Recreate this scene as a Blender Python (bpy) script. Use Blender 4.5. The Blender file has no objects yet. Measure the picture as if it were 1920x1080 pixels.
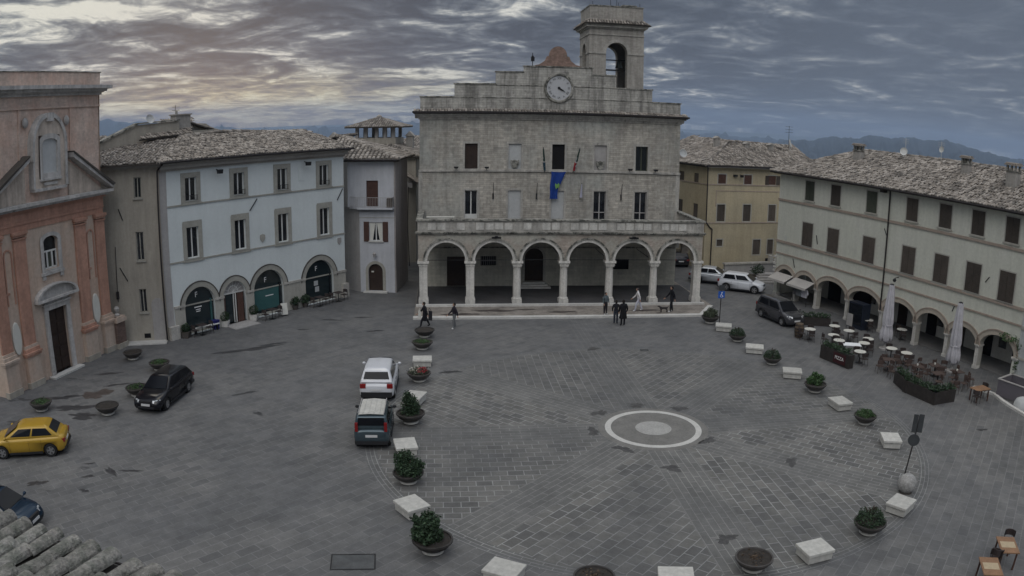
import bpy, bmesh, math, random
from math import sin, cos, pi, radians, sqrt, atan2, hypot
from mathutils import Vector, Matrix, Euler
from mathutils.geometry import tessellate_polygon
random.seed(7)
scene = bpy.context.scene
COL = scene.collection

# ------------------------------------------------------------------ camera
# a wide security-camera lens on a roof 14 m above the square (radial lens model measured from the picture)
PITCH, ROLL, A1, A3, EYE = 0.21497, 0.01311, 0.65210, 0.01754, 14.0
cd = bpy.data.cameras.new('camera'); cam = bpy.data.objects.new('camera', cd); COL.objects.link(cam)
cd.type = 'PANO'; cd.panorama_type = 'FISHEYE_LENS_POLYNOMIAL'
cd.sensor_fit = 'HORIZONTAL'; cd.sensor_width = 36.0; cd.sensor_height = 20.25
cd.fisheye_fov = radians(170)
cd.fisheye_polynomial_k0 = 0.0
cd.fisheye_polynomial_k1 = -A1 / 18.0
cd.fisheye_polynomial_k2 = 0.0
cd.fisheye_polynomial_k3 = -A3 / 18.0 ** 3
cd.fisheye_polynomial_k4 = 0.0
cd.clip_start = 0.05; cd.clip_end = 60000
cam.location = (0, 0, EYE)
cam.matrix_world = Matrix.Translation((0, 0, EYE)) @ Matrix.Rotation(-PITCH, 4, 'X') @ Matrix.Rotation(-ROLL, 4, 'Y') @ Matrix.Rotation(pi / 2, 4, 'X')
scene.camera = cam

# ------------------------------------------------------------------ world: dusk sky with banded cloud
W = bpy.data.worlds.new('World'); scene.world = W; W.use_nodes = True
nt = W.node_tree; nt.nodes.clear()
def N(t, **k):
    n = nt.nodes.new(t)
    for a, v in k.items(): setattr(n, a, v)
    return n
def setin(n, i, v):
    if isinstance(v, bpy.types.NodeSocket): nt.links.new(v, n.inputs[i])
    else: n.inputs[i].default_value = v
def math_(op, a, b=0.0, c=None, clamp=False):
    n = N('ShaderNodeMath', operation=op, use_clamp=clamp); setin(n, 0, a); setin(n, 1, b)
    if c is not None: setin(n, 2, c)
    return n.outputs[0]
def mixc(f, a, b, mode='MIX'):
    n = N('ShaderNodeMix', data_type='RGBA', blend_type=mode); setin(n, 0, f); setin(n, 6, a); setin(n, 7, b)
    return n.outputs[2]
def ramp(f, stops, interp='LINEAR'):
    n = N('ShaderNodeValToRGB'); setin(n, 0, f); cr = n.color_ramp; cr.interpolation = interp
    while len(cr.elements) < len(stops): cr.elements.new(0.5)
    for e, (p, c) in zip(cr.elements, stops):
        e.position = p; e.color = c if len(c) == 4 else (*c, 1)
    return n.outputs[0]
def noise(vec, scale, detail=6, rough=0.55, dist=0.0, dim='3D'):
    n = N('ShaderNodeTexNoise', noise_dimensions=dim); setin(n, 'Vector', vec)
    setin(n, 'Scale', scale); setin(n, 'Detail', detail); setin(n, 'Roughness', rough); setin(n, 'Distortion', dist)
    return n.outputs[0]
SUN_AZ, SUN_EL = radians(-24), radians(4)          # the sunset glow, left of the view axis
sky = N('ShaderNodeTexSky', sky_type='NISHITA', sun_disc=False)
sky.sun_elevation = SUN_EL; sky.sun_rotation = SUN_AZ; sky.altitude = 470; sky.dust_density = 2.0
tc = N('ShaderNodeTexCoord')
sep = N('ShaderNodeSeparateXYZ'); setin(sep, 0, tc.outputs['Generated'])
dx, dy, dz = sep.outputs
zc = math_('MAXIMUM', dz, 0.0)
den = math_('ADD', zc, 0.075)
px = math_('DIVIDE', dx, den); py = math_('DIVIDE', dy, den)
cmb = N('ShaderNodeCombineXYZ'); setin(cmb, 0, px); setin(cmb, 1, math_('MULTIPLY', py, 0.8)); setin(cmb, 2, 3.7)
rot = N('ShaderNodeMapping'); setin(rot, 0, cmb.outputs[0]); rot.inputs['Rotation'].default_value = (0, 0, 0.15)
n1 = noise(rot.outputs[0], 1.35, 9, 0.60, 0.8)
n2 = noise(rot.outputs[0], 4.2, 9, 0.62, 0.9)
dens = math_('ADD', math_('MULTIPLY', n1, 0.70), math_('MULTIPLY', n2, 0.30))
az = math_('ARCTAN2', dx, dy)
def gauss(v, mu, s):
    t = math_('DIVIDE', math_('SUBTRACT', v, mu), s)
    return math_('EXPONENT', math_('MULTIPLY', math_('MULTIPLY', t, t), -1.0))
glow = math_('MULTIPLY', gauss(az, -0.33, 0.27), gauss(dz, 0.022, 0.034))       # orange band low in the west
glow2 = math_('MULTIPLY', gauss(az, -0.66, 0.24), gauss(dz, 0.17, 0.07))        # bright break high on the left
cover = math_('SUBTRACT', dens, math_('ADD', math_('MULTIPLY', glow, 0.06), math_('MULTIPLY', glow2, 0.07)))
right = N('ShaderNodeMapRange'); setin(right, 0, az); setin(right, 1, 0.05); setin(right, 2, 0.5); setin(right, 3, 0.0); setin(right, 4, 1.0)
contr = math_('ADD', cover, math_('MULTIPLY', right.outputs[0], 0.02))
cl = ramp(contr, [(0.38, (4.6, 4.55, 4.2)), (0.425, (2.2, 2.3, 2.35)), (0.462, (1.10, 1.22, 1.38)), (0.505, (0.62, 0.72, 0.90)), (0.56, (0.38, 0.44, 0.58))])
warm = ramp(contr, [(0.32, (7.5, 7.2, 5.2)), (0.40, (5.4, 5.0, 3.3)), (0.45, (3.9, 3.4, 2.1)), (0.51, (1.9, 1.7, 1.25)), (0.58, (1.0, 0.90, 0.85))])
skyc = mixc(math_('MINIMUM', math_('MULTIPLY', glow, 1.25), 1.0), cl, warm)
skyc = mixc(math_('MULTIPLY', glow2, 0.55), skyc, mixc(1.0, skyc, (1.2, 1.19, 1.1, 1), 'MULTIPLY'))
skyc = mixc(math_('MULTIPLY', right.outputs[0], 0.55), skyc, (1.0, 1.18, 1.50, 1))
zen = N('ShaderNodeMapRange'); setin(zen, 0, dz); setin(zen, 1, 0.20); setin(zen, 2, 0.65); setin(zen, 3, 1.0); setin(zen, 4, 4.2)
skyc = mixc(1.0, skyc, ramp(math_('MULTIPLY', zen.outputs[0], 0.238), [(0.238, (0.238,) * 3), (1.0, (1.06, 1.0, 0.92))]), 'MULTIPLY')                                # overcast is brightest overhead, raised further out of view to light the walls
skyc = mixc(0.005, skyc, sky.outputs[0])
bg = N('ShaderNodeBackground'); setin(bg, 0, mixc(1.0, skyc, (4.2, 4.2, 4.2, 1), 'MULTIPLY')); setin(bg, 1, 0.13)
wo = N('ShaderNodeOutputWorld'); nt.links.new(bg.outputs[0], wo.inputs[0])

# ------------------------------------------------------------------ sun: weak, very soft fill added from behind the camera (overcast)
sd = bpy.data.lights.new('overcast_fill', 'SUN'); so = bpy.data.objects.new('overcast_fill', sd); COL.objects.link(so)
sd.energy = 0.75; sd.angle = radians(50); sd.color = (1.0, 0.97, 0.93)
so.rotation_euler = (radians(40), 0, radians(-8)); so.location = (0, -20, 60)
vs = scene.view_settings
vs.view_transform = 'Standard'; vs.look = 'None'; vs.exposure = 0.20; vs.gamma = 1.0
scene.render.resolution_x = 1024; scene.render.resolution_y = 576
scene.render.engine = 'CYCLES'
scene.cycles.max_bounces = 6

# ------------------------------------------------------------------ materials
MATS = {}
def mat(name, col, rough=0.85, var=0.15, vscale=0.5, fine=0.10, fscale=5.0, streak=0.0, brick=None, bump=0.0, bscale=None,
        metal=0.0, spec=0.3, objvar=0.0, island=0.0, emit=None, tint=None, patches=None, coord='Object'):
    """procedural material; brick=(width, height, mortar size, mortar colour, cell variation), laid on the local x-z wall plane"""
    if name in MATS: return MATS[name]
    global nt
    m = bpy.data.materials.new(name); m.use_nodes = True; keep = nt; nt = m.node_tree; nt.nodes.clear()
    out = N('ShaderNodeOutputMaterial'); p = N('ShaderNodeBsdfPrincipled'); nt.links.new(p.outputs[0], out.inputs[0])
    t = N('ShaderNodeTexCoord'); v = t.outputs[coord]
    c = (*col, 1)
    if brick:
        bw, bh, ms, mc, cv = brick
        s = N('ShaderNodeSeparateXYZ'); setin(s, 0, v)
        cb = N('ShaderNodeCombineXYZ'); setin(cb, 0, math_('ADD', s.outputs[0], s.outputs[1])); setin(cb, 1, s.outputs[2])
        b = N('ShaderNodeTexBrick'); setin(b, 'Vector', cb.outputs[0]); setin(b, 'Scale', 1.0)
        b.inputs['Brick Width'].default_value = bw; b.inputs['Row Height'].default_value = bh; b.inputs['Mortar Size'].default_value = ms
        b.inputs['Mortar Smooth'].default_value = 0.4; b.inputs['Bias'].default_value = 0
        setin(b, 'Color1', (*[x * (1 + cv) for x in col], 1)); setin(b, 'Color2', (*[x * (1 - cv) for x in col], 1)); setin(b, 'Mortar', (*mc, 1))
        c = b.outputs[0]; bf = b.outputs[1]
    if tint:
        c = mixc(ramp(noise(v, tint[0], 4), [(0.42, (0, 0, 0)), (0.62, (1, 1, 1))]), c, (*tint[1], 1))
    if var:
        f = ramp(noise(v, vscale, 5, 0.6), [(0.3, (1 - var,) * 3), (0.7, (1 + var,) * 3)])
        c = mixc(1.0, c, f, 'MULTIPLY')
    if fine:
        f = ramp(noise(v, fscale, 6, 0.65), [(0.3, (1 - fine,) * 3), (0.7, (1 + fine,) * 3)])
        c = mixc(1.0, c, f, 'MULTIPLY')
    if streak:
        mp = N('ShaderNodeMapping'); setin(mp, 0, v); mp.inputs['Scale'].default_value = (1.6, 1.6, 0.16)
        f = ramp(noise(mp.outputs[0], 1.3, 6, 0.7), [(0.40, (1 - streak,) * 3), (0.58, (1, 1, 1))])
        c = mixc(1.0, c, f, 'MULTIPLY')
    if patches:          # dark weathering (lichen, soot) of its own ragged shape
        f = ramp(noise(v, patches[0], 8, 0.72), [(patches[1], (0, 0, 0)), (patches[1] + 0.10, (1, 1, 1))])
        c = mixc(math_('MULTIPLY', f, 1.0), c, (*patches[2], 1))
    if island:
        g = N('ShaderNodeNewGeometry')
        f = ramp(g.outputs['Random Per Island'], [(0.0, (1 - island,) * 3), (0.5, (1, 1 - island * .06, 1 - island * .12)), (1.0, (1 + island,) * 3)])
        c = mixc(1.0, c, f, 'MULTIPLY')
    if objvar:
        c = mixc(1.0, c, ramp(N('ShaderNodeObjectInfo').outputs['Random'], [(0.0, (1 - objvar,) * 3), (1.0, (1 + objvar,) * 3)]), 'MULTIPLY')
    if isinstance(c, bpy.types.NodeSocket): nt.links.new(c, p.inputs['Base Color'])
    else: p.inputs['Base Color'].default_value = c
    p.inputs['Roughness'].default_value = rough; p.inputs['Metallic'].default_value = metal
    p.inputs['Specular IOR Level'].default_value = spec
    if emit:
        p.inputs['Emission Color'].default_value = (*emit[0], 1); p.inputs['Emission Strength'].default_value = emit[1]
    if bump:
        h = noise(v, bscale or fscale, 5, 0.6)
        if brick: h = math_('SUBTRACT', math_('MULTIPLY', h, 0.7), math_('MULTIPLY', bf, 1.0))
        bn = N('ShaderNodeBump'); bn.inputs['Strength'].default_value = bump; bn.inputs['Distance'].default_value = 0.04
        setin(bn, 'Height', h); nt.links.new(bn.outputs[0], p.inputs['Normal'])
    nt = keep; MATS[name] = m
    return m
ST = (0.20, 0.19, 0.175)
m_hall = mat('hall_stone', (0.45, 0.42, 0.37), brick=(0.55, 0.17, 0.012, (0.31, 0.29, 0.26), 0.17), var=0.16, vscale=0.35, fine=0.2, fscale=3.2, streak=0.22, bump=0.5, tint=(0.25, (0.39, 0.39, 0.36)))
m_hall_trim = mat('hall_trim_stone', (0.44, 0.42, 0.385), var=0.18, vscale=0.8, fine=0.2, fscale=6, streak=0.25, bump=0.3, patches=(1.3, 0.60, (0.16, 0.155, 0.14)))
m_gable = mat('gable_stone', (0.43, 0.415, 0.38), brick=(0.7, 0.2, 0.01, (0.28, 0.26, 0.23), 0.12), var=0.15, fine=0.18, fscale=4, streak=0.45, bump=0.4, patches=(0.9, 0.60, (0.17, 0.165, 0.15)))
m_ledge = mat('weathered_ledge_stone', (0.30, 0.29, 0.26), var=0.25, vscale=1.2, fine=0.25, fscale=8, patches=(2.2, 0.47, (0.08, 0.08, 0.07)), bump=0.4)
m_loggia = mat('loggia_brick', (0.37, 0.315, 0.27), brick=(0.28, 0.075, 0.008, (0.33, 0.30, 0.26), 0.15), var=0.2, vscale=0.7, fine=0.2, tint=(0.5, (0.40, 0.385, 0.34)), bump=0.3)
m_col = mat('column_travertine', (0.60, 0.58, 0.54), var=0.12, vscale=1.5, fine=0.14, fscale=8, streak=0.25, bump=0.25, patches=(2.0, 0.64, (0.28, 0.26, 0.24)))
m_backwall = mat('loggia_inner_wall', (0.52, 0.50, 0.43), brick=(0.6, 0.24, 0.008, (0.42, 0.40, 0.35), 0.08), var=0.2, vscale=0.5, fine=0.12, streak=0.15)
m_blind = mat('blind_window_plaster', (0.46, 0.47, 0.47), var=0.08, fine=0.08)
m_white = mat('pale_blue_plaster', (0.62, 0.66, 0.66), var=0.07, vscale=0.25, fine=0.04, streak=0.03)
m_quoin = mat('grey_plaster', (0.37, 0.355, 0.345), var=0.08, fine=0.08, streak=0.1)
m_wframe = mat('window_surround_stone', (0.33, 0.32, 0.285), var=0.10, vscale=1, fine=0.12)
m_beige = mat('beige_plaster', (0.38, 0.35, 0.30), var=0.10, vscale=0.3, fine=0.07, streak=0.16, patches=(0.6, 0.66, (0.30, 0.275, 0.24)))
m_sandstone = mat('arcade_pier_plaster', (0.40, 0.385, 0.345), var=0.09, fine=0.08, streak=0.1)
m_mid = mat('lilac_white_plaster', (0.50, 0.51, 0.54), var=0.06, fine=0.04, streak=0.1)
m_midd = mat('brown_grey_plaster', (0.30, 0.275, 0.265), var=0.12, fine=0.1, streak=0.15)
m_ochre = mat('ochre_plaster', (0.45, 0.385, 0.265), var=0.12, vscale=0.35, fine=0.10, streak=0.10, tint=(0.22, (0.40, 0.35, 0.25)))
m_green = mat('pale_green_plaster', (0.60, 0.605, 0.53), var=0.10, vscale=0.3, fine=0.08, streak=0.08, tint=(0.3, (0.56, 0.56, 0.50)), patches=(0.35, 0.63, (0.44, 0.46, 0.44)))
m_green_trim = mat('tan_moulding', (0.34, 0.28, 0.235), var=0.12, fine=0.12)
m_archband = mat('arch_band_plaster', (0.43, 0.38, 0.32), var=0.12, fine=0.10)
m_church = mat('church_ochre_plaster', (0.54, 0.44, 0.365), var=0.12, vscale=0.4, fine=0.12, fscale=4, streak=0.12, tint=(0.4, (0.50, 0.37, 0.29)), bump=0.15)
m_church_red = mat('church_red_plaster', (0.44, 0.25, 0.185), var=0.18, vscale=0.6, fine=0.15, streak=0.15, bump=0.2, patches=(0.8, 0.60, (0.42, 0.29, 0.22)))
m_church_up = mat('church_grey_brown_plaster', (0.64, 0.505, 0.425), brick=(0.3, 0.08, 0.006, (0.56, 0.45, 0.39), 0.08), var=0.16, fine=0.15, streak=0.14, tint=(0.7, (0.60, 0.43, 0.35)), patches=(2.2, 0.66, (0.42, 0.35, 0.31)))
m_pedim = mat('pediment_plaster', (0.56, 0.48, 0.41), var=0.12, fine=0.12, streak=0.3)
m_church_st = mat('church_grey_stone', (0.50, 0.48, 0.46), var=0.15, fine=0.15, streak=0.25, patches=(1.4, 0.60, (0.20, 0.19, 0.18)))
m_churchdark = mat('church_dark_brown_brick', (0.15, 0.10, 0.085), brick=(0.28, 0.075, 0.008, (0.17, 0.13, 0.11), 0.2))  # dark brown brick of the corner buttress
m_glass = mat('window_glass', (0.012, 0.014, 0.018), rough=0.08, var=0, fine=0, spec=0.6)
m_carglass = mat('car_glass', (0.008, 0.009, 0.012), rough=0.12, var=0, fine=0, spec=0.22)
m_glass2 = mat('shop_glass', (0.015, 0.024, 0.027), rough=0.06, var=0, fine=0, spec=0.6)
m_teal = mat('teal_shop_panel', (0.045, 0.115, 0.115), rough=0.25, var=0.1, fine=0.03)
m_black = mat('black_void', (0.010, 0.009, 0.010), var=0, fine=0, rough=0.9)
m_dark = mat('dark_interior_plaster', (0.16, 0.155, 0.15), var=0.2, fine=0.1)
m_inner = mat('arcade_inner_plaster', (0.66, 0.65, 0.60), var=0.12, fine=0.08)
m_wood = mat('dark_wood', (0.035, 0.022, 0.017), var=0.2, vscale=2, fine=0.2, fscale=12, rough=0.6)
m_wood2 = mat('red_brown_wood', (0.085, 0.045, 0.035), var=0.15, vscale=2, fine=0.2, fscale=12, rough=0.6)
m_shut = mat('brown_grey_shutter', (0.075, 0.062, 0.052), objvar=0.3, var=0.18, vscale=1.2, fine=0.15, rough=0.7)
m_shutg = mat('green_grey_shutter', (0.060, 0.066, 0.050), objvar=0.3, var=0.18, vscale=1.2, fine=0.15, rough=0.7)
m_wfr = mat('white_paint', (0.62, 0.62, 0.60), var=0.05, fine=0.05, rough=0.5)
m_iron = mat('dark_iron', (0.03, 0.03, 0.032), rough=0.5, metal=0.5, var=0.1, fine=0.1)
m_gutter = mat('gutter_metal', (0.05, 0.045, 0.045), rough=0.5, metal=0.6, var=0.1, fine=0.1)
m_tile = mat('lichen_roof_tile', (0.27, 0.245, 0.22), var=0.2, vscale=0.4, fine=0.25, fscale=9, island=0.45, patches=(1.7, 0.60, (0.30, 0.295, 0.27)))
m_tile_near = mat('near_lichen_roof_tile', (0.27, 0.26, 0.24), var=0.25, vscale=3, fine=0.35, fscale=30, island=0.15, bump=1.0, bscale=30, patches=(22, 0.60, (0.48, 0.48, 0.44)), tint=(7, (0.15, 0.155, 0.135)))
m_under = mat('roof_underlay', (0.07, 0.062, 0.055), var=0.2, fine=0.1)
m_soffit = mat('eave_plaster', (0.33, 0.31, 0.285), var=0.1, fine=0.1)
m_chim = mat('chimney_plaster', (0.36, 0.34, 0.315), var=0.15, fine=0.15, streak=0.2)
m_bench = mat('travertine_block', (0.46, 0.45, 0.42), var=0.10, vscale=2.5, fine=0.14, fscale=6, objvar=0.12, bump=0.25, patches=(2.5, 0.62, (0.27, 0.26, 0.23)))
m_kerb = mat('kerb_travertine', (0.52, 0.51, 0.485), var=0.15, vscale=0.8, fine=0.12, fscale=6)
m_pot = mat('bronze_bowl', (0.055, 0.05, 0.047), rough=0.55, var=0.2, vscale=3, fine=0.15, objvar=0.25)
m_soil = mat('dark_soil', (0.035, 0.030, 0.026), var=0.3, vscale=6, fine=0.3, fscale=20)
m_leaf = mat('box_leaf', (0.055, 0.105, 0.04), rough=0.6, var=0.25, vscale=2, fine=0, island=0.5)
m_leaf2 = mat('dark_shrub_leaf', (0.035, 0.062, 0.033), rough=0.6, var=0.25, vscale=2, fine=0, island=0.5)
m_leaf3 = mat('grey_green_leaf', (0.075, 0.09, 0.06), rough=0.6, var=0.25, vscale=2, fine=0, island=0.5)
m_stem = mat('shrub_stem', (0.06, 0.045, 0.035))
m_flower = mat('red_flower', (0.35, 0.05, 0.06), rough=0.6, var=0, fine=0, island=0.4)
m_flowerw = mat('pale_flower', (0.5, 0.48, 0.42), rough=0.6, var=0, fine=0, island=0.3)
m_tyre = mat('tyre_rubber', (0.018, 0.018, 0.019), rough=0.8, var=0, fine=0.1)
m_rim = mat('alloy_rim', (0.42, 0.42, 0.43), rough=0.3, metal=0.8, var=0, fine=0)
m_plate = mat('number_plate_white', (0.6, 0.6, 0.6), var=0, fine=0, rough=0.4)
m_plast = mat('black_plastic', (0.022, 0.022, 0.024), rough=0.6, var=0, fine=0.05)
m_lampr = mat('red_lens', (0.22, 0.015, 0.015), rough=0.2, var=0, fine=0)
m_lampw = mat('clear_lens', (0.55, 0.57, 0.58), rough=0.1, var=0, fine=0, metal=0.3)
m_chrome = mat('chrome', (0.6, 0.6, 0.6), rough=0.15, metal=1.0, var=0, fine=0)
m_skin = mat('skin', (0.42, 0.26, 0.19), rough=0.6, var=0, fine=0.05)
m_hair = mat('dark_hair', (0.02, 0.015, 0.012), rough=0.7, var=0, fine=0)
m_tabtop = mat('white_table_top', (0.62, 0.61, 0.56), rough=0.4, var=0.05, fine=0.04)
m_cloth = mat('grey_awning_cloth', (0.42, 0.40, 0.38), var=0.08, fine=0.06)
m_umb = mat('lilac_grey_canvas', (0.46, 0.45, 0.48), var=0.12, vscale=1.5, fine=0.1, fscale=4)
m_oak = mat('orange_wood', (0.25, 0.145, 0.085), var=0.15, vscale=2, fine=0.15, fscale=10)
m_paleoak = mat('pale_wood', (0.45, 0.36, 0.24), var=0.1, vscale=2, fine=0.1)
m_chair = mat('dark_chair', (0.045, 0.035, 0.033), rough=0.6, var=0.1, fine=0.1)
m_brownchair = mat('brown_rattan', (0.075, 0.052, 0.045), rough=0.7, var=0.2, fine=0.2, fscale=20)
m_hill = mat('wooded_hill', (0.035, 0.045, 0.050), var=0.35, vscale=0.0015, fine=0.25, fscale=0.008, rough=1.0)

# ------------------------------------------------------------------ mesh helpers
class MB:
    """collects shapes and links them as ONE mesh object"""
    def __init__(s, M=None): s.v = []; s.f = []; s.mi = []; s.M = M
    def add(s, vs, fs, mi=0, M=None):
        b = len(s.v); T = M or s.M
        s.v += [tuple(T @ Vector(p)) if T else tuple(p) for p in vs]
        s.f += [tuple(i + b for i in f) for f in fs]; s.mi += [mi] * len(fs)
        return s
    def box(s, x0, x1, y0, y1, z0, z1, mi=0, M=None):
        v = [(x, y, z) for z in (z0, z1) for y in (y0, y1) for x in (x0, x1)]
        return s.add(v, [(0, 2, 3, 1), (4, 5, 7, 6), (0, 1, 5, 4), (2, 6, 7, 3), (0, 4, 6, 2), (1, 3, 7, 5)], mi, M)
    def prism(s, poly, y0, y1, mi=0, M=None):
        """polygon in the x-z plane, pushed from y0 to y1"""
        n = len(poly); v = [(x, y0, z) for x, z in poly] + [(x, y1, z) for x, z in poly]
        tri = tessellate_polygon([[Vector((x, z, 0)) for x, z in poly]])
        f = [tuple(t) for t in tri] + [tuple(i + n for i in reversed(t)) for t in tri]
        f += [(i, (i + 1) % n, n + (i + 1) % n, n + i) for i in range(n)]
        return s.add(v, f, mi, M)
    def flat(s, poly, z0, z1, mi=0, M=None):
        """polygon in the x-y plane, pushed from z0 to z1"""
        n = len(poly); v = [(x, y, z0) for x, y in poly] + [(x, y, z1) for x, y in poly]
        tri = tessellate_polygon([[Vector((x, y, 0)) for x, y in poly]])
        f = [tuple(t) for t in tri] + [tuple(i + n for i in reversed(t)) for t in tri]
        f += [(i, (i + 1) % n, n + (i + 1) % n, n + i) for i in range(n)]
        return s.add(v, f, mi, M)
    def wall(s, outer, holes, y0, depth, mi=0, mr=None, back=False):
        """a wall face in the x-z plane at y0 with real openings and their reveals"""
        loops = [outer] + holes; pts = [p for l in loops for p in l]
        tri = tessellate_polygon([[Vector((x, z, 0)) for x, z in l] for l in loops])
        s.add([(x, y0, z) for x, z in pts], [tuple(t) for t in tri], mi)
        if back: s.add([(x, y0 + depth, z) for x, z in pts], [tuple(t) for t in tri], mi)
        for l in loops if back else holes:
            n = len(l); s.add([(x, y0, z) for x, z in l] + [(x, y0 + depth, z) for x, z in l], [(i, (i + 1) % n, n + (i + 1) % n, n + i) for i in range(n)], mi if mr is None else mr)
        return s
    def tube(s, p0, p1, r, n=8, r1=None, mi=0, caps=True, M=None):
        p0 = Vector(p0); p1 = Vector(p1); d = (p1 - p0).normalized(); r1 = r if r1 is None else r1
        a = d.orthogonal().normalized(); b = d.cross(a)
        v = [p0 + (a * cos(2 * pi * i / n) + b * sin(2 * pi * i / n)) * r for i in range(n)] + [p1 + (a * cos(2 * pi * i / n) + b * sin(2 * pi * i / n)) * r1 for i in range(n)]
        f = [(i, (i + 1) % n, n + (i + 1) % n, n + i) for i in range(n)]
        if caps: f += [tuple(range(n))[::-1], tuple(range(n, 2 * n))]
        return s.add(v, f, mi, M)
    def path(s, pts, r, n=6, mi=0):
        for a, b in zip(pts, pts[1:]): s.tube(a, b, r, n, mi=mi)
        return s
    def lathe(s, prof, n=20, c=(0, 0, 0), mi=0, M=None, flute=0.0, fn=8):
        v = []; k = len(prof)
        for i in range(n):
            a = 2 * pi * i / n; q = 1 + flute * cos(fn * a)
            v += [(c[0] + r * q * cos(a), c[1] + r * q * sin(a), c[2] + z) for r, z in prof]
        f = [(i * k + j, ((i + 1) % n) * k + j, ((i + 1) % n) * k + j + 1, i * k + j + 1) for i in range(n) for j in range(k - 1)]
        return s.add(v, f, mi, M)
    def sphere(s, c, r, n=12, m=8, mi=0, sc=(1, 1, 1), M=None):
        v = []; 
        for j in range(m + 1):
            t = pi * j / m
            for i in range(n): v.append((c[0] + r * sc[0] * sin(t) * cos(2 * pi * i / n), c[1] + r * sc[1] * sin(t) * sin(2 * pi * i / n), c[2] + r * sc[2] * cos(t)))
        f = [(j * n + i, (j + 1) * n + i, (j + 1) * n + (i + 1) % n, j * n + (i + 1) % n) for j in range(m) for i in range(n)]
        return s.add(v, f, mi, M)
    def mesh(s, name, mats, smooth=False):
        me = bpy.data.meshes.new(name); me.from_pydata(s.v, [], s.f)
        for m in (mats if isinstance(mats, (list, tuple)) else [mats]): me.materials.append(m)
        me.polygons.foreach_set('material_index', s.mi); me.polygons.foreach_set('use_smooth', [smooth] * len(s.f))
        me.update(); return me
    def build(s, name, mats, parent=None, smooth=False, clean=True, **tags):
        me = s.mesh(name, mats, smooth)
        if clean:
            bm = bmesh.new(); bm.from_mesh(me); bmesh.ops.recalc_face_normals(bm, faces=bm.faces); bm.to_mesh(me); bm.free()
        o = bpy.data.objects.new(name, me); COL.objects.link(o); o.parent = parent
        if tags: tag(o, **tags)
        return o
def tag(o, label=None, cat=None, group=None, kind=None):
    if label: o['label'] = label
    if cat: o['category'] = cat
    if group: o['group'] = group
    if kind: o['kind'] = kind
    return o
def thing(name, label, cat, loc=(0, 0, 0), rz=0.0, group=None):
    o = bpy.data.objects.new(name, None); COL.objects.link(o); o.empty_display_size = 0.3
    o.location = loc; o.rotation_euler = (0, 0, rz)
    return tag(o, label, cat, group)
def copy_tree(o, parent=None):
    c = o.copy(); COL.objects.link(c); c.parent = parent
    for ch in list(o.children): copy_tree(ch, c)
    return c
def rect(x0, x1, z0, z1): return [(x0, z0), (x1, z0), (x1, z1), (x0, z1)]
def arch_loop(xc, r, z0, zs, n=16, flat=1.0):
    """opening with a round head: jambs from z0 to the springing zs"""
    return [(xc - r, z0), (xc + r, z0)] + [(xc + r * cos(pi * i / n), zs + flat * r * sin(pi * i / n)) for i in range(n + 1)]
def ring_arch(mb, xc, r0, r1, zs, y0, y1, n=16, mi=0, a0=0.0, a1=pi, flat=1.0):
    P = [(cos(a0 + (a1 - a0) * i / n), sin(a0 + (a1 - a0) * i / n) * flat) for i in range(n + 1)]
    v = []
    for c, s_ in P:
        for r in (r0, r1):
            for y in (y0, y1): v.append((xc + r * c, y, zs + r * s_))
    f = []
    for i in range(n):
        a = i * 4; b = a + 4
        f += [(a, b, b + 2, a + 2), (a + 1, a + 3, b + 3, b + 1), (a, a + 1, b + 1, b), (a + 2, b + 2, b + 3, a + 3)]
    f += [(0, 2, 3, 1), (n * 4, n * 4 + 1, n * 4 + 3, n * 4 + 2)]
    mb.add(v, f, mi)
def inside(poly, x, y):
    r = False; j = len(poly) - 1
    for i in range(len(poly)):
        (xi, yi), (xj, yj) = poly[i], poly[j]
        if (yi > y) != (yj > y) and x < (xj - xi) * (y - yi) / (yj - yi) + xi: r = not r
        j = i
    return r
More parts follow.
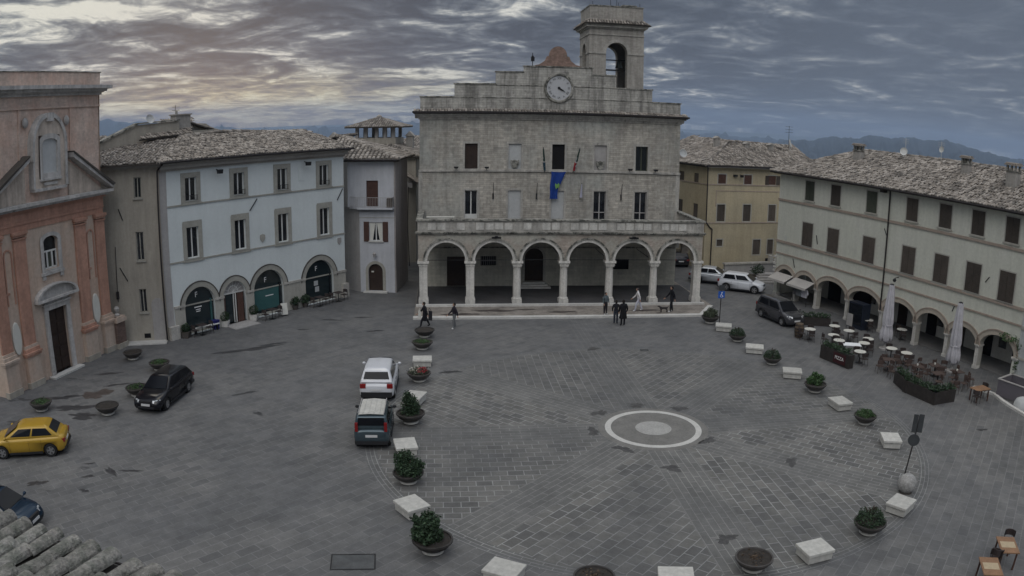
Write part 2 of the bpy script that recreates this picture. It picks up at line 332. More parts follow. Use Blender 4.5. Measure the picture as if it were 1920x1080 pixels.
def roof_slope(corners, parent, eave=(0, 1), spacing=0.24, length=0.42, name='roof_tiles', m=None, jit=1.0, r=0.085, seg=4, under=True, rnd=random):
    """a tiled slope: corners in order, the edge eave[0]-eave[1] is the eave; every tile is a bowed piece of its own"""
    P = [Vector(c) for c in corners]; o = P[eave[0]]; ex = (P[eave[1]] - o).normalized()
    rest = [P[i] for i in range(len(P)) if i not in eave]
    n = ex.cross(sum(rest, Vector((0, 0, 0))) / len(rest) - o)
    n.normalize()
    if n.z < 0: n = -n
    up = n.cross(ex); 
    if up.z < 0: up = -up
    P = [p - n * (p - o).dot(n) for p in P]                                  # keep the slope plane
    q = [((p - o).dot(ex), (p - o).dot(up)) for p in P]
    xs = [a for a, b in q]; ys = [b for a, b in q]
    mb = MB()
    if under:
        lo = [tuple(p - n * 0.10) for p in P]; k = len(P)
        ub = MB(); ub.add([tuple(p - n * 0.01) for p in P] + lo, [tuple(range(k)), tuple(range(k, 2 * k))[::-1]] + [(i, (i + 1) % k, k + (i + 1) % k, k + i) for i in range(k)])
        ub.build('roof_deck', m_under, parent)
    nx = int((max(xs) - min(xs)) / spacing) + 1; ny = int((max(ys) - min(ys)) / length) + 1
    for i in range(nx):
        cx = min(xs) + (i + 0.5) * spacing
        for j in range(ny):
            cy = min(ys) + (j + 0.5) * length
            if not inside(q, cx, cy): continue
            w = r * rnd.uniform(0.9, 1.12); x0 = cx + rnd.uniform(-.018, .018) * jit; sk = rnd.uniform(-.03, .03) * jit; h = rnd.uniform(-.012, .03) * jit
            a, b = cy - length * 0.56, cy + length * 0.56; v = []
            for yy, rr, hh, dx_ in ((a, w, h + 0.028, -sk), (b, w * 0.86, h, sk)):
                for t in range(seg + 1):
                    an = pi * t / seg
                    v.append(o + ex * (x0 + dx_ - rr * cos(an)) + up * yy + n * (hh + rr * 0.85 * sin(an) + 0.005))
            mb.add(v, [(t, t + 1, seg + 2 + t, seg + 1 + t) for t in range(seg)] + [tuple(range(seg + 1))[::-1]])
    return mb.build(name, m or m_tile, parent, clean=False)
def ridge(parent, a, b, r=0.13, name='ridge_tiles', m=None):
    a = Vector(a); b = Vector(b); L = (b - a).length; k = max(1, int(L / 0.42)); mb = MB(); d = (b - a) / k
    for i in range(k):
        p = a + d * i; q = a + d * (i + 1.1); j = random.uniform(-.02, .02)
        mb.tube(p + Vector((0, 0, j)), q + Vector((0, 0, j - .02)), r, 8, r * 0.85)
    return mb.build(name, m or m_tile, parent, clean=False)
def foliage(mb, c, rad, n, size, mi=0, rnd=random, shell=0.55, flat=False):
    for _ in range(n):
        while True:
            d = Vector((rnd.uniform(-1, 1), rnd.uniform(-1, 1), rnd.uniform(-1, 1)))
            if 0.01 < d.length <= 1: break
        d = d.normalized() * (shell + (1 - shell) * rnd.random())
        lump = 1 + 0.18 * sin(5 * d.x + c[0] * 9) * cos(4 * d.y + c[1] * 7)
        p = Vector(c) + Vector((d.x * rad[0], d.y * rad[1], d.z * rad[2])) * lump
        a = Vector((rnd.uniform(-1, 1), rnd.uniform(-1, 1), rnd.uniform(-.6, .8))).normalized(); b = a.orthogonal().normalized()
        b = (b * cos(rnd.random() * 6) + a.cross(b) * sin(rnd.random() * 6)).normalized()
        s = size * rnd.uniform(0.6, 1.3)
        mb.add([p - a * s * .5, p + b * s * .28, p + a * s * .6, p - b * s * .28], [(0, 1, 2, 3)], mi)
def write(text, size, name, material, parent, M, ext=0.004, squeeze=1.0):
    """lettering turned into a mesh"""
    cu = bpy.data.curves.new(name, 'FONT'); cu.body = text; cu.size = size; cu.extrude = ext; cu.align_x = 'CENTER'; cu.align_y = 'CENTER'
    tmp = bpy.data.objects.new(name, cu); COL.objects.link(tmp); bpy.context.view_layer.update()
    me = bpy.data.meshes.new_from_object(tmp.evaluated_get(bpy.context.evaluated_depsgraph_get()))
    bpy.data.objects.remove(tmp); bpy.data.curves.remove(cu)
    me.materials.clear(); me.materials.append(material); me.transform(M)
    o = bpy.data.objects.new(name, me); COL.objects.link(o); o.parent = parent
    return o
def upright(x, y, z): return Matrix.Translation((x, y, z)) @ Matrix.Rotation(pi / 2, 4, 'X')      # lettering on a wall facing local -y

# ------------------------------------------------------------------ ground
CX, CY = 6.72, 33.68            # centre of the round paving
def paving_material():
    global nt
    m = bpy.data.materials.new('square_paving'); m.use_nodes = True; keep = nt; nt = m.node_tree; nt.nodes.clear()
    out = N('ShaderNodeOutputMaterial'); p = N('ShaderNodeBsdfPrincipled'); nt.links.new(p.outputs[0], out.inputs[0])
    v = N('ShaderNodeTexCoord').outputs['Object']; s = N('ShaderNodeSeparateXYZ'); setin(s, 0, v); x, y, _ = s.outputs
    rr = math_('SQRT', math_('ADD', math_('MULTIPLY', x, x), math_('MULTIPLY', y, y)))
    A0 = radians(5.5)
    th = math_('SUBTRACT', math_('ARCTAN2', y, x), A0)
    q = math_('DIVIDE', th, pi / 4)
    def rotated(ang):
        c_, s_ = math_('COSINE', ang), math_('SINE', ang)
        u = math_('ADD', math_('MULTIPLY', x, c_), math_('MULTIPLY', y, s_))
        w = math_('SUBTRACT', math_('MULTIPLY', y, c_), math_('MULTIPLY', x, s_))
        return u, w
    ka = math_('ADD', math_('MULTIPLY', math_('ROUND', q), pi / 4), A0)            # nearest of the eight bands
    bu, bw = rotated(ka)
    ks = math_('ADD', math_('MULTIPLY', math_('FLOOR', q), pi / 4), A0)    # own sector, laid along its right-hand band
    su, sw = rotated(ks)
    inring = math_('LESS_THAN', rr, 13.1)
    def bricks(u, w, bwid, bh, c1, c2, mor, ms, off=0.5, freq=2):
        cb = N('ShaderNodeCombineXYZ'); setin(cb, 0, u); setin(cb, 1, w)
        wob = N('ShaderNodeVectorMath', operation='ADD'); nn = N('ShaderNodeTexNoise'); setin(nn, 'Vector', cb.outputs[0]); setin(nn, 'Scale', 0.35)
        sc = N('ShaderNodeVectorMath', operation='SCALE'); setin(sc, 0, nn.outputs[1]); sc.inputs[3].default_value = 0.05
        setin(wob, 0, cb.outputs[0]); setin(wob, 1, sc.outputs[0])
        b = N('ShaderNodeTexBrick', offset=off, offset_frequency=freq); setin(b, 'Vector', wob.outputs[0]); setin(b, 'Scale', 1.0)
        b.inputs['Brick Width'].default_value = bwid; b.inputs['Row Height'].default_value = bh; b.inputs['Mortar Size'].default_value = ms
        b.inputs['Mortar Smooth'].default_value = 0.5; setin(b, 'Color1', (*c1, 1)); setin(b, 'Color2', (*c2, 1)); setin(b, 'Mortar', (*mor, 1)); b.inputs['Bias'].default_value = -0.25
        return b.outputs[0], b.outputs[1]
    c1, c2 = (0.152, 0.146, 0.136), (0.076, 0.075, 0.076)
    sec, secf = bricks(su, sw, 0.66, 0.44, c1, c2, (0.30, 0.30, 0.295), 0.022, 0.5)
    band, bandf = bricks(bu, bw, 0.9, 0.30, (0.140, 0.137, 0.132), (0.115, 0.113, 0.110), (0.25, 0.245, 0.235), 0.018, 0.5)
    ux, uw = rotated(radians(5.0 + 45))
    outer, outf = bricks(ux, uw, 0.85, 0.45, (0.155, 0.150, 0.144), (0.088, 0.087, 0.088), (0.23, 0.228, 0.222), 0.018, 0.5)
    ringd = math_('ABSOLUTE', math_('SUBTRACT', rr, 13.1))
    ringb, ringf = bricks(math_('MULTIPLY', th, 13.1), rr, 0.8, 0.18, (0.13, 0.128, 0.125), (0.11, 0.108, 0.106), (0.30, 0.30, 0.29), 0.020, 0.5)
    bandm = math_('LESS_THAN', math_('ABSOLUTE', bw), 0.95)
    bedge = math_('LESS_THAN', math_('ABSOLUTE', math_('SUBTRACT', math_('ABSOLUTE', bw), 0.95)), 0.045)
    north = math_('GREATER_THAN', y, 0.0)
    longn = math_('MULTIPLY', math_('LESS_THAN', math_('ABSOLUTE', math_('SUBTRACT', th, pi / 2)), 0.2), 1.0)
    c = mixc(inring, outer, sec)
    c = mixc(math_('MULTIPLY', bandm, math_('MAXIMUM', inring, longn)), c, band)
    c = mixc(math_('MULTIPLY', math_('MULTIPLY', bedge, math_('MAXIMUM', inring, longn)), 0.35), c, (0.19, 0.188, 0.18, 1))
    c = mixc(math_('LESS_THAN', ringd, 0.28), c, ringb)
    # wear: grout visible only in patches, damp and oily stains, dirty joints
    plain = mixc(inring, (0.112, 0.112, 0.116, 1), (0.112, 0.111, 0.111, 1))
    keepj = ramp(noise(v, 0.16, 5, 0.6), [(0.40, (0.45,) * 3), (0.56, (1, 1, 1))])
    south = N('ShaderNodeMapRange'); setin(south, 0, y); setin(south, 1, 8.0); setin(south, 2, -6.0); setin(south, 3, 0.75); setin(south, 4, 1.0)
    outm = math_('ADD', math_('MULTIPLY', inring, 0.32), 0.68)
    c = mixc(math_('MULTIPLY', math_('MULTIPLY', keepj, south.outputs[0]), outm), plain, c)
    c = mixc(1.0, c, ramp(noise(v, 0.09, 5, 0.6), [(0.3, (0.86, 0.87, 0.88)), (0.7, (1.12, 1.12, 1.10))]), 'MULTIPLY')
    c = mixc(1.0, c, ramp(noise(v, 0.38, 7, 0.7), [(0.32, (0.84, 0.85, 0.86)), (0.68, (1.15,) * 3)]), 'MULTIPLY')
    c = mixc(1.0, c, ramp(noise(v, 1.4, 8, 0.72), [(0.3, (0.78,) * 3), (0.7, (1.20,) * 3)]), 'MULTIPLY')
    c = mixc(1.0, c, ramp(noise(v, 14, 4, 0.7), [(0.3, (0.9,) * 3), (0.7, (1.1,) * 3)]), 'MULTIPLY')
    mp = N('ShaderNodeMapping'); setin(mp, 0, v); mp.inputs['Rotation'].default_value = (0, 0, radians(-28)); mp.inputs['Scale'].default_value = (0.35, 0.9, 1)
    st = noise(mp.outputs[0], 0.8, 7, 0.62)
    stm = ramp(st, [(0.655, (0, 0, 0)), (0.675, (1, 1, 1))])
    left = N('ShaderNodeMapRange'); setin(left, 0, x); setin(left, 1, -20.0); setin(left, 2, -27.0); setin(left, 3, 0.12); setin(left, 4, 1.0)
    c = mixc(math_('MULTIPLY', math_('MULTIPLY', stm, left.outputs[0]), 0.7), c, (0.035, 0.034, 0.036, 1))
    nt.links.new(c, p.inputs['Base Color'])
    setin(p, 'Roughness', ramp(noise(v, 0.5, 5), [(0.3, (0.62,) * 3), (0.7, (0.85,) * 3)])); p.inputs['Specular IOR Level'].default_value = 0.35
    h = math_('ADD', math_('MULTIPLY', noise(v, 1.2, 6), 0.6), math_('MULTIPLY', noise(v, 12, 4), 0.25))
    bn = N('ShaderNodeBump'); bn.inputs['Strength'].default_value = 0.35; bn.inputs['Distance'].default_value = 0.03; setin(bn, 'Height', h); nt.links.new(bn.outputs[0], p.inputs['Normal'])
    nt = keep; return m
m_paving = paving_material()
def sheet(name, poly, z, m, origin=(0, 0)):
    mb = MB(); mb.add([(x - origin[0], y - origin[1], z) for x, y in poly], [tuple(range(len(poly)))])
    o = mb.build(name, m, None, kind='structure'); o.location = (origin[0], origin[1], 0); return o
sheet('piazza', [(-60, -30), (80, -30), (80, 84), (-60, 84)], 0.0, m_paving, (CX, CY))
def disc(name, r0, r1, z, m, n=72):
    mb = MB(); v = []
    for i in range(n):
        a = 2 * pi * i / n; v += [(r0 * cos(a), r0 * sin(a), z), (r1 * cos(a), r1 * sin(a), z)]
    mb.add(v, [(2 * i, 2 * i + 1, (2 * i + 3) % (2 * n), (2 * i + 2) % (2 * n)) for i in range(n)])
    o = mb.build(name, m, None, kind='structure'); o.location = (CX, CY, 0); return o
m_pavring = mat('ring_granite', (0.17, 0.165, 0.155), var=0.18, vscale=1.5, fine=0.15, fscale=10)
m_pavwhite = mat('ring_travertine', (0.50, 0.49, 0.465), var=0.10, vscale=1.5, fine=0.12, fscale=10)
m_pavcent = mat('centre_travertine', (0.34, 0.335, 0.32), var=0.12, vscale=1.2, fine=0.15, fscale=10)
disc('paving_round', 0.0, 2.62, 0.004, m_pavring); disc('paving_white_ring', 2.02, 2.30, 0.008, m_pavwhite); disc('paving_centre_stone', 0.0, 0.86, 0.012, m_pavcent)

m_damp = mat('damp_dark_stone', (0.045, 0.044, 0.046), rough=.45, var=.3, vscale=1.5, fine=.3, fscale=7)
m_brownstain = mat('brown_damp_stone', (0.075, 0.062, 0.056), rough=.5, var=.3, vscale=1.5, fine=.3, fscale=7)
def blot(x, y, a, b, rz, m, z=.004, seed=0):
    rn = random.Random(int(x * 77 + y * 13) + seed); ph = [rn.uniform(0, 6.28) for _ in range(5)]; P = []
    for i in range(44):
        t = 2 * pi * i / 44; r = 1 + .28 * sin(2 * t + ph[0]) + .2 * sin(3 * t + ph[1]) + .16 * sin(5 * t + ph[2]) + .12 * sin(9 * t + ph[3]) + rn.uniform(-.09, .09)
        P.append((a * r * cos(t), b * r * sin(t)))
    mb = MB(); mb.add([(p, q, z) for p, q in P] + [(0, 0, z)], [(i, (i + 1) % 44, 44) for i in range(44)]); o = mb.build('damp_patch', m, None, kind='structure'); o.location = (x, y, 0); o.rotation_euler = (0, 0, rz)
for x, y, a, b, rz in ((-16.5, 45.0, 1.7, .38, .6), (-15.2, 46.4, .8, .2, .5), (-22.8, 33.3, 1.0, .45, .5), (-21.7, 32.3, .8, .4, .2), (-23.7, 39.0, .9, .16, .5), (-24.4, 34.6, .8, .3, .4), (-22.2, 37.2, .7, .16, .6), (-16.9, 26.6, .55, .14, -.5), (-16.0, 26.9, .5, .10, .1), (-17.7, 25.9, .25, .12, .3), (-18.3, 27.1, .2, .1, .3), (-17.2, 24.6, .22, .14, 0), (-19.8, 24.6, .4, .25, .7), (-14.0, 37.2, .6, .14, .6), (-3.4, 41.8, .55, .22, .1), (-12.4, 34.4, .25, .2, 0), (-12.8, 52.7, .8, .12, 0), (-9.1, 50.1, .5, .2, .2), (-19.4, 34.6, .2, .1, 0), (-10.6, 53.6, .7, .12, .1), (-24.6, 30.6, 1.2, .3, .3), (-14.2, 50.0, .5, .1, .2), (24.2, 31.5, .3, .15, 0)): blot(x, y, a, b, rz, m_damp)
blot(-22.6, 35.5, .75, .75, .3, m_brownstain)
m_worn = mat('worn_dark_slab', (0.065, 0.063, 0.062), rough=.6, var=.3, vscale=2, fine=.3, fscale=8)
for k, (x, y) in enumerate(((6.40, 36.74), (8.47, 36.23), (4.36, 35.72), (3.82, 33.34), (4.98, 31.31), (9.03, 32.09), (6.78, 29.24), (12.25, 29.42), (5.10, 46.68), (7.66, 23.22))): blot(x, y, .42, .26, atan2(y - CY, x - CX) + pi / 2, m_worn, seed=k)

# ------------------------------------------------------------------ TOWN HALL
HA = 0.0862
hall = thing('town_hall', 'grey stone town hall with six-arched loggia, clock gable and bell tower', 'town hall', (-6.69, 57.12, 0), HA)
CU = [0.0, 3.57, 7.10, 10.65, 14.20, 17.72, 21.25]; FL = 0.16; SP = 3.47
# stepped floor
fb = MB(); fb.flat([(-0.55, -3.85), (20.55, -3.85), (22.35, -0.95), (21.9, 9.0), (-0.55, 6.4)], 0.0, 0.125)
fb.build('platform', mat('platform_cobble', (0.235, 0.21, 0.185), var=0.3, vscale=0.8, fine=0.25, fscale=5, patches=(0.5, 0.58, (0.09, 0.075, 0.065)), bump=0.4), hall)
for u_, v_, a_, b_ in ((5.2, -1.9, 1.2, .35), (3.2, -2.9, .9, .3), (10.2, -2.4, 1.0, .3), (2.0, -3.0, .5, .25), (7.6, -1.6, .7, .2), (16.5, -2.2, 1.0, .25)):
    ph = [random.uniform(0, 6) for _ in range(3)]; q = [(u_ + a_ * (1 + .3 * sin(2 * t * .3 + ph[0]) + .2 * sin(5 * t * .3 + ph[1])) * cos(t * .3), v_ + b_ * (1 + .3 * sin(3 * t * .3 + ph[2])) * sin(t * .3)) for t in range(21)]
    sb_ = MB(); sb_.add([(x, y, .129) for x, y in q], [tuple(range(len(q)))]); sb_.build('damp_stain', m_brownstain, hall)
kb = MB(); kb.box(-0.6, 20.6, -3.9, -3.45, 0.0, 0.15)
kb.flat([(20.6, -3.9), (22.4, -0.95), (22.0, -0.85), (20.45, -3.45)], 0.0, 0.148)
kb.build('step', m_kerb, hall)
kb = MB(); kb.box(-0.5, 21.8, -0.62, -0.28, 0.12, 0.27); kb.build('step', m_kerb, hall)
lb = MB(); lb.box(-0.5, 21.8, -0.28, 6.3, 0.10, 0.22); lb.build('loggia_floor', mat('dark_slab_floor', (0.075, 0.073, 0.075), brick=(1.0, 0.5, 0.01, (0.1, 0.1, 0.1), 0.1), var=0.2, fine=0.15), hall)
# arcade
WT = 5.50
def arcade_outline(u0, u1, centres, r, z0, zs, top, n=18):
    pts = [(u0, z0)]
    for c in centres:
        pts += [(c - r, z0)] + [(c + r * cos(pi - pi * i / n), zs + r * sin(pi - pi * i / n)) for i in range(n + 1)] + [(c + r, z0)]
    pts += [(u1, z0), (u1, top), (u0, top)]
    out = []
    for q in pts:
        if not out or hypot(q[0] - out[-1][0], q[1] - out[-1][1]) > 1e-5: out.append(q)
    return out
AC = [(a + b) / 2 for a, b in zip(CU, CU[1:])]
ol = arcade_outline(-0.30, 21.55, AC, 1.42, SP, SP + 0.001, WT)
aw = MB(); aw.prism(ol, 0.0, 0.62); aw.build('loggia_wall', m_loggia, hall)
sa = [(p[0], p[1]) for p in arcade_outline(0.62, 6.20, [1.95 + .35, 4.95 + .1], 1.25, SP, SP + 0.001, WT)]
for ux in (21.55, -0.30):                                      # side arches of the loggia
    M = Matrix.Translation((ux, 0, 0)) @ Matrix.Rotation(pi / 2, 4, 'Z') @ Matrix.Diagonal((1, 1, 1, 1))
    mb = MB(M); mb.prism(sa, 0.0, 0.6) if ux > 0 else mb.prism(sa, -0.6, 0.0); mb.build('loggia_side_wall', m_loggia, hall)
for c in AC:
    mb = MB(); ring_arch(mb, c, 1.42, 1.62, SP, -0.05, 0.2, 22); mb.build('archivolt', m_col, hall)
    mb = MB(); ring_arch(mb, c, 1.62, 1.76, SP, -0.10, 0.1, 22); mb.build('arch_hood', m_ledge, hall)
for i, u in enumerate(CU):
    c = thing('column', None, None); c.parent = hall; c.location = (u + (0.06 if i == 0 else 0), 0.31, 0)
    mb = MB()
    if i in (1, 6, 0): mb.box(-.37, .37, -.37, .37, 0.20, 0.60); mb.box(-.33, .33, -.33, .33, .60, .68); mb.box(-.30, .30, -.30, .30, 0.68, 3.0)
    else: mb.box(-.37, .37, -.37, .37, 0.20, 0.50); mb.lathe([(0, .5), (.37, .5), (.39, .56), (.33, .62), (.30, .66), (.305, 1.6), (.275, 3.0), (0, 3.0)], 20)
    mb.build('shaft', m_col, c, smooth=False)
    mb = MB(); mb.box(-.31, .31, -.31, .31, 3.0, 3.10); mb.box(-.35, .35, -.35, .35, 3.10, 3.20); mb.box(-.32, .32, -.32, .32, 3.20, 3.30); mb.box(-.43, .43, -.43, .43, 3.30, 3.47)
    mb.build('capital', m_col, c)
    if i > 0 and i < 6:
        mb = MB(); mb.tube((u, 0.9, 3.40), (u, 6.1, 3.40), 0.025, 6); mb.build('tie_rod', m_iron, hall)
for a, b in zip(CU, CU[1:]):
    mb = MB(); mb.tube((a + .4, 0.3, 3.50), (b - .4, 0.3, 3.50), 0.022, 6); mb.build('tie_rod', m_iron, hall)
# cornice, parapet, terrace
mb = MB(); mb.box(-0.42, 21.67, -0.14, 0.5, WT, WT + 0.10); mb.box(-0.50, 21.75, -0.22, 0.5, WT + .10, WT + 0.19); mb.box(21.55, 21.75, 0.5, 9.0, WT + .03, WT + 0.19); mb.build('loggia_cornice', m_ledge, hall)
mb = MB(); mb.box(-0.34, 21.58, -0.04, 0.30, WT + .19, 6.50); mb.box(21.30, 21.58, 0.30, 9.0, WT + .19, 6.50); mb.box(-0.34, -0.06, 0.30, 6.2, WT + .19, 6.50); mb.build('parapet', m_hall_trim, hall)
for i in range(7):
    u = CU[i]; mb = MB(); mb.box(u - .32, u + .32, -0.09, -0.02, WT + .19, 6.50); mb.build('parapet_pier', m_hall_trim, hall)
rnd = random.Random(3)
for a, b in zip(CU, CU[1:]):
    k = 4; w = (b - a - .72) / k
    for j in range(k):
        x = a + .36 + j * w
        if rnd.random() < .12: continue
        mb = MB(); mb.box(x + .06, x + w - .06, -0.085, -0.038, WT + .34 + rnd.uniform(-.02, .02), 6.36 + rnd.uniform(-.03, .03)); mb.build('parapet_panel', m_col, hall)
mb = MB(); mb.box(-0.46, 21.70, -0.18, 0.40, 6.50, 6.62); mb.box(21.20, 21.70, 0.40, 9.0, 6.50, 6.62); mb.box(-0.46, 0.04, 0.40, 6.2, 6.50, 6.62); mb.build('parapet_coping', m_ledge, hall)
mb = MB(); mb.box(-0.05, 21.3, 0.30, 6.2, 5.30, 5.55); mb.box(21.28, 21.56, 6.2, 9.0, 5.3, 5.55); mb.build('terrace', m_under, hall)
mb = MB(); mb.box(0.3, 2.4, 0.9, 1.2, 6.62, 6.70); mb.box(.5, .6, 1.0, 1.1, 5.55, 6.62); mb.box(2.1, 2.2, 1.0, 1.1, 5.55, 6.62); mb.build('bench_rail', m_tabtop, hall)
# upper facade with real openings
V0 = 6.2
WU = [3.80, 7.35, 10.92, 14.44, 17.95]
holes = []; wins = []
for i, u in enumerate(WU):
    holes.append(rect(u - .52, u + .52, 9.96, 12.03)); wins.append((u, 'top', i))
    holes.append(rect(u - .54, u + .54, 5.60, 8.20)); wins.append((u, 'mid', i))
lowh = [rect(1.84, 3.36, 0.22, 2.72), rect(4.62, 5.92, 1.95, 2.75), arch_loop(9.06, 0.78, 0.62, 2.62, 12), rect(15.75, 17.15, 1.60, 2.48)]
mb = MB(); mb.wall(rect(-0.40, 21.28, 5.45, 14.2), holes, V0, 0.28); mb.build('upper_wall', m_hall, hall)
mb = MB(); mb.wall(rect(-0.40, 21.28, 0.0, 5.45), lowh, V0, 0.30); mb.build('lower_wall', m_backwall, hall)
mb = MB()
mb.add([(-.4, V0, 0), (-.4, 19, 0), (-.4, 19, 14.2), (-.4, V0, 14.2)], [(0, 1, 2, 3)]); mb.add([(21.28, V0, 0), (21.28, 19, 0), (21.28, 19, 14.2), (21.28, V0, 14.2)], [(0, 1, 2, 3)]); mb.add([(-.4, 19, 0), (21.28, 19, 0), (21.28, 19, 14.2), (-.4, 19, 14.2)], [(0, 1, 2, 3)])
mb.build('side_wall', m_hall, hall)
mb = MB(); mb.box(0, 21, V0 + .9, V0 + 1.0, .1, 14); mb.build('dark_backing', m_black, hall)  # black sheet standing in for the shade of the rooms inside
mb = MB(); mb.box(-.35, 21.2, 6.6, 18.8, 14.1, 14.4); mb.build('attic_floor', m_under, hall)
def part_window(parent, u, z0, z1, w, y, kind, sub=None):
    """a window inside an opening: frame, panes or shutters"""
    x0, x1 = u - w / 2, u + w / 2
    f = MB()
    if kind == 'void':
        f.box(x0, x1, y, y + .03, z0, z1); o = f.build('window', m_black, parent); return o
    if kind == 'shutter':
        f.box(x0, u - .012, y, y + .05, z0, z1); f.box(u + .012, x1, y, y + .05, z0, z1)
        k = int((z1 - z0) / 0.16)
        for j in range(k):
            z = z0 + .05 + j * (z1 - z0 - .1) / k
            f.box(x0 + .06, u - .07, y - .015, y, z, z + .06); f.box(u + .07, x1 - .06, y - .015, y, z, z + .06)
        return f.build('shutters', sub or m_shut, parent)
    t = 0.055
    f.box(x0, x0 + t, y, y + .06, z0, z1); f.box(x1 - t, x1, y, y + .06, z0, z1); f.box(x0 + t, x1 - t, y, y + .06, z1 - t, z1); f.box(x0 + t, x1 - t, y, y + .06, z0, z0 + t)
    f.box(u - .045, u + .045, y - .01, y + .06, z0 + t, z1 - t)
    if kind == 'cross': f.box(x0 + t, u - .045, y, y + .05, z0 + (z1 - z0) * .30, z0 + (z1 - z0) * .30 + .07); f.box(u + .045, x1 - t, y, y + .05, z0 + (z1 - z0) * .30, z0 + (z1 - z0) * .30 + .07)
    if kind == 'white_base': f.box(x0 + t, x1 - t, y, y + .05, z0 + t, z0 + .62)
    o = f.build('window', sub or m_wfr, parent)
    g = MB(); g.box(x0 + t, x1 - t, y + .03, y + .04, z0 + t, z1 - t); g.build('pane', m_glass, o)
    return o
for u, row, i in wins:
    if row == 'top':
        if i in (1, 3):
            mb = MB(); mb.box(u - .52, u + .52, V0 + .12, V0 + .2, 9.96, 12.03); mb.build('blind_window', m_blind if i == 1 else m_quoin, hall)
            mb = MB(); mb.prism([(u - .26, 10.62), (u - .30, 10.30), (u - .18, 10.08), (u, 9.98), (u + .18, 10.08), (u + .30, 10.30), (u + .26, 10.62), (u, 10.72)], V0 - .03, V0 + .12)
            mb.prism([(u - .34, 10.42), (u - .22, 10.42), (u - .22, 10.66), (u - .34, 10.72)], V0 - .05, V0 + .1); mb.prism([(u + .34, 10.42), (u + .22, 10.42), (u + .22, 10.66), (u + .34, 10.72)], V0 - .05, V0 + .1)
            mb.build('stone_crest', m_ledge, hall)
        elif i == 4: part_window(hall, u, 9.96, 12.03, 1.04, V0 + .18, 'frame', m_shutg)
        else:
            o = MB(); o.box(u - .52, u + .52, V0 + .16, V0 + .21, 9.96, 12.03); o.box(u - .015, u + .015, V0 + .14, V0 + .16, 9.98, 12.0); o.build('window', m_wood if i == 0 else m_black, hall)
    else:
        if i in (1, 2):
            mb = MB(); mb.box(u - .54, u + .54, V0 + .10, V0 + .2, 5.6, 8.2); mb.build('blind_window', m_blind, hall)
        else: part_window(hall, u, 5.62, 8.18, 1.04, V0 + .14, 'white_base' if i == 0 else 'cross', m_wfr if i == 0 else m_quoin)
    z0, z1 = (9.96, 12.03) if row == 'top' else (5.6, 8.2)
    mb = MB(); mb.box(u - .68, u - .52, V0 - .03, V0 + .02, z0, z1 + .16); mb.box(u + .52, u + .68, V0 - .03, V0 + .02, z0, z1 + .16); mb.box(u - .52, u + .52, V0 - .03, V0 + .02, z1, z1 + .16)
    if row == 'top': mb.box(u - .75, u + .75, V0 - .10, V0 + .02, 9.90, 9.96)
    mb.build('window_surround', m_hall_trim, hall)
mb = MB(); mb.box(-.47, 21.35, V0 - .13, V0 + .02, 9.74, 9.90); mb.build('string_course', m_hall_trim, hall)
mb = MB(); mb.box(-.47, -.15, V0 - .05, V0 + .02, 5.55, 9.74); mb.box(21.0, 21.34, V0 - .05, V0 + .02, 5.55, 9.74); mb.build('corner_stones', m_hall_trim, hall)
mb = MB(); mb.box(-.40, 21.28, V0 - .06, V0 + .02, 2.68, 2.80)
mb2 = MB(); mb2.box(-.3, 21.2, V0 - .05, V0 - .001, 3.42, 3.54); mb2.build('inner_string_course', m_ledge, hall)
# inside the loggia
mb = MB(); mb.box(1.84, 3.36, V0 + .15, V0 + .2, .22, 2.72); mb.box(2.58, 2.62, V0 + .13, V0 + .15, .22, 2.7); mb.build('wide_door', m_wood, hall)
mb = MB(); mb.box(4.62, 5.92, V0 + .15, V0 + .18, 1.95, 2.75); mb.build('grated_window', m_black, hall)
mb = MB(); [mb.tube((4.7 + k * .16, V0 + .05, 1.95), (4.7 + k * .16, V0 + .05, 2.75), .014, 5) for k in range(8)]; mb.box(4.62, 5.92, V0 + .03, V0 + .07, 2.33, 2.37); mb.build('grating', m_quoin, hall)
mb = MB(); mb.prism(arch_loop(9.06, 0.78, .62, 2.62, 12), V0 + .16, V0 + .22); mb.build('arched_door', m_wood, hall)
mb = MB(); mb.box(15.75, 17.15, V0 + .12, V0 + .2, 1.60, 2.48); mb.build('dark_window', m_black, hall)
mb = MB(); mb.box(16.2, 16.6, V0 - .03, V0 - .002, 1.15, 1.42); mb.build('wall_plaque', m_hall_trim, hall)
mb = MB(); ring_arch(mb, 9.06, .78, .98, 2.62, V0 - .04, V0 + .02, 14); mb.box(8.08, 8.28, V0 - .04, V0 + .02, .62, 2.62); mb.box(9.84, 10.04, V0 - .04, V0 + .02, .62, 2.62); mb.build('door_surround', m_hall_trim, hall)
mb = MB(); mb.box(7.75, 10.35, V0 - 1.15, V0, .22, .35); mb.box(7.95, 10.15, V0 - .80, V0, .35, .49); mb.box(8.15, 9.95, V0 - .45, V0 - .01, .49, .62); mb.build('door_steps', m_kerb, hall)
for u in (5.47, 15.85):
    mb = MB(); mb.tube((u, -.12, 5.36), (u, -.55, 5.30), .03, 6); mb.box(u - .35, u + .35, -.62, -.42, 5.24, 5.36); mb.box(u - .12, u + .12, -.7, -.4, 5.34, 5.42); mb.build('floodlight', m_iron, hall)
for u in (2.57, 5.04, 16.9, 19.1):
    mb = MB(); mb.tube((u, V0 - .12, 9.9), (u, V0 - .35, 10.0), .025, 6); mb.prism([(u - .13, 10.0), (u + .13, 10.0), (u + .2, 10.16), (u - .2, 10.16)], V0 - .5, V0 - .28); mb.build('floodlight', m_iron, hall)
for u in (5.6, 9.16, 16.25):
    mb = MB(); mb.tube((u, V0 - .02, 7.6), (u + .02, V0 - .3, 8.85), .022, 6); mb.tube((u, V0 - .1, 7.48), (u, V0 - .02, 7.95), .06, 6); mb.build('flag_bracket', m_iron, hall)
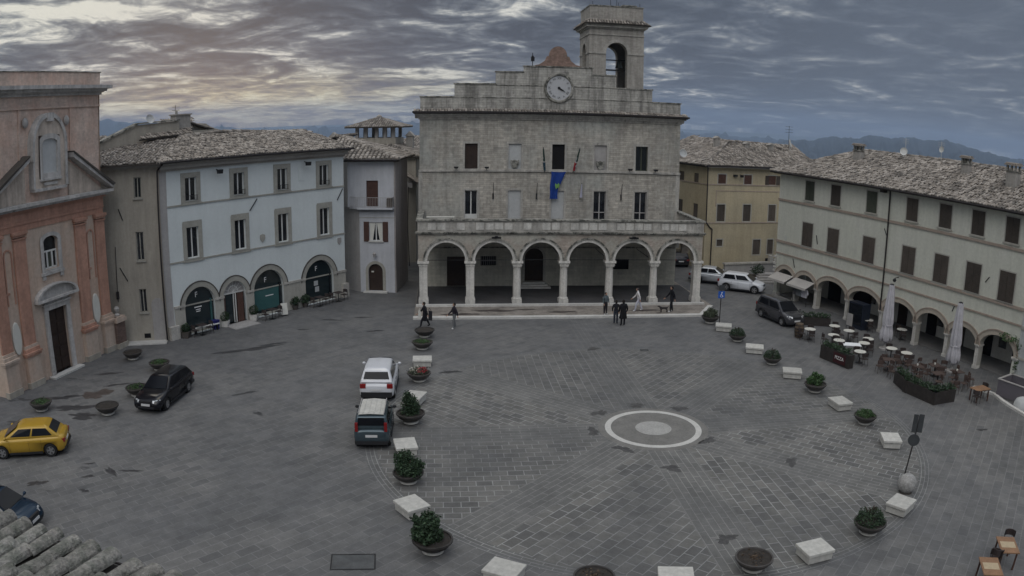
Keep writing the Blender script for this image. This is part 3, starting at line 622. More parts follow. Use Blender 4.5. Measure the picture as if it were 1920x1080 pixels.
# main cornice and tiled eave
mb = MB(); mb.box(-.50, 21.38, V0 - .10, V0 + .3, 14.0, 14.18); mb.box(-.66, 21.54, V0 - .26, V0 + .3, 14.18, 14.34); mb.box(-.80, 21.68, V0 - .40, V0 + .3, 14.34, 14.52)
for ux in (-.8, 21.28): mb.box(ux, ux + .4, V0 + .3, 19.0, 14.1, 14.5)
mb.build('main_cornice', m_hall_trim, hall)
mb = MB(); mb.box(-.98, 21.9, V0 - .66, V0 - .52, 14.54, 14.68); mb.box(-.98, -.82, V0 - .52, 19, 14.54, 14.66); mb.build('gutter', m_gutter, hall)
roof_slope([(-.9, V0 - .55, 14.56), (21.8, V0 - .55, 14.56), (21.8, V0 + .32, 14.86), (-.9, V0 + .32, 14.86)], hall, spacing=.23, length=.42, r=.10)
roof_slope([(-.9, 19, 14.56), (-.9, V0 - .4, 14.56), (-.35, V0 - .4, 14.80), (-.35, 19, 14.80)], hall, spacing=.26, length=.42)
# stepped gable wall
VG = V0 + 0.28
st = [(-.38, 14.6), (21.34, 14.6), (21.34, 15.75), (18.83, 15.75), (18.83, 16.80), (15.69, 16.80), (15.69, 17.86), (13.7, 17.86), (13.7, 18.42), (8.04, 18.42), (8.04, 17.92), (5.75, 17.92), (5.75, 16.90), (2.39, 16.90), (2.39, 15.82), (-.38, 15.82)]
mb = MB(); mb.prism(st, VG, VG + .55); mb.build('stepped_gable', m_gable, hall)
mb = MB()
for x0, x1, z in [(-.45, 2.39, 15.82), (2.32, 5.75, 16.90), (5.68, 8.04, 17.92), (7.97, 13.78, 18.42), (13.7, 15.77, 17.86), (15.69, 18.9, 16.80), (18.83, 21.42, 15.75)]: mb.box(x0, x1, VG - .06, VG + .60, z, z + .10)
mb.build('gable_coping', m_ledge, hall)
mb = MB(); mb.box(2.39, 18.83, VG - .035, VG + .01, 15.78, 15.84); mb.box(5.75, 15.69, VG - .035, VG + .01, 16.82, 16.88); mb.build('gable_moulding', m_ledge, hall)
cr = [(8.75, 18.52), (9.3, 18.66), (9.75, 18.98), (9.92, 19.35), (10.06, 19.37), (10.10, 19.40)] + [(10.83 + .74 * cos(pi - pi * i / 12), 19.42 + .78 * sin(pi - pi * i / 12)) for i in range(13)] + [(11.6, 19.37), (11.74, 19.35), (11.9, 18.98), (12.3, 18.68), (12.95, 18.52)]
mb = MB(); mb.prism(cr, VG + .05, VG + .45); mb.build('curved_crest', mat('crest_brick', (0.235, 0.15, 0.12), var=0.25, vscale=2, fine=0.2, brick=(.25, .07, .01, (.25, .2, .17), .15), patches=(1.5, .58, (.11, .105, .085))), hall)
mb = MB(); mb.prism(cr[:6] + [(10.04 - .06, 19.46)] + [(10.83 + .84 * cos(pi - pi * i / 12), 19.42 + .88 * sin(pi - pi * i / 12)) for i in range(13)] + cr[-5:] + cr[::-1][5:-6], VG - .01, VG + .52) if False else None
# clock
ck = thing('clock', None, None); ck.parent = hall; ck.location = (10.92, VG, 16.70)
def rot_y(a): return Matrix.Rotation(a, 4, 'Y')
F = Matrix.Rotation(pi / 2, 4, 'X')          # lathe axis towards the viewer
mb = MB(F); mb.lathe([(1.02, 0), (1.02, .10), (1.08, .16), (1.20, .16), (1.24, .08), (1.24, 0)], 40); mb.build('clock_rim', m_ledge, ck, smooth=False)
mb = MB(F); mb.lathe([(0, .05), (1.02, .05)], 40); mb.build('clock_face', mat('clock_face_white', (0.48, 0.485, 0.50), var=0.05, fine=0.05, patches=(2, .7, (.4, .4, .4))), ck)
for i, tx in enumerate(['XII', 'I', 'II', 'III', 'IIII', 'V', 'VI', 'VII', 'VIII', 'IX', 'X', 'XI']):
    a = i * pi / 6
    write(tx, .27, 'numeral', m_iron, ck, rot_y(a) @ Matrix.Translation((0, -.055, .80)) @ Matrix.Rotation(pi / 2, 4, 'X'), .004)
for a, L, w in ((radians(122), .62, .05), (radians(128), .40, .07)):
    mb = MB(rot_y(a)); mb.prism([(-w * .5, -.12), (w * .5, -.12), (w, L * .6), (0, L), (-w, L * .6)], -.10 - (.03 if L > .5 else 0), -.075 - (.03 if L > .5 else 0)); mb.build('clock_hand', m_iron, ck)
mb = MB(F); mb.lathe([(0, .14), (.09, .14), (.12, .05)], 14); mb.build('clock_boss', m_iron, ck)
mb = MB(); mb.tube((8.75, VG + .3, 18.5), (8.75, VG + .3, 19.6), .03, 6); mb.box(8.62, 8.90, VG + .2, VG + .4, 18.9, 19.25); mb.tube((8.6, VG + .3, 19.2), (8.95, VG + .3, 19.2), .02, 5); mb.sphere((8.75, VG + .3, 19.3), .1, 8, 6); mb.build('weather_mast', m_iron, hall)
# bell tower, square, behind the gable
tw = thing('bell_tower', None, None); tw.parent = hall; tw.location = (13.86, 9.0, 0)
TWW = 4.82
m_tower = mat('tower_stone', (0.40, 0.375, 0.34), brick=(0.32, 0.09, 0.006, (0.36, 0.34, 0.31), 0.08), var=0.14, vscale=0.5, fine=0.14, streak=0.25, bump=0.3)
def four(fn):
    for k in range(4):
        fn(Matrix.Translation((TWW / 2, TWW / 2, 0)) @ Matrix.Rotation(k * pi / 2, 4, 'Z') @ Matrix.Translation((-TWW / 2, -TWW / 2, 0)))
mb = MB()
def side(M):
    mb.M = M; mb.wall(rect(0, TWW, 14.0, 22.2), [arch_loop(TWW / 2, .95, 16.6, 20.05, 14)], 0, .8)
four(side)
mb.M = None; mb.box(.01, TWW - .01, .01, TWW - .01, 16.3, 16.5); mb.box(.3, TWW - .3, .3, TWW - .3, 21.6, 21.8)
mb.build('tower_wall', m_tower, tw)
mb = MB()
def inner(M):
    mb.M = M; mb.wall(rect(.8, TWW - .8, 16.5, 21.7), [arch_loop(TWW / 2, .95, 16.6, 20.05, 14)], .8, .01)
four(inner); mb.build('belfry_inner_wall', m_dark, tw)
mb = MB()
def trim(M):
    mb.M = M; ring_arch(mb, TWW / 2, .95, 1.24, 20.05, -.05, .02, 16)
    mb.box(-.07, TWW / 2 - .95, -.07, 0, 19.95, 20.08); mb.box(TWW / 2 + .95, TWW + .07, -.07, 0, 19.95, 20.08)
    mb.box(-.07, TWW, -.07, 0, 21.62, 21.72)
four(trim); mb.build('tower_trim', m_hall_trim, tw)
mb = MB(); mb.box(-.12, TWW + .12, -.12, TWW + .12, 22.2, 22.32); mb.box(-.3, TWW + .3, -.3, TWW + .3, 22.32, 22.5); mb.box(-.42, TWW + .42, -.42, TWW + .42, 22.5, 22.6); mb.build('tower_cornice', m_hall_trim, tw)
T0, T1 = -.55, TWW + .55
cs = [(T0, T0), (T1, T0), (T1, T1), (T0, T1)]; ci = [(.0, .0), (TWW, .0), (TWW, TWW), (.0, TWW)]
for k in range(4):
    a, b = cs[k], cs[(k + 1) % 4]; c, d = ci[(k + 1) % 4], ci[k]
    roof_slope([(*a, 22.62), (*b, 22.62), (*c, 22.98), (*d, 22.98)], tw, spacing=.25, length=.36, name='cornice_tiles')
mb = MB(); mb.wall(rect(0, TWW, 22.6, 24.22), [], 0, 0)
mb = MB()
for x0, x1, y0, y1 in ((.05, TWW - .05, .05, .35), (.05, TWW - .05, TWW - .35, TWW - .05), (.05, .35, .35, TWW - .35), (TWW - .35, TWW - .05, .35, TWW - .35)): mb.box(x0, x1, y0, y1, 22.6, 24.2)
mb.box(.3, TWW - .3, .3, TWW - .3, 22.7, 23.2); mb.build('tower_parapet', m_tower, tw)
mb = MB()
for x0, x1, y0, y1 in ((0, TWW, 0, .4), (0, TWW, TWW - .4, TWW), (0, .4, .4, TWW - .4), (TWW - .4, TWW, .4, TWW - .4)): mb.box(x0, x1, y0, y1, 24.2, 24.3)
mb.build('tower_coping', m_ledge, tw)
bm_ = mat('bell_bronze', (0.05, 0.06, 0.055), rough=.5, metal=.6)
mb = MB(); mb.lathe([(0, .95), (.12, .95), (.22, .88), (.27, .6), (.34, .3), (.52, 0), (.48, 0), (.2, .5)], 20, (1.75, 1.6, 17.3)); mb.tube((1.75, 1.6, 18.2), (1.75, 1.6, 18.6), .06, 8); mb.build('bell', bm_, tw, smooth=True)
mb = MB(); mb.lathe([(0, .7), (.1, .7), (.18, .6), (.22, .3), (.36, 0)], 16, (3.1, 2.2, 18.9)); mb.build('bell', bm_, tw, smooth=True)
mb = MB(); mb.tube((.8, 1.6, 18.65), (4.0, 1.6, 18.65), .07, 8); mb.tube((.8, 2.2, 19.6), (4.0, 2.2, 19.6), .05, 8); mb.build('bell_beam', m_iron, tw)
for x, y in ((.3, .2), (2.45, .3), (2.6, .3), (1.9, .3), (4.5, .2)):
    mb = MB(); mb.tube((x, y, 24.3), (x, y, 24.3 + (1.1 if abs(x - 2.1) < .5 else .35)), .02, 5); mb.build('aerial', m_iron, tw)
mb = MB(); mb.box(3.0, 4.1, .6, 1.4, 24.3, 24.38); mb.box(3.1, 3.2, .7, .8, 23.2, 24.3); mb.prism([(2.9, 24.38), (4.1, 24.44), (4.4, 24.3), (4.3, 24.5), (3.0, 24.5)], .5, 1.4); mb.build('dish_antenna', m_ledge, tw)
# flags on the hall (each its own thing)
def flag_mesh(pts, drop):
    mb = MB(); n = len(pts); v = []; f = []
    for j in range(9):
        for i, (x, y, z) in enumerate(pts): v.append(drop(x, y, z, j / 8, i / (n - 1)))
    for j in range(8):
        for i in range(n - 1): f.append((j * n + i, j * n + i + 1, (j + 1) * n + i + 1, (j + 1) * n + i))
    mb.add(v, f); mb.add([(a, b + .012, c) for a, b, c in v], [q[::-1] for q in f]); return mb
hm = Matrix.Translation((-6.69, 57.12, 0)) @ Matrix.Rotation(HA, 4, 'Z')
def on_hall(o, u, v, z): o.location = hm @ Vector((u, v, z)); o.rotation_euler = (0, 0, HA); return o
m_blue = mat('blue_flag_cloth', (0.012, 0.045, 0.23), var=.12, vscale=3, fine=.06, rough=.8)
def bdrop(x, y, z, j, i):
    wl = -.60; wr = .64 - .58 * min(1, j * 1.7)
    xx = wl - .12 * j + (wr - wl) * i + .03 * sin(j * 9 + i * 4)
    return (xx, y - .06 * sin(i * 9) - .05 * j, z - 2.25 * j + .05 * sin(pi * i) * (j == 0) * -1)
fl = thing('hanging_flag', 'blue flag with a small green emblem hanging below the middle window', 'flag'); on_hall(fl, 10.92, V0 - .25, 9.80)
flag_mesh([(0, 0, 0)] * 8, bdrop).build('cloth', m_blue, fl, smooth=True)
mb = MB(); mb.prism([(-.28, -.95), (-.12, -1.05), (0, -.92), (.10, -1.08), (.0, -1.35), (-.12, -1.30), (-.2, -1.45), (-.3, -1.2)], -.165, -.14); mb.build('emblem', mat('green_emblem', (0.16, 0.33, 0.10)), fl)
mb = MB(); mb.tube((-.62, 0, .03), (.62, 0, .03), .03, 6); mb.build('rail', m_wfr, fl)
for u, lean, lab, cols in ((9.78, -.16, 'furled green and white flag on the pole left of the blue flag', None), (12.12, .26, 'furled red white and green flag on the pole right of the blue flag', 1)):
    f_ = thing('furled_flag', lab, 'flag', group='furled flags above the string course'); on_hall(f_, u, V0 - .15, 9.78)
    mb = MB(); mb.tube((0, 0, -.05), (lean * 1.55, -.9, 2.05), .025, 6); mb.build('pole', m_iron, f_)
    for q, (a, b, cc) in enumerate(((.95, .5, (.03, .06, .05)), (.62, .28, (.45, .46, .46)), (.40, .12, (.35, .03, .04)))):
        if not cols and q == 2: cc = (.03, .07, .10)
        mb = MB(); mb.tube((lean * 1.55 * a, -.9 * a, 2.05 * a - .03), (lean * 1.55 * b + .02, -.9 * b + .02, 2.05 * b - .12), .05 + .03 * q, 8, r1=.09); mb.build('cloth', mat('flag_cloth_%d%d' % (q, bool(cols)), cc), f_)
f_ = thing('furled_flag', 'pale lilac furled flag on the bracket right of the blue flag', 'flag', group='furled flags above the string course'); on_hall(f_, 12.75, V0 - .08, 7.5)
mb = MB(); mb.tube((0, 0, 0), (.1, -.3, 1.4), .022, 6); mb.build('pole', m_iron, f_)
mb = MB(); mb.tube((.1, -.3, 1.3), (.06, -.2, .2), .03, 8, r1=.11); mb.build('cloth', mat('lilac_cloth', (.42, .42, .52)), f_)

# ------------------------------------------------------------------ CHURCH
CA = 1.388
ch = thing('church', 'red and ochre plastered church front with broken pediment and white ovals', 'church', (-25.9, 44.39, 0), CA)
AX = -5.72
def mir(u): return 2 * AX - u
mb = MB(); mb.wall(rect(-10.95, -.50, 0, 9.4), [rect(AX - .85, AX + .85, .10, 4.0), arch_loop(AX - .02, .66, 6.35, 8.0, 10, .45)], 0, .35); mb.box(-10.95, -.5, .9, 14, 0, 9.4) if False else None
mb.add([(-.5, 0, 0), (-.5, 14, 0), (-.5, 14, 17), (-.5, 0, 17), (-10.95, 0, 0), (-10.95, 14, 0), (-10.95, 14, 17), (-10.95, 0, 17)], [(0, 1, 2, 3), (4, 5, 6, 7)])
mb.build('lower_wall', m_church, ch)
mb = MB(); mb.box(-10.9, -.55, .05, .5, 9.3, 16.9); mb.box(-10.9, -.56, .5, 14, 16.5, 16.9); mb.build('upper_wall', m_church_up, ch)
mb = MB(); mb.box(-10.9, -.6, .5, .6, 0.01, 9.4); mb.build('dark_backing', m_black, ch)  # darkness of the church interior put into a flat black sheet
# recessed upper panel, strings
mb = MB(); mb.box(-10.95, -.50, -.05, .05, 15.72, 15.84); mb.box(AX - 2.35, AX - 2.25, -.03, .05, 12.0, 15.72); mb.box(AX + 2.25, AX + 2.35, -.03, .05, 12.0, 15.72); mb.build('upper_moulding', m_church_up, ch)
mb = MB(); mb.box(-11.05, -.40, -.12, .1, 16.45, 16.6); mb.box(-11.3, -.15, -.4, .1, 16.66, 16.82); mb.box(-11.55, .12, -.65, .2, 16.82, 17.04); mb.box(-.5, .1, .2, 14, 16.82, 17.04); mb.box(-11.15, -.30, -.25, .1, 16.6, 16.66)
mb.build('top_cornice', m_church_st, ch)
mb = MB(); mb.box(-11.0, -.52, -.05, .5, 17.04, 17.86); mb.build('attic', m_church_up, ch)
mb = MB(); mb.box(-11.05, -.47, -.1, .55, 17.86, 17.92); mb.build('attic_coping', m_ledge, ch)
# entablature
mb = MB(); mb.box(-11.0, -.42, -.10, .02, 9.30, 9.42); mb.box(-10.97, -.47, -.05, .02, 8.95, 9.30); mb.box(-11.0, -.42, -.06, .02, 9.42, 9.98); mb.box(-11.1, -.3, -.2, .02, 9.98, 10.10)
mb.build('frieze', m_church_red, ch)
mb = MB(); mb.box(-11.2, -.05, -.40, .05, 10.12, 10.26); mb.box(-11.4, .15, -.58, .05, 10.26, 10.44); mb.build('cornice', m_church_st, ch)
for s in (1, -1):
    e = 0.18 if s > 0 else mir(0.18); i_ = -3.75 if s > 0 else mir(-3.75)
    mb = MB(); mb.prism([(e, 10.46), (i_, 12.72), (i_, 13.0), (e + .1 * s, 10.66)], -.58, .05); mb.build('raking_cornice', m_church_st, ch)
    mb = MB(); mb.prism([(e - .1 * s, 10.66), (i_, 13.0), (i_, 13.10), (e + .15 * s, 10.74)], -.66, .05); mb.build('raking_tiles', m_under, ch)
    mb = MB(); mb.prism([(e - .6 * s, 10.45), (i_, 12.55), (i_, 10.45)], -.06, .04); mb.build('pediment_field', m_pedim, ch)
    for k, (a, b) in enumerate(((-3.45, -2.42), (-1.42, -.50))):
        if s < 0: a, b = mir(b), mir(a)
        mb = MB(); mb.box(a, b, -.14, .02, 2.3, 8.60); mb.build('pilaster', m_church_red, ch)
        mb = MB(); mb.box(a - .05, b + .05, -.20, .02, 8.50, 8.58); mb.box(a - .06, b + .06, -.22, .02, 8.66, 8.78); mb.box(a - .12, b + .12, -.28, .02, 8.78, 8.95); mb.build('pilaster_capital', m_church_red, ch)
        mb = MB(); mb.box(a - .06, b + .06, -.2, .02, 2.3, 2.48); mb.box(a - .08, b + .08, -.28, .02, 0.35, 1.85); mb.build('pedestal', m_church, ch)
        mb = MB(); mb.box(a - .14, b + .14, -.36, .02, 1.85, 1.98); mb.box(a - .20, b + .20, -.42, .02, 1.98, 2.10); mb.box(a - .10, b + .10, -.30, .02, 2.10, 2.30); mb.build('pedestal_cap', m_church_red if k == 0 else m_church, ch)
        mb = MB(); mb.box(a - .14, b + .14, -.34, .02, 0.0, .35); mb.build('plinth', m_beige, ch)
    c = -1.92 if s > 0 else mir(-1.92)
    mb = MB(); ring_arch(mb, c, .27, .36, 7.75, -.06, .02, 10); mb.box(c - .36, c - .27, -.06, .02, 5.0, 7.75); mb.box(c + .27, c + .36, -.06, .02, 5.0, 7.75); mb.box(c - .45, c - .1, -.07, .02, 5.6, 5.72); mb.build('panel_moulding', m_church_red, ch)
    mb = MB(Matrix.Translation((c, 0, 3.07)) @ Matrix.Rotation(pi / 2, 4, 'X') @ Matrix.Diagonal((.36, .95, 1, 1))); mb.lathe([(0, .10), (.94, .10), (1, .07), (1, 0)], 32); mb.build('oval_plaque', m_tabtop, ch)
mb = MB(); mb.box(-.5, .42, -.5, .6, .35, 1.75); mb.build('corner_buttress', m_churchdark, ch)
mb = MB(); mb.box(-.55, .52, -.6, .6, 1.75, 1.98); mb.box(-.5, .45, -.55, .6, 1.98, 2.1); mb.build('corner_buttress_cap', m_church, ch)
mb = MB(); mb.box(-.5, .50, -.58, .6, 0, .35); mb.build('corner_plinth', m_beige, ch)
mb = MB(); mb.lathe([(0, 0), (.16, 0), (.2, .1), (.08, .2), (.16, .35), (.2, .5), (.1, .62), (0, .66)], 12, (.0, -.2, 2.1)); mb.build('urn', m_church_st, ch)
# aedicule
mb = MB(); mb.wall(arch_loop(AX, 1.36, 11.15, 13.55, 14, 1.25), [rect(AX - .95, AX + .95, 11.65, 14.15)], -.34, .2); mb.add([(AX + sx * 1.36, y, z) for sx in (-1, 1) for z in (11.15, 13.6) for y in (-.34, .05)], [(0, 1, 3, 2), (4, 5, 7, 6)]); mb.build('aedicule', m_pedim, ch)
mb = MB(); ring_arch(mb, AX, 1.36, 1.56, 13.55, -.46, .05, 16, flat=1.22); mb.box(AX - 1.56, AX - 1.36, -.44, .05, 12.7, 13.55); mb.box(AX + 1.36, AX + 1.56, -.44, .05, 11.15, 13.55); mb.box(AX - 1.50, AX - 1.36, -.40, .05, 11.15, 12.7); mb.box(AX - .28, AX + .28, -.52, -.3, 14.95, 15.45); mb.build('aedicule_frame', m_church_st, ch)
mb = MB(); mb.wall(arch_loop(AX, .92, 11.68, 13.9, 10, .38), [arch_loop(AX, .66, 11.98, 13.72, 10, .36)], -.42, .14); mb.box(AX - .95, AX + .95, -.48, -.3, 11.55, 11.68); mb.build('niche_frame', m_church_st, ch)
mb = MB(); mb.prism(arch_loop(AX, .68, 11.95, 13.72, 10, .36), -.29, -.26); mb.build('niche_panel', m_blind, ch)
mb = MB(); mb.box(AX - 1.45, AX + 1.45, -.42, .05, 10.98, 11.15); mb.box(AX - .6, AX + .6, -.40, -.3, 11.28, 11.45); mb.build('niche_sill', m_church_st, ch)
for s in (-1, 1):
    mb = MB(); mb.sphere((AX + 1.85 * s, -.1, 14.95), .24, 10, 8, sc=(1, .6, 1.3)); mb.build('carved_corbel', m_church_st, ch, smooth=True)
# window
mb = MB(); mb.wall([(AX - .98, 6.22), (AX + .94, 6.22)] + [(AX - .02 + .96 * cos(pi * i / 10), 8.1 + .42 * sin(pi * i / 10)) for i in range(11)], [arch_loop(AX - .02, .66, 6.35, 8.0, 10, .45)], -.07, .07, back=False); mb.box(AX - 1.05, AX + 1.0, -.14, .0, 6.05, 6.22); mb.box(AX - .98, AX - .7, -.1, 0, 5.8, 6.05); mb.box(AX + .65, AX + .94, -.1, 0, 5.8, 6.05); mb.build('window_surround', m_church_st, ch)
w = MB(); x0, x1 = AX - .68, AX + .64
w.box(x0, x1, .14, .2, 7.35, 7.45); w.box(x0, x0 + .09, .14, .2, 6.36, 7.35); w.box(x1 - .09, x1, .14, .2, 6.36, 7.35); w.box(AX - .30, AX - .18, .14, .2, 6.36, 7.35); w.box(AX + .16, AX + .28, .14, .2, 6.36, 7.35); w.box(x0, x1, .14, .2, 6.36, 6.46)
wo_ = w.build('window', m_wfr, ch); g_ = MB(); g_.prism(arch_loop(AX - .02, .67, 6.36, 8.0, 10, .45), .22, .23); g_.build('pane', m_glass, wo_)
g_ = MB(); g_.box(AX - .18, AX + .16, .205, .215, 6.46, 7.35); g_.build('curtain', m_shutg, wo_)
# portal
mb = MB(); mb.box(AX - .85, AX + .85, .2, .26, .1, 4.0)
for q in range(5):
    for s in (-1, 1):
        a, b = (AX - .77, AX - .06) if s < 0 else (AX + .06, AX + .77); mb.box(a, b, .16, .2, .2 + q * .76, .82 + q * .76)
dr = mb.build('door', m_wood, ch)
mb = MB(); mb.box(AX - 1.2, AX - .85, -.12, .05, .1, 4.05); mb.box(AX + .85, AX + 1.2, -.12, .05, .1, 4.05); mb.box(AX - 1.2, AX + 1.2, -.12, .05, 4.0, 4.28); mb.box(AX - 1.28, AX + 1.28, -.2, .05, 4.28, 4.4); mb.box(AX - 1.1, AX + 1.1, -.1, .05, 4.4, 4.62); mb.build('portal_frame', m_church_st, ch)
mb = MB(); ring_arch(mb, AX, 1.72, 1.92, 4.72, -.38, .05, 16, flat=.42); mb.box(AX - 1.92, AX + 1.92, -.40, .05, 4.60, 4.74); mb.prism([(AX - 1.7, 4.74), (AX + 1.7, 4.74)] + [(AX + 1.72 * cos(pi * i / 12), 4.74 + .42 * 1.70 * sin(pi * i / 12)) for i in range(1, 12)], -.08, .04); mb.build('curved_pediment', m_church_st, ch)
mb = MB(); mb.box(AX - 1.45, AX + 1.45, -.55, .3, 0, .10); mb.build('door_step', m_kerb, ch)

# ------------------------------------------------------------------ WHITE PALAZZO
WA = 0.9714; WL = 16.85
wb = thing('white_palazzo', 'pale blue white three-storey building with four shop arches', 'building', (-22.81, 46.36, 0), WA)
SM = Matrix.Rotation(0.3 - WA, 4, 'Z')                     # frame of its beige side wall
TW = [(2.50, 1), (6.60, 1), (10.58, 1), (14.74, 1)]
ARCH = [(2.78, 1.30, 2.13), (5.83, 1.02, 2.20), (8.98, 1.43, 2.20), (14.05, 1.50, 2.10)]
holes = []
for u, _ in TW: holes += [rect(u - .47, u + .47, 9.07, 10.65), rect(u - .50, u + .50, 5.22, 7.32)]
holes2 = []
for k, (c, r, zs) in enumerate(ARCH): holes.append(arch_loop(c, r, .05, zs - .25 if k != 1 else zs - .15, 16))
mb = MB(); mb.wall(rect(.55, WL, 0, 11.85), holes, 0, .32); mb.add([(WL, 0, 0), (WL, 12, 0), (WL, 12, 11.8), (WL, 0, 11.8)], [(0, 1, 2, 3)]); mb.build('wall', m_white, wb)
mb = MB(); mb.box(.6, WL - .1, .75, .85, 0, 11.8); mb.build('dark_backing', m_black, wb)  # near-black sheet paints the dark behind shop and window openings
mb = MB(); mb.box(0.0, .55, -.02, .3, 0, 11.85); mb.build('corner_strip', m_quoin, wb)
# rusticated ground strip in the pier colour between the arches
def pier(x0, x1, z1): 
    m_ = MB(); m_.box(x0, x1, -.05, .0, 0, z1); m_.build('pier', m_sandstone, wb)
edges = [(.62, ARCH[0][0] - 1.30), (ARCH[0][0] + 1.30, ARCH[1][0] - 1.02), (ARCH[1][0] + 1.02, ARCH[2][0] - 1.43), (ARCH[2][0] + 1.43, ARCH[3][0] - 1.50), (ARCH[3][0] + 1.5, WL)]
for a, b in edges: pier(a, b, 2.02)
for a, b in edges:
    m_ = MB(); m_.box(a - .03, b + .03, -.11, .0, 2.02, 2.18); m_.build('impost', m_hall_trim, wb)
mb = MB(); mb.flat([(.0, -.35), (.8, -.25), (.8, 0), (.0, 0)], 0, .9); mb.flat([(WL - .5, -.3), (WL + .1, -.3), (WL + .1, 0), (WL - .5, 0)], 0, 1.1); mb.build('buttress_foot', m_hall_trim, wb)
for c, r, zs in ARCH:
    z = zs - .25 if r != 1.02 else zs - .15
    mb = MB(); ring_arch(mb, c, r, r + .36, z, -.06, .0, 20); mb.build('arch_band', m_wframe, wb)
    mb = MB(); ring_arch(mb, c, r + .36, r + .42, z, -.09, .0, 20); mb.build('arch_edge', m_under, wb)
# shop fronts
SGN = mat('sign_white', (0.75, 0.75, 0.75), var=0, fine=0)
for k, (c, r, zs) in enumerate(ARCH):
    z = zs - .25 if k != 1 else zs - .15
    if k == 1:
        d = MB(); d.box(c + .25, c + .78, .05, .12, .05, 2.15); d.build('open_door_leaf', m_wood2, wb); d = MB(); d.box(c - .98, c - .80, .1, .2, .05, 2.15); d.build('door_jamb', m_wood2, wb)
        f = MB(); f.box(c - r, c + r, .22, .28, 2.15, 2.25); f.box(c - .02, c + .04, .2, .26, .05, 2.15); f.box(c + .12, c + .18, .12, .2, .05, 2.15); f.build('door_frame', m_wfr, wb)
        f = MB(); f.prism([(c - r, 2.25), (c + r, 2.25)] + [(c + r * cos(pi * i / 12), max(2.25, z + r * sin(pi * i / 12))) for i in range(1, 12)], .24, .27); f.build('fanlight', m_quoin, wb)
        f = MB()
        for i in range(1, 8): f.tube((c, .22, 2.25), (c + .95 * cos(pi * i / 8), .22, 2.22 + .9 * sin(pi * i / 8)), .016, 5)
        ring_arch(f, c, .42, .46, 2.25, .2, .24, 12); f.build('fanlight_grille', m_wfr, wb)
        f = MB(); f.box(c - .8, c + .0, .3, .33, .05, 2.15); f.build('glass_door', m_glass2, wb)
        f = MB(); f.box(c - 1.1, c + 1.1, -1.5, .3, 0.0, .05); f.build('doorstep', m_quoin, wb)
        continue
    f = MB(); f.prism(arch_loop(c, r, .05, z, 16), .24, .27); sh = f.build('shop_window', m_glass2, wb)
    f = MB(); f.box(c - r, c + r, .16, .24, 1.98, 2.06); f.box(c - r, c + r, .14, .24, .05, .22); f.build('shop_transom', m_wframe, wb)
    if k == 2:
        f = MB(); f.box(c - r + .02, c + r - .35, .20, .235, .45, 1.96); f.build('teal_panel', m_teal, wb)
        write('oasi', .16, 'sign_lettering', SGN, wb, upright(c + .1, .19, 1.55)) if False else None
        f = MB(); f.box(c - .2, c + .55, .185, .20, 1.40, 1.46); f.build('sign_line', SGN, wb)
    zf = 2.62 if k != 3 else 2.66
    write('F', .52, 'shop_logo', SGN, wb, upright(c - .15, .215, zf))
    if k == 0:
        for q, (ww, zz) in enumerate(((.62, 1.72), (.40, 1.55), (.34, 1.42))):
            f = MB(); f.box(c - .05 - ww / 2, c - .05 + ww / 2, .215, .235, zz, zz + .07 - .02 * (q > 0)); f.build('sign_line', SGN, wb)
    if k == 3:
        f = MB(); f.box(c - .4, c + .0, .21, .235, 1.35, 1.72); f.box(c - .3, c + .1, .21, .235, .85, 1.25); f.build('poster', m_lampw, wb)
        lm = MB(); lm.sphere((c - .85, .2, 3.05), .09, 8, 6); lm.sphere((c - .62, .2, 3.12), .07, 8, 6)
        lm.build('shop_lamp', mat('lamp_glow', (1, .9, .75), emit=((1, .88, .7), 2.2), var=0, fine=0), wb)
    mb = MB(); mb.box(c + r - .32, c + r - .24, .12, .24, .05, z + .3); mb.build('shop_mullion', m_glass if k else m_teal, wb)
# string courses, frames, windows
for z in (8.80, 5.04):
    mb = MB(); mb.box(.55, WL + .02, -.06, .0, z, z + .10); mb.build('string_course', m_wframe, wb)
for u, _ in TW:
    for z0, z1, w in ((9.07, 10.65, .47), (5.22, 7.32, .50)):
        mb = MB(); mb.wall(rect(u - .80, u + .80, z0 - .24, z1 + (.32 if w < .5 else .42)), [rect(u - w, u + w, z0, z1)], -.06, .06); mb.add([(u + s * .8, y, z) for s in (-1, 1) for z in (z0 - .24, z1 + .32) for y in (-.06, 0)], [(0, 1, 3, 2), (4, 5, 7, 6)])
        mb.box(u - .86, u + .86, -.10, -.06, z0 - .24, z0 - .12); mb.build('window_surround', m_wframe, wb)
        part_window(wb, u, z0, z1, w * 2, .12, 'frame', m_wfr)
    g_ = MB(); g_.box(u - .5, u + .5, -.16, -.13, 9.42, 9.45); g_.box(u - .5, u + .5, -.16, -.13, 9.12, 9.15)
    for q in range(9): g_.box(u - .5 + q * .12, u - .485 + q * .12, -.155, -.135, 9.15, 9.42)
    g_.build('window_railing', m_iron, wb)
mb = MB(); mb.box(0.0, WL + .1, -.12, .0, 11.18, 11.34); mb.box(-.1, WL + .2, -.34, .0, 11.34, 11.6); mb.box(-.15, WL + .3, -.52, .0, 11.6, 11.72); mb.build('eave_cornice', m_soffit, wb)
mb = MB(); mb.tube((-.5, -.72, 11.80), (WL + .5, -.72, 11.80), .08, 8); mb.build('gutter', m_gutter, wb)
mb = MB(); mb.path([(-.1, -.7, 11.7), (-.22, -.15, 11.3), (-.22, -.12, .1)], .06, 8); mb.build('downpipe', m_gutter, wb)
for u0, z0, u1, z1 in ((8.19, 8.65, 7.50, 7.85), (16.7, 8.65, 16.1, 7.8)):
    mb = MB(); mb.tube((u0, -.05, z0), (u1, -.05, z1), .035, 6); mb.build('wall_tie', m_iron, wb)
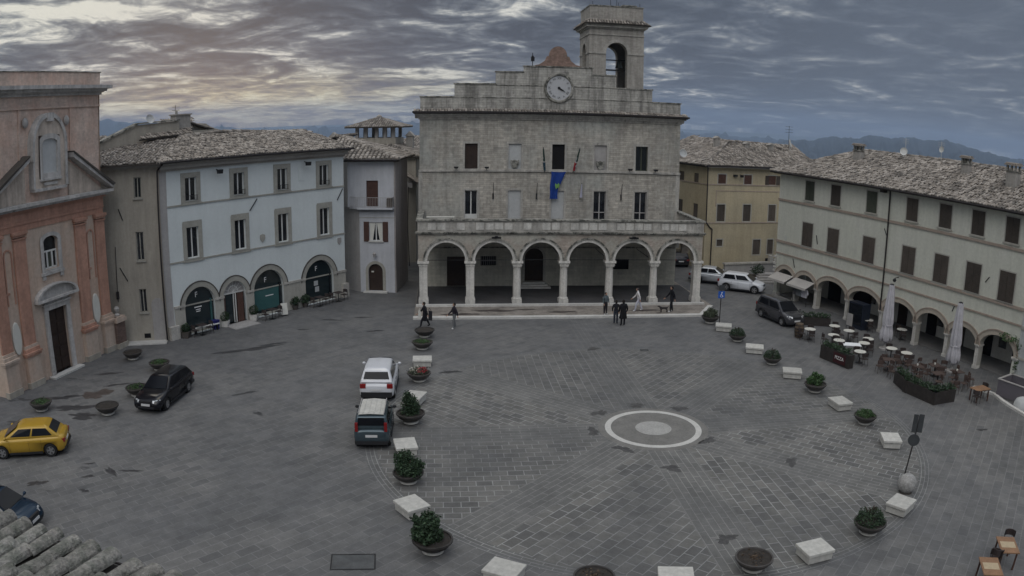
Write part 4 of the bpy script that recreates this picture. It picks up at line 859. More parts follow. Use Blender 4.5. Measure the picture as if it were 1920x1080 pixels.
mb = MB(); mb.prism([(8.38, 5.98), (8.38, 5.70), (8.59, 5.45), (8.8, 5.70), (8.8, 5.98), (8.59, 6.06)], -.07, 0); mb.build('stone_shield', m_wframe, wb)
mb = MB(); mb.prism([(16.08, 4.80), (16.08, 4.45), (16.26, 4.25), (16.44, 4.45), (16.44, 4.80)], -.07, 0); mb.build('stone_shield', m_quoin, wb)
mb = MB(); mb.box(12.2, 12.75, -.04, 0, 9.6, 10.55); mb.build('blind_panel', m_white, wb)
for u in (4.68, 12.78):
    mb = MB(); mb.tube((u, 0, 11.0), (u, -.45, 10.95), .03, 6); mb.prism([(u - .16, 10.72), (u + .16, 10.72), (u + .2, 11.0), (u - .2, 11.0)], -.62, -.35); mb.build('floodlight', m_iron, wb)
# side wall
sw = [rect(-1.78, -1.26, 9.60, 10.95), rect(-1.80, -1.26, 5.49, 7.38), rect(-1.85, -1.33, 2.0, 3.58)]
mb = MB(SM); mb.wall(rect(-7.5, -.0, 0, 11.85), sw, 0, .25); mb.build('side_wall', m_beige, wb)
mb = MB(SM); mb.box(-7.4, -.3, .5, .6, 0, 11.8); mb.build('side_dark_backing', m_black, wb)  # black sheet in place of the unlit rooms behind the side windows
for (x0, z0), _, (x1, z1), _ in sw:
    f = MB(SM); f.box(x0, x1, .12, .18, z0, z0 + .06); f.box(x0, x0 + .06, .12, .18, z0, z1); f.box(x1 - .06, x1, .12, .18, z0, z1); f.box(x0, x1, .12, .18, z1 - .06, z1); f.box((x0 + x1) / 2 - .03, (x0 + x1) / 2 + .03, .1, .18, z0, z1)
    o = f.build('window', m_wframe, wb); g_ = MB(SM); g_.box(x0, x1, .15, .16, z0, z1); g_.build('pane', m_glass, o)
    f = MB(SM); f.box(x0 - .08, x1 + .08, -.1, 0, z0 - .1, z0); f.build('window_sill', m_wframe, wb)
for a, b in (((-2.93, 8.97), (-2.66, 8.21)), ((-3.08, 5.09), (-2.58, 4.17))):
    mb = MB(SM); mb.tube((a[0], -.05, a[1]), (b[0], -.05, b[1]), .035, 6); mb.build('wall_tie', m_iron, wb)
mb = MB(SM); mb.path([(-3.3, -.05, 6.5), (-3.4, -.05, 3.4), (-3.4, -.05, 2.8)], .025, 6); mb.box(-3.5, -3.3, -.1, 0, 3.0, 3.5); mb.build('wall_pipe', m_gutter, wb)
mb = MB(SM); mb.box(-1.05, -.2, -.03, 0, .0, 2.5); ring_arch(mb, -.62, .0, .43, 2.5, -.03, 0, 10); mb.build('walled_door', m_quoin, wb)
mb = MB(SM); mb.box(-1.75, -1.3, -.03, 0.01, .25, .55); mb.build('cellar_vent', m_black, wb)
mb = MB(SM); mb.box(-6.0, -.1, -.9, 0, 0, .07); mb.build('pavement_edge', m_kerb, wb)
# roof: hipped at the near corner
def sideP(u, v, z): q = SM @ Vector((u, v, 0)); return (q.x, q.y, z)
co = (-.45, -.75, 11.84); ap = (5.0, 5.4, 13.35); re_ = (WL + .3, 5.6, 13.2); rr_ = (9.0, 5.4, 13.55)
roof_slope([co, (WL + .45, -.75, 11.84), (WL + .45, 5.5, 13.15), rr_, ap], wb, spacing=.25, length=.42, r=.10, jit=1.6)
s1 = sideP(-7.6, -.5, 11.84)
ro = roof_slope([s1, co, ap, (ap[0] - 3.0, ap[1] + 8.5, 13.5)], wb, spacing=.25, length=.42, r=.10, jit=1.6)
ridge(wb, co, ap); ridge(wb, ap, rr_); ridge(wb, rr_, (WL + .4, 5.6, 13.2))
mb = MB(); mb.flat([(WL + .4, 5.4), (WL + .4, 12), (0, 14), (5, 5.5)], 12.9, 13.0); mb.build('rear_roof', m_under, wb)
mb = MB(SM); mb.box(-7.5, .1, -.35, 0, 11.55, 11.75); mb.build('side_eave', m_soffit, wb)
mb = MB(); mb.box(5.9, 6.0, 5.0, 5.1, 13.2, 13.3); mb.build('roof_vent', m_iron, wb) if False else None
# taller house behind it
hb = thing('beige_gabled_house', 'beige house with grey tiled gables rising behind the pale blue building', 'house', (-22.81, 46.36, 0), WA)
mb = MB(); mb.prism([(-2.6, 9), (5.9, 9), (5.9, 14.5), (2.15, 14.38), (-2.6, 12.72)], 7.0, 7.4); mb.box(5.9, 9.6, 7.0, 7.2, 9, 13.7); mb.box(-2.6, -2.4, 7.4, 12, 9, 12.0); mb.build('wall', m_beige, hb)
roof_slope([(5.9, 13, 12.2), (-2.4, 13, 10.6), (-2.6, 7.3, 12.72), (2.15, 7.3, 14.36)], hb, m=m_tile); mb = MB(); mb.prism([(-2.8, 12.68), (2.15, 14.42), (5.9, 14.54), (5.9, 14.64), (2.1, 14.54), (-2.9, 12.80)], 6.85, 7.5); mb.build('verge', m_ledge, hb)
roof_slope([(1.9, 6.3, 13.30), (6.8, 6.5, 13.5), (8.5, 9.2, 14.75), (5.8, 9.2, 14.75)], hb, jit=1.5)
mb = MB(); mb.prism([(5.0, 13.3), (11, 13.2), (9.2, 14.2), (7.0, 14.35)], 8.2, 9.0); mb.build('rear_gable', m_beige, hb)
roof_slope([(11.6, 7.6, 13.15), (11.6, 12, 13.2), (7.4, 12, 14.45), (7.4, 7.8, 14.4)], hb)
cm = MB(); cm.box(5.75, 7.15, 7.3, 8.1, 12.8, 14.95); cm.box(5.65, 7.25, 7.2, 8.2, 14.95, 15.05)
cm.box(5.8, 5.95, 7.3, 7.45, 15.05, 15.3); cm.build('chimney', m_chim, hb)
cm = MB(); cm.tube((5.9, 7.6, 15.0), (5.9, 7.6, 15.75), .02, 5); cm.tube((5.6, 7.6, 15.6), (6.3, 7.6, 15.6), .015, 5); cm.tube((5.6, 7.6, 15.35), (6.3, 7.6, 15.35), .015, 5); cm.build('aerial', m_iron, hb)
dm = MB(Matrix.Translation((3.1, 6.8, 14.75)) @ Matrix.Rotation(radians(70), 4, 'X')); dm.lathe([(0, .0), (.2, .03), (.36, .12)], 16); dm.build('dish_antenna', m_blind, hb)

# ------------------------------------------------------------------ NARROW HOUSE by the alley
MA = -0.05
mh = thing('narrow_house', 'narrow lilac white house with balcony and arched door beside the alley', 'house', (-12.38, 61.92, 0), MA)
mb = MB(); mb.wall(rect(0, 2.88, 0, 6.95), [arch_loop(1.28, .60, .12, 1.75, 12), rect(.82, 1.92, 4.24, 5.76)], 0, .22)
mb.wall(rect(-1.0, 2.88, 6.95, 10.75), [rect(.57, 1.55, 7.02, 9.12)], .12, .2); mb.add([(0, 0, 6.95), (2.88, 0, 6.95), (2.88, .12, 6.95), (0, .12, 6.95)], [(0, 1, 2, 3)])
mb.build('wall', m_mid, mh)
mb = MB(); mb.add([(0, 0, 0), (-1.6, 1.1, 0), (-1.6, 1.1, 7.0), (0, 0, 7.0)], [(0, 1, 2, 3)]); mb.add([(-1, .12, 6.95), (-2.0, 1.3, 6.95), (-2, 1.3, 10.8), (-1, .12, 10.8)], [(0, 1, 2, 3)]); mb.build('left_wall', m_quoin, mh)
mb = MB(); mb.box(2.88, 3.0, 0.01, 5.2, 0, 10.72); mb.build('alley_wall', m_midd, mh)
mb = MB(); mb.box(.1, 2.8, .5, .6, 0, 10.6); mb.build('dark_backing', m_black, mh)  # painted darkness behind the door and window openings
mb = MB(); mb.prism(arch_loop(1.28, .60, .12, 1.75, 12), .16, .2); dd = mb.build('arched_door', m_wood, mh); mb = MB(); mb.box(.9, 1.1, .13, .16, 1.62, 1.74); mb.build('door_plaque', m_tabtop, dd)
mb = MB(); ring_arch(mb, 1.28, .60, .84, 1.75, -.04, 0, 12); mb.box(.44, .68, -.04, 0, 0, 1.75); mb.box(1.88, 2.12, -.04, 0, 0, 1.75); mb.build('door_surround', m_wframe, mh)
mb = MB(); mb.box(.3, 2.3, -.4, 0, 0, .12); mb.build('doorstep', m_kerb, mh)
mb = MB(); mb.tube((1.28, 0, 3.1), (1.28, -.3, 3.15), .025, 6); mb.lathe([(0, 0), (.1, .02), (.16, .3), (.05, .4), (0, .4)], 10, (1.28, -.32, 2.95)); mb.build('wall_lamp', m_quoin, mh)
for a, b in ((.36, .80), (1.94, 2.38)):
    f = MB(); f.box(a, b, -.06, -.01, 4.18, 5.80)
    for q in range(12): f.box(a + .05, b - .05, -.075, -.06, 4.26 + q * .125, 4.32 + q * .125)
    f.build('shutter', m_wood2, mh)
wn = part_window(mh, 1.37, 4.24, 5.76, 1.10, .1, 'frame', m_wfr)
for s in (-1, 1):
    f = MB(); f.prism([(1.37 + s * .06, 5.7), (1.37 + s * .5, 5.7), (1.37 + s * .5, 4.3), (1.37 + s * .28, 4.3), (1.37 + s * .17, 5.0)], .085, .095); f.build('curtain', m_tabtop, wn)
f = MB(); f.box(.75, 2.0, -.12, 0, 4.14, 4.24); f.build('window_sill', m_kerb, mh)
f = MB(); f.box(.57, 1.55, .24, .3, 7.02, 9.12)
for q in range(16): f.box(.6, 1.05, .22, .24, 7.1 + q * .125, 7.16 + q * .125); f.box(1.08, 1.52, .22, .24, 7.1 + q * .125, 7.16 + q * .125)
f.build('balcony_shutters', m_wood2, mh)
f = MB(); f.flat([(-.85, .2), (-.35, -.12), (.0, -.55), (2.86, -.55), (2.9, .12), (-.85, .12)], 6.84, 6.98); f.flat([(-.0, 0), (2.88, 0), (2.88, .1), (0, .1)], 6.6, 6.84); f.build('balcony_slab', m_mid, mh)
f = MB(); pts = [(-.8, .12), (-.35, -.08), (.02, -.5), (2.82, -.5), (2.82, .1)]
for (xa, ya), (xb, yb) in zip(pts, pts[1:]):
    f.tube((xa, ya, 7.80), (xb, yb, 7.80), .022, 5); f.tube((xa, ya, 7.05), (xb, yb, 7.05), .015, 5); n_ = max(2, int(hypot(xb - xa, yb - ya) / .13))
    for q in range(n_ + 1): f.tube((xa + (xb - xa) * q / n_, ya + (yb - ya) * q / n_, 7.0), (xa + (xb - xa) * q / n_, ya + (yb - ya) * q / n_, 7.8), .012, 4)
f.build('balcony_railing', m_quoin, mh)
f = MB(); f.box(2.35, 2.8, -.42, .05, 7.0, 7.72); f.build('balcony_box', m_shut, mh)
for z in (6.1,): f = MB(); f.box(0, 2.88, -.02, 0.01, z, z + .05); f.build('string_course', m_wframe, mh)
f = MB(); f.box(-1.25, 3.3, -.38, .2, 10.66, 10.76); f.build('eave', m_under, mh)
f = MB(); f.tube((-1.5, -.52, 10.82), (3.45, -.52, 10.82), .08, 8); f.build('gutter', m_gutter, mh)
roof_slope([(-1.5, -.5, 10.86), (3.4, -.5, 10.86), (-3.2, 4.6, 12.68)], mh, spacing=.36, length=.5, r=.15, jit=.5)
roof_slope([(3.4, -.5, 10.86), (3.4, 7, 10.9), (-3.2, 7, 12.7), (-3.2, 4.6, 12.68)], mh)
ridge(mh, (3.4, -.5, 10.92), (-3.2, 4.6, 12.76), .16)
roof_slope([(-3.2, 4.6, 12.68), (-3.2, 12, 12.68), (-7, 12, 11.2), (-7, 3, 11.2)], mh, eave=(2, 3))
# ------------------------------------------------------------------ houses behind
def block(name, label, x, y, rz, w, d, z0, h, wall, rise=1.6, over=.5, wins=(), group=None, hip=True, zb=0):
    t = thing(name, label, 'house', (x, y, 0), rz, group)
    mb = MB(); mb.box(-w / 2, w / 2, 0, d, z0, h); mb.build('wall', wall, t)
    W2, o = w / 2 + over, over
    rx = max(0.0, W2 - (d / 2 + o)) if hip else W2
    e = [(-W2, -o, h), (W2, -o, h), (W2, d + o, h), (-W2, d + o, h)]; r0 = (-rx, d / 2, h + rise); r1 = (rx, d / 2, h + rise)
    roof_slope([e[0], e[1], r1, r0], t, length=.5, spacing=.3, r=.12); roof_slope([e[2], e[3], r0, r1], t, length=.6, spacing=.5, r=.2)
    if hip:
        roof_slope([e[1], e[2], r1], t, length=.5, spacing=.3, r=.12); roof_slope([e[3], e[0], r0], t, length=.5, spacing=.3, r=.12)
    else:
        mb = MB(); mb.prism([(-w / 2, h), (w / 2, h), (0, h)], 0, .01)
    for wx, wz, ww, wh in wins:
        f = MB(); f.box(wx - ww / 2, wx + ww / 2, -.06, .0, wz, wz + wh); f.build('window', m_shut, t)
    return t
bv = block('belvedere_house', 'tiled house topped by a small open belvedere, behind the narrow house', -16.4, 76, -.1, 14, 9, 0, 10.4, m_beige, rise=1.5)
mb = MB(); mb.box(-.2, 4.2, 3, 6.5, 11.2, 12.15); mb.build('belvedere_wall', m_beige, bv)
mb = MB(); [mb.box(x, x + .32, y, y + .32, 12.15, 13.3) for x in (-.1, .85, 2.0, 2.9, 3.75) for y in (3.1, 6.0)]; mb.build('belvedere_pillars', m_quoin, bv)
pc = [(-1.0, 2.2, 13.28), (5.0, 2.2, 13.28), (5.0, 7.3, 13.28), (-1, 7.3, 13.28)]
for k in range(4): roof_slope([pc[k], pc[(k + 1) % 4], (2.0, 4.75, 14.3)], bv, name='belvedere_tiles')
mb = MB(); mb.lathe([(.3, -.1), (.3, .1), (0, .3)], 8, (2.0, 4.75, 14.3)); mb.build('belvedere_finial', m_chim, bv)
for cx_, cy_ in ((-2.9, 3.2), (4.95, 4.5)):
    mb = MB(); mb.box(cx_, cx_ + .7, cy_, cy_ + .6, 10.8, 12.3); mb.prism([(cx_ - .15, 12.3), (cx_ + .85, 12.3), (cx_ + .35, 12.8)], cy_ - .1, cy_ + .7); mb.build('chimney', m_chim, bv)
bh = block('brown_alley_house', 'brown rendered house with one small window closing the alley', -13.2, 97, -.2, 9, 8, 0, 10.2, m_midd, rise=1.6, wins=((1.4, 7.6, .8, 1.4), (-1.2, 7.6, .8, 1.4), (1.4, 4.2, .8, 1.4)))
hk = block('small_gabled_house', 'small pale gabled house halfway down the alley', -9.6, 79.5, .1, 2.4, 6, 0, 7.6, m_beige, rise=.9, wins=((.2, 5.8, .7, .9),)) if False else None
pr = thing('alley_lean_to', 'pale lean-to roof jutting over the alley beside the narrow house', 'roof', (-9.9, 73.5, 0), 0.0)
mb = MB(); mb.box(-.4, .35, 0, 3.2, 7.5, 8.0); mb.build('wall', m_quoin, pr); roof_slope([(.9, -.3, 8.0), (.9, 3.6, 8.0), (-.5, 3.6, 8.9), (-.5, -.3, 8.9)], pr); mb = MB(); mb.path([(.0, -.05, 7.6), (-.1, -.05, 4.0), (.05, -.05, 0)], .04, 6); mb.build('downpipe', m_gutter, pr)
hw = thing('garden_wall', 'low stone wall across the end of the alley', 'wall', (-12.6, 92, 0)); mb = MB(); mb.box(-4, 4, 0, .4, 0, 2.2); mb.build('masonry', m_beige, hw); mb = MB(); mb.box(-4, 4, -.05, .45, 2.2, 2.3); mb.build('coping', m_ledge, hw)
iv = thing('ivy_mass', 'dark evergreen tree over the wall at the end of the alley', 'tree', (-11.6, 93, 0))
mb = MB(); mb.tube((0, 0, 0), (.1, 0, 4), .18, 8, .1); mb.tube((.1, 0, 2.5), (1.2, .2, 4.4), .09, 6, .05); mb.build('trunk', m_stem, iv)
mb = MB(); [foliage(mb, c, r, 420, .34) for c, r in (((0, 0, 4.0), (1.8, 1.4, 1.6)), ((1.4, .2, 3.2), (1.5, 1.2, 1.5)), ((-1.2, .3, 4.9), (1.2, 1.2, 1.1)), ((.4, -.2, 5.4), (1.1, 1, .9)))]; mb.build('crown', m_leaf2, iv, clean=False)
# ------------------------------------------------------------------ OCHRE BUILDING
YA = 0.256
yb = thing('ochre_building', 'ochre plastered building with three rows of shuttered windows behind the white cars', 'building', (19.37, 73.91, 0), YA)
LM = Matrix.Translation((-.75, 0, 0)) @ Matrix.Rotation(-1.19 - YA, 4, 'Z')
W3 = [(.94, .9), (3.96, .9), (6.95, 1.4)]
hs = [rect(u - .45, u + .45, 8.47, 9.38) for u, w in W3] + [rect(u - .45, u + .45, 4.76, 6.42) for u in (.96, 4.0, 7.08)] + [rect(.65, 1.31, 2.3, 2.95), rect(4.95, 5.86, 1.36, 2.88), rect(6.73, 7.46, 1.38, 2.88)]
mb = MB(); mb.wall(rect(-.75, 12, -.3, 10.1), hs, 0, .2); mb.build('wall', m_ochre, yb)
lh = [rect(-3.35 + .1, -2.45, 8.38, 9.32), rect(-5.9, -5.0, 8.38, 9.32), rect(-3.2, -2.4, 4.75, 6.3), rect(-5.9, -5.1, 4.85, 6.45)]
mb = MB(LM); mb.wall(rect(-12, 0, 0, 10.1), [[(a + 1.0, b) for a, b in q] for q in lh], 0, .2); mb.build('left_wall', m_ochre, yb)
mb = MB(); mb.box(-.3, 12, .6, .7, 0, 10); mb.build('dark_backing', m_black, yb); mb = MB(LM); mb.box(-11, -.8, .8, .9, 0, 10); mb.build('dark_backing', m_black, yb)  # both black sheets stand in for the dark of the rooms
for q in hs:
    f = MB(); f.box(q[0][0], q[1][0], .06, .11, q[0][1], q[2][1]); f.box((q[0][0] + q[1][0]) / 2 - .01, (q[0][0] + q[1][0]) / 2 + .01, .04, .06, q[0][1], q[2][1]); f.build('shutters', m_wood2 if q[0][1] > 8 else m_shut, yb)
    f = MB(); f.wall(rect(q[0][0] - .1, q[1][0] + .1, q[0][1] - .1, q[2][1] + .1), [q], -.02, .02); f.build('window_surround', m_sandstone, yb)
f = MB(); f.box(7.42, 7.88, -.05, -.02, 8.47, 9.38); f.box(6.05, 6.48, -.05, -.02, 8.47, 9.38); f.build('open_shutters', m_shut, yb)
for q in lh:
    f = MB(LM); f.box(q[0][0] + 1, q[1][0] + 1, .06, .11, q[0][1], q[2][1]); f.build('shutters', m_shut, yb)
for z in (8.32, 4.56): f = MB(); f.box(-.8, 12, -.05, 0, z, z + .1); f.build('string_course', m_green_trim, yb); f = MB(LM); f.box(-12, .04, -.05, 0, z, z + .1); f.build('string_course', m_green_trim, yb)
f = MB(); f.box(.3, 12, -.03, 0, 7.72, 7.80); f.box(.3, .38, -.03, 0, 6.2, 7.72); f.build('panel_moulding', m_green_trim, yb)
f = MB(); f.path([(-.75, -.1, 10.1), (-.72, -.1, 4.7), (-.3, -.1, 4.2), (.0, -.1, 4.0), (.0, -.1, 0)], .06, 8); f.build('downpipe', m_gutter, yb)
f = MB(); f.tube((-1.2, -.55, 10.22), (12, -.55, 10.22), .08, 8); f.build('gutter', m_gutter, yb)
f = MB(); f.box(-.9, 12, -.5, 0, 10.05, 10.18); f.build('eave', m_soffit, yb)
f = MB(LM); f.tube((-12, -.55, 10.2), (.4, -.55, 10.2), .08, 8); f.build('gutter', m_gutter, yb)
f = MB(LM); f.box(-12, .3, -.5, 0, 10.05, 10.17); f.build('eave', m_under, yb)
c0 = Vector((-1.25, -.55, 10.25)); apx = Vector((4.2, 4.6, 12.62)); lft = LM @ Vector((-12, -.6, 10.22)); lrg = LM @ Vector((-12, 6.5, 12.7))
roof_slope([tuple(c0), (13, -.55, 10.25), (13, 5.2, 12.35), tuple(apx)], yb, jit=1.6, r=.10); roof_slope([tuple(lft), tuple(c0), tuple(apx), tuple(lrg)], yb, jit=1.6, r=.10)
ridge(yb, c0, apx); ridge(yb, apx, (13, 5.2, 12.4)); ridge(yb, apx, lrg)
roof_slope([(10.0, 3.5, 12.0), (16, 2.5, 10.6), (16, 9, 10.6), (10, 6.5, 12.35)], yb, eave=(1, 2))
for x_, y_, z_ in ((2.4, 4.2, 12.2), (5.6, 3.4, 11.8), (8.6, 3.3, 11.8)):
    f = MB(); f.box(x_, x_ + .55, y_, y_ + .5, z_ - .6, z_ + .6); f.prism([(x_ - .1, z_ + .6), (x_ + .65, z_ + .6), (x_ + .28, z_ + .85)], y_ - .08, y_ + .6); f.build('chimney', m_chim, yb)
dm = MB(Matrix.Translation((-2.5, 2.0, 11.2)) @ Matrix.Rotation(radians(70), 4, 'X')); dm.lathe([(0, .0), (.25, .03), (.42, .14)], 16); dm.build('dish_antenna', m_blind, yb)
dm = MB(Matrix.Translation((11.3, 3.5, 12.7)) @ Matrix.Rotation(radians(50), 4, 'Z') @ Matrix.Rotation(radians(80), 4, 'X')); dm.lathe([(0, .0), (.3, .04), (.5, .18)], 16); dm.tube((0, 0, 0), (0, -.9, 0), .03, 6); dm.build('dish_antenna', m_wfr, yb)
f = MB(); f.tube((11.6, 4, 12.3), (11.6, 4, 14.6), .025, 5); [f.tube((11.1, 4, z), (12.1, 4, z), .015, 5) for z in (13.9, 14.2, 14.5)]; f.build('aerial', m_iron, yb)
for u in (1.9,): f = MB(); f.tube((3.0, -.02, 9.4), (3.0, -.35, 9.35), .03, 6); f.box(2.85, 3.15, -.5, -.3, 9.15, 9.4); f.build('floodlight', m_iron, yb); f = MB(); f.box(2.2, 2.6, -.25, 0, 9.2, 9.4); f.build('floodlight', m_iron, yb)
# terrace wall with rail in front of the ochre building
rp = thing('terrace_wall', 'low grey terrace wall with pale coping in front of the ochre building', 'wall', (19.37, 73.91, 0), YA)
mb = MB(); mb.box(.5, 8.5, -2.2, -1.9, 0, .85); mb.build('masonry', m_quoin, rp); mb = MB(); mb.box(.4, 8.6, -2.3, -1.8, .85, 1.0); mb.build('coping', m_hall_trim, rp)
f = MB(); f.box(5.7, 6.1, -2.25, -1.85, 1.0, 1.6); f.build('gate_pier', m_hall_trim, rp)
f = MB(); f.box(6.6, 7.6, -.06, 0, .1, .95); o_ = f.build('cellar_door', m_black, yb)
st_ = thing('stone_stairs', 'broad stone stairs rising beside the pale green building', 'stairs', (24.6, 67.3, 0), .05)
for q in range(4): f = MB(); f.box(-2.2 + q * .15, 2.5, q * .38, 2.2, q * .17, q * .17 + .17); f.build('step', m_quoin, st_)
pl = thing('potted_hedge', 'dark clipped hedge in a box at the foot of the ochre building', 'hedge', (22.9, 69.0, 0)); f = MB(); f.box(-.6, .6, -.3, .3, 0, .5); f.build('box', m_shut, pl); f = MB(); foliage(f, (0, 0, .95), (.7, .4, .55), 500, .16); f.build('leaves', m_leaf2, pl, clean=False)

# ------------------------------------------------------------------ PALE GREEN ARCADE BUILDING
RA = -1.2346
gb = thing('arcade_building', 'long pale green building with brown shutters and an arcade behind the cafe tables', 'building', (28.2, 46.98, 0), RA)
PU = [-16.95, -14.35, -11.55, -7.72, -3.86, -0.25, 2.88, 5.76, 9.10]       # pier centres
GW = [-13.17, -9.97, -5.85, -1.62, 1.60, 4.58, 7.52, 10.8, 14.0]
hs = []
for u in GW: hs += [rect(u - .56, u + .56, 8.55, 10.12), rect(u - .66, u + .66, 4.82, 6.72)]
arcs = [((a + b) / 2, (b - a) / 2 - .15) for a, b in zip(PU, PU[1:])]
SPZ = 1.62
pts = [(-17.2, 0)]
for c, r in arcs:
    zs = SPZ if r > 1.3 else 1.55; fl = 1.0 if r < 1.3 else (1.05 / r if r > 1.3 else 1)
    top = {True: 2.62}.get(r > 1.3, 2.45)
    pts += [(c - r, 0)] + [(c + r * cos(pi - pi * i / 18), zs + (top - zs) * sin(pi * i / 18)) for i in range(19)] + [(c + r, 0)]
pts += [(9.2, 0), (9.2, 10.45), (-17.2, 10.45)]
mb = MB(); mb.wall(pts, [h for h in hs if h[0][0] < 9], 0, .25); mb.build('wall', m_green, gb)
jm = MB()
for c, r in arcs:
    zs = SPZ if r > 1.3 else 1.55; top = 2.62 if r > 1.3 else 2.45
    L = [(c - r, 0)] + [(c + r * cos(pi - pi * i / 18), zs + (top - zs) * sin(pi * i / 18)) for i in range(19)] + [(c + r, 0)]
    n = len(L); jm.add([(x, 0, z) for x, z in L] + [(x, .5, z) for x, z in L], [(i, i + 1, n + i + 1, n + i) for i in range(n - 1)])
jm.build('arch_reveals', m_sandstone, gb)
mb = MB(); mb.add([(-17.2, 0, 0), (-17.2, 11, 0), (-17.2, 11, 10.4), (-17.2, 0, 10.4)], [(0, 1, 2, 3)]); mb.build('end_wall', m_green, gb)
mb = MB(); mb.box(-17, 9.1, .5, .55, 2.7, 10.3); mb.build('dark_backing', m_black, gb)  # shade of the upper rooms painted as one black sheet
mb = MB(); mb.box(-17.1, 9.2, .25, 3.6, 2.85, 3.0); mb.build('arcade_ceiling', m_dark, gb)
mb = MB()
for i, u in enumerate(PU):
    if 0 < i < 8: mb.box(u - .24, u + .24, .02, .5, 0, SPZ + .6)
for i, u in enumerate(PU[:-1]):
    pass
for i, u in enumerate(PU):
    t = .14 if 0 < i < 8 else .22
    m_ = MB(); m_.box(u - t - .005, u + t + .005, -.03, .30, 0, 1.45); m_.build('pier', m_col if 0 < i < 8 else m_green, gb)
    m_ = MB(); m_.box(u - t - .05, u + t + .05, -.08, .36, 1.45, 1.53); m_.box(u - t - .08, u + t + .08, -.12, .52, 1.53, 1.62); m_.build('pier_capital', m_col, gb)
    m_ = MB(); m_.box(u - t - .05, u + t + .05, -.08, .36, 0, .20); m_.build('pier_base', m_col, gb)
for c, r in arcs:
    zs = SPZ if r > 1.3 else 1.55; top = 2.62 if r > 1.3 else 2.45
    fl = (top - zs) / r; m_ = MB()
    for i in range(18):
        a0, a1 = pi * i / 18, pi * (i + 1) / 18; v = []
        for a in (a0, a1):
            for k_ in (0, .30):
                for y in (-.06, .02): v.append((c + (r + k_) * cos(a), y, zs + ((top - zs) + k_) * sin(a)))
        m_.add(v, [(0, 4, 6, 2), (2, 6, 7, 3), (0, 1, 5, 4)])
    m_.build('arch_band', m_archband, gb)
    m_ = MB()
    for i in range(18):
        a0, a1 = pi * i / 18, pi * (i + 1) / 18; v = []
        for a in (a0, a1):
            for k_ in (.30, .38):
                for y in (-.10, .02): v.append((c + (r + k_) * cos(a), y, zs + ((top - zs) + k_) * sin(a)))
        m_.add(v, [(0, 4, 6, 2), (2, 6, 7, 3), (0, 1, 5, 4)])
    m_.build('arch_edge', m_green_trim, gb)
for z, h, d in ((8.12, .18, .09), (4.58, .20, .10), (3.60, .12, .07)):
    m_ = MB(); m_.box(-17.25, 9.2, -d, .0, z, z + h); m_.build('string_course', m_green_trim, gb)
for i, u in enumerate(GW):
    if u > 9: continue
    for z0, z1, w, up in ((8.55, 10.12, .56, 1), (4.82, 6.72, .66, 0)):
        f = MB(); f.wall(rect(u - w - .09, u + w + .09, z0 - .08, z1 + .08), [rect(u - w, u + w, z0, z1)], -.03, .03); f.box(u - w - .14, u + w + .14, -.10, -.03, z0 - .12, z0 - .04); f.build('window_surround', m_sandstone, gb)
        if i in (2, 0) and up: sm_ = m_shutg
        else: sm_ = m_shut
        f = MB(); f.box(u - w, u - .01, -.02, .03, z0, z1); f.box(u + .01, u + w, -.02, .03, z0, z1)
        k = 13
        for q in range(k):
            z = z0 + .06 + q * (z1 - z0 - .12) / k
            f.box(u - w + .06, u - .06, -.034, -.02, z, z + .05); f.box(u + .06, u + w - .06, -.034, -.02, z, z + .05)
        f.build('shutters', sm_, gb)
# inside the arcade: rear wall, doors, floor
mb = MB(); mb.box(-17.1, 9.2, 3.6, 3.7, 0, 2.85); mb.build('arcade_rear_wall', m_inner, gb)
mb = MB(); mb.box(-17.1, -11.6, .55, .65, 0, 2.85) if False else None
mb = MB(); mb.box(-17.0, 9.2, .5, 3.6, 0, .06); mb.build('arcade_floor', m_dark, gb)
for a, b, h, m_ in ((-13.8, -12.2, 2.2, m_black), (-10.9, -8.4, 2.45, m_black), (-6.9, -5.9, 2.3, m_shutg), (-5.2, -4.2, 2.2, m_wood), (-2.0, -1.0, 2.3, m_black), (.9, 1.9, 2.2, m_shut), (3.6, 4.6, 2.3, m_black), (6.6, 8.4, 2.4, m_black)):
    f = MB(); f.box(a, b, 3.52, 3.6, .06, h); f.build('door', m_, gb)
for a, b in ((-9.0, -7.9), (-1.3, -.3), (5.2, 5.9)): f = MB(); f.box(a, b, 3.54, 3.6, .9, 2.2); f.build('dark_window', m_glass, gb)
f = MB(); f.path([(-3.9, -.1, 10.45), (-3.9, -.1, 1.7)], .06, 8); f.build('downpipe', m_gutter, gb)
f = MB(); f.box(-4.6, -4.2, -.5, -.1, 10.2, 10.5); f.build('pipe_head', m_gutter, gb)
f = MB(); f.box(-17.4, 9.4, -.55, 0, 10.4, 10.5); f.build('eave', m_under, gb)
f = MB(); f.tube((-17.8, -.66, 10.52), (14, -.66, 10.52), .08, 8); f.build('gutter', m_gutter, gb)
for u0, z0, u1, z1 in ((-12.0, 5.9, -11.8, 5.2), (-14.8, 3.5, -14.5, 2.8), (-4.3, 7.6, -4.0, 7.1), (6.0, 6.1, 5.7, 5.7), (3.3, 3.7, 3.1, 3.2)):
    f = MB(); f.tube((u0, -.04, z0), (u1, -.04, z1), .03, 6); f.build('wall_tie', m_iron, gb)
for q in range(6): f = MB(); f.box(-17.42, -17.0, -.08, .3, 1.7 + q * .3, 1.86 + q * .3); f.build('corner_stone', m_col, gb)
f = MB(); f.tube((-2.4, 0, 4.4), (-2.4, -.4, 4.35), .03, 6); f.sphere((-2.4, -.45, 4.2), .14, 8, 6); f.build('wall_lamp', m_iron, gb)
roof_slope([(-17.9, -.62, 10.56), (16, -.62, 10.56), (16, 5.4, 12.9), (-12.6, 5.4, 12.9)], gb, jit=1.8, r=.10)
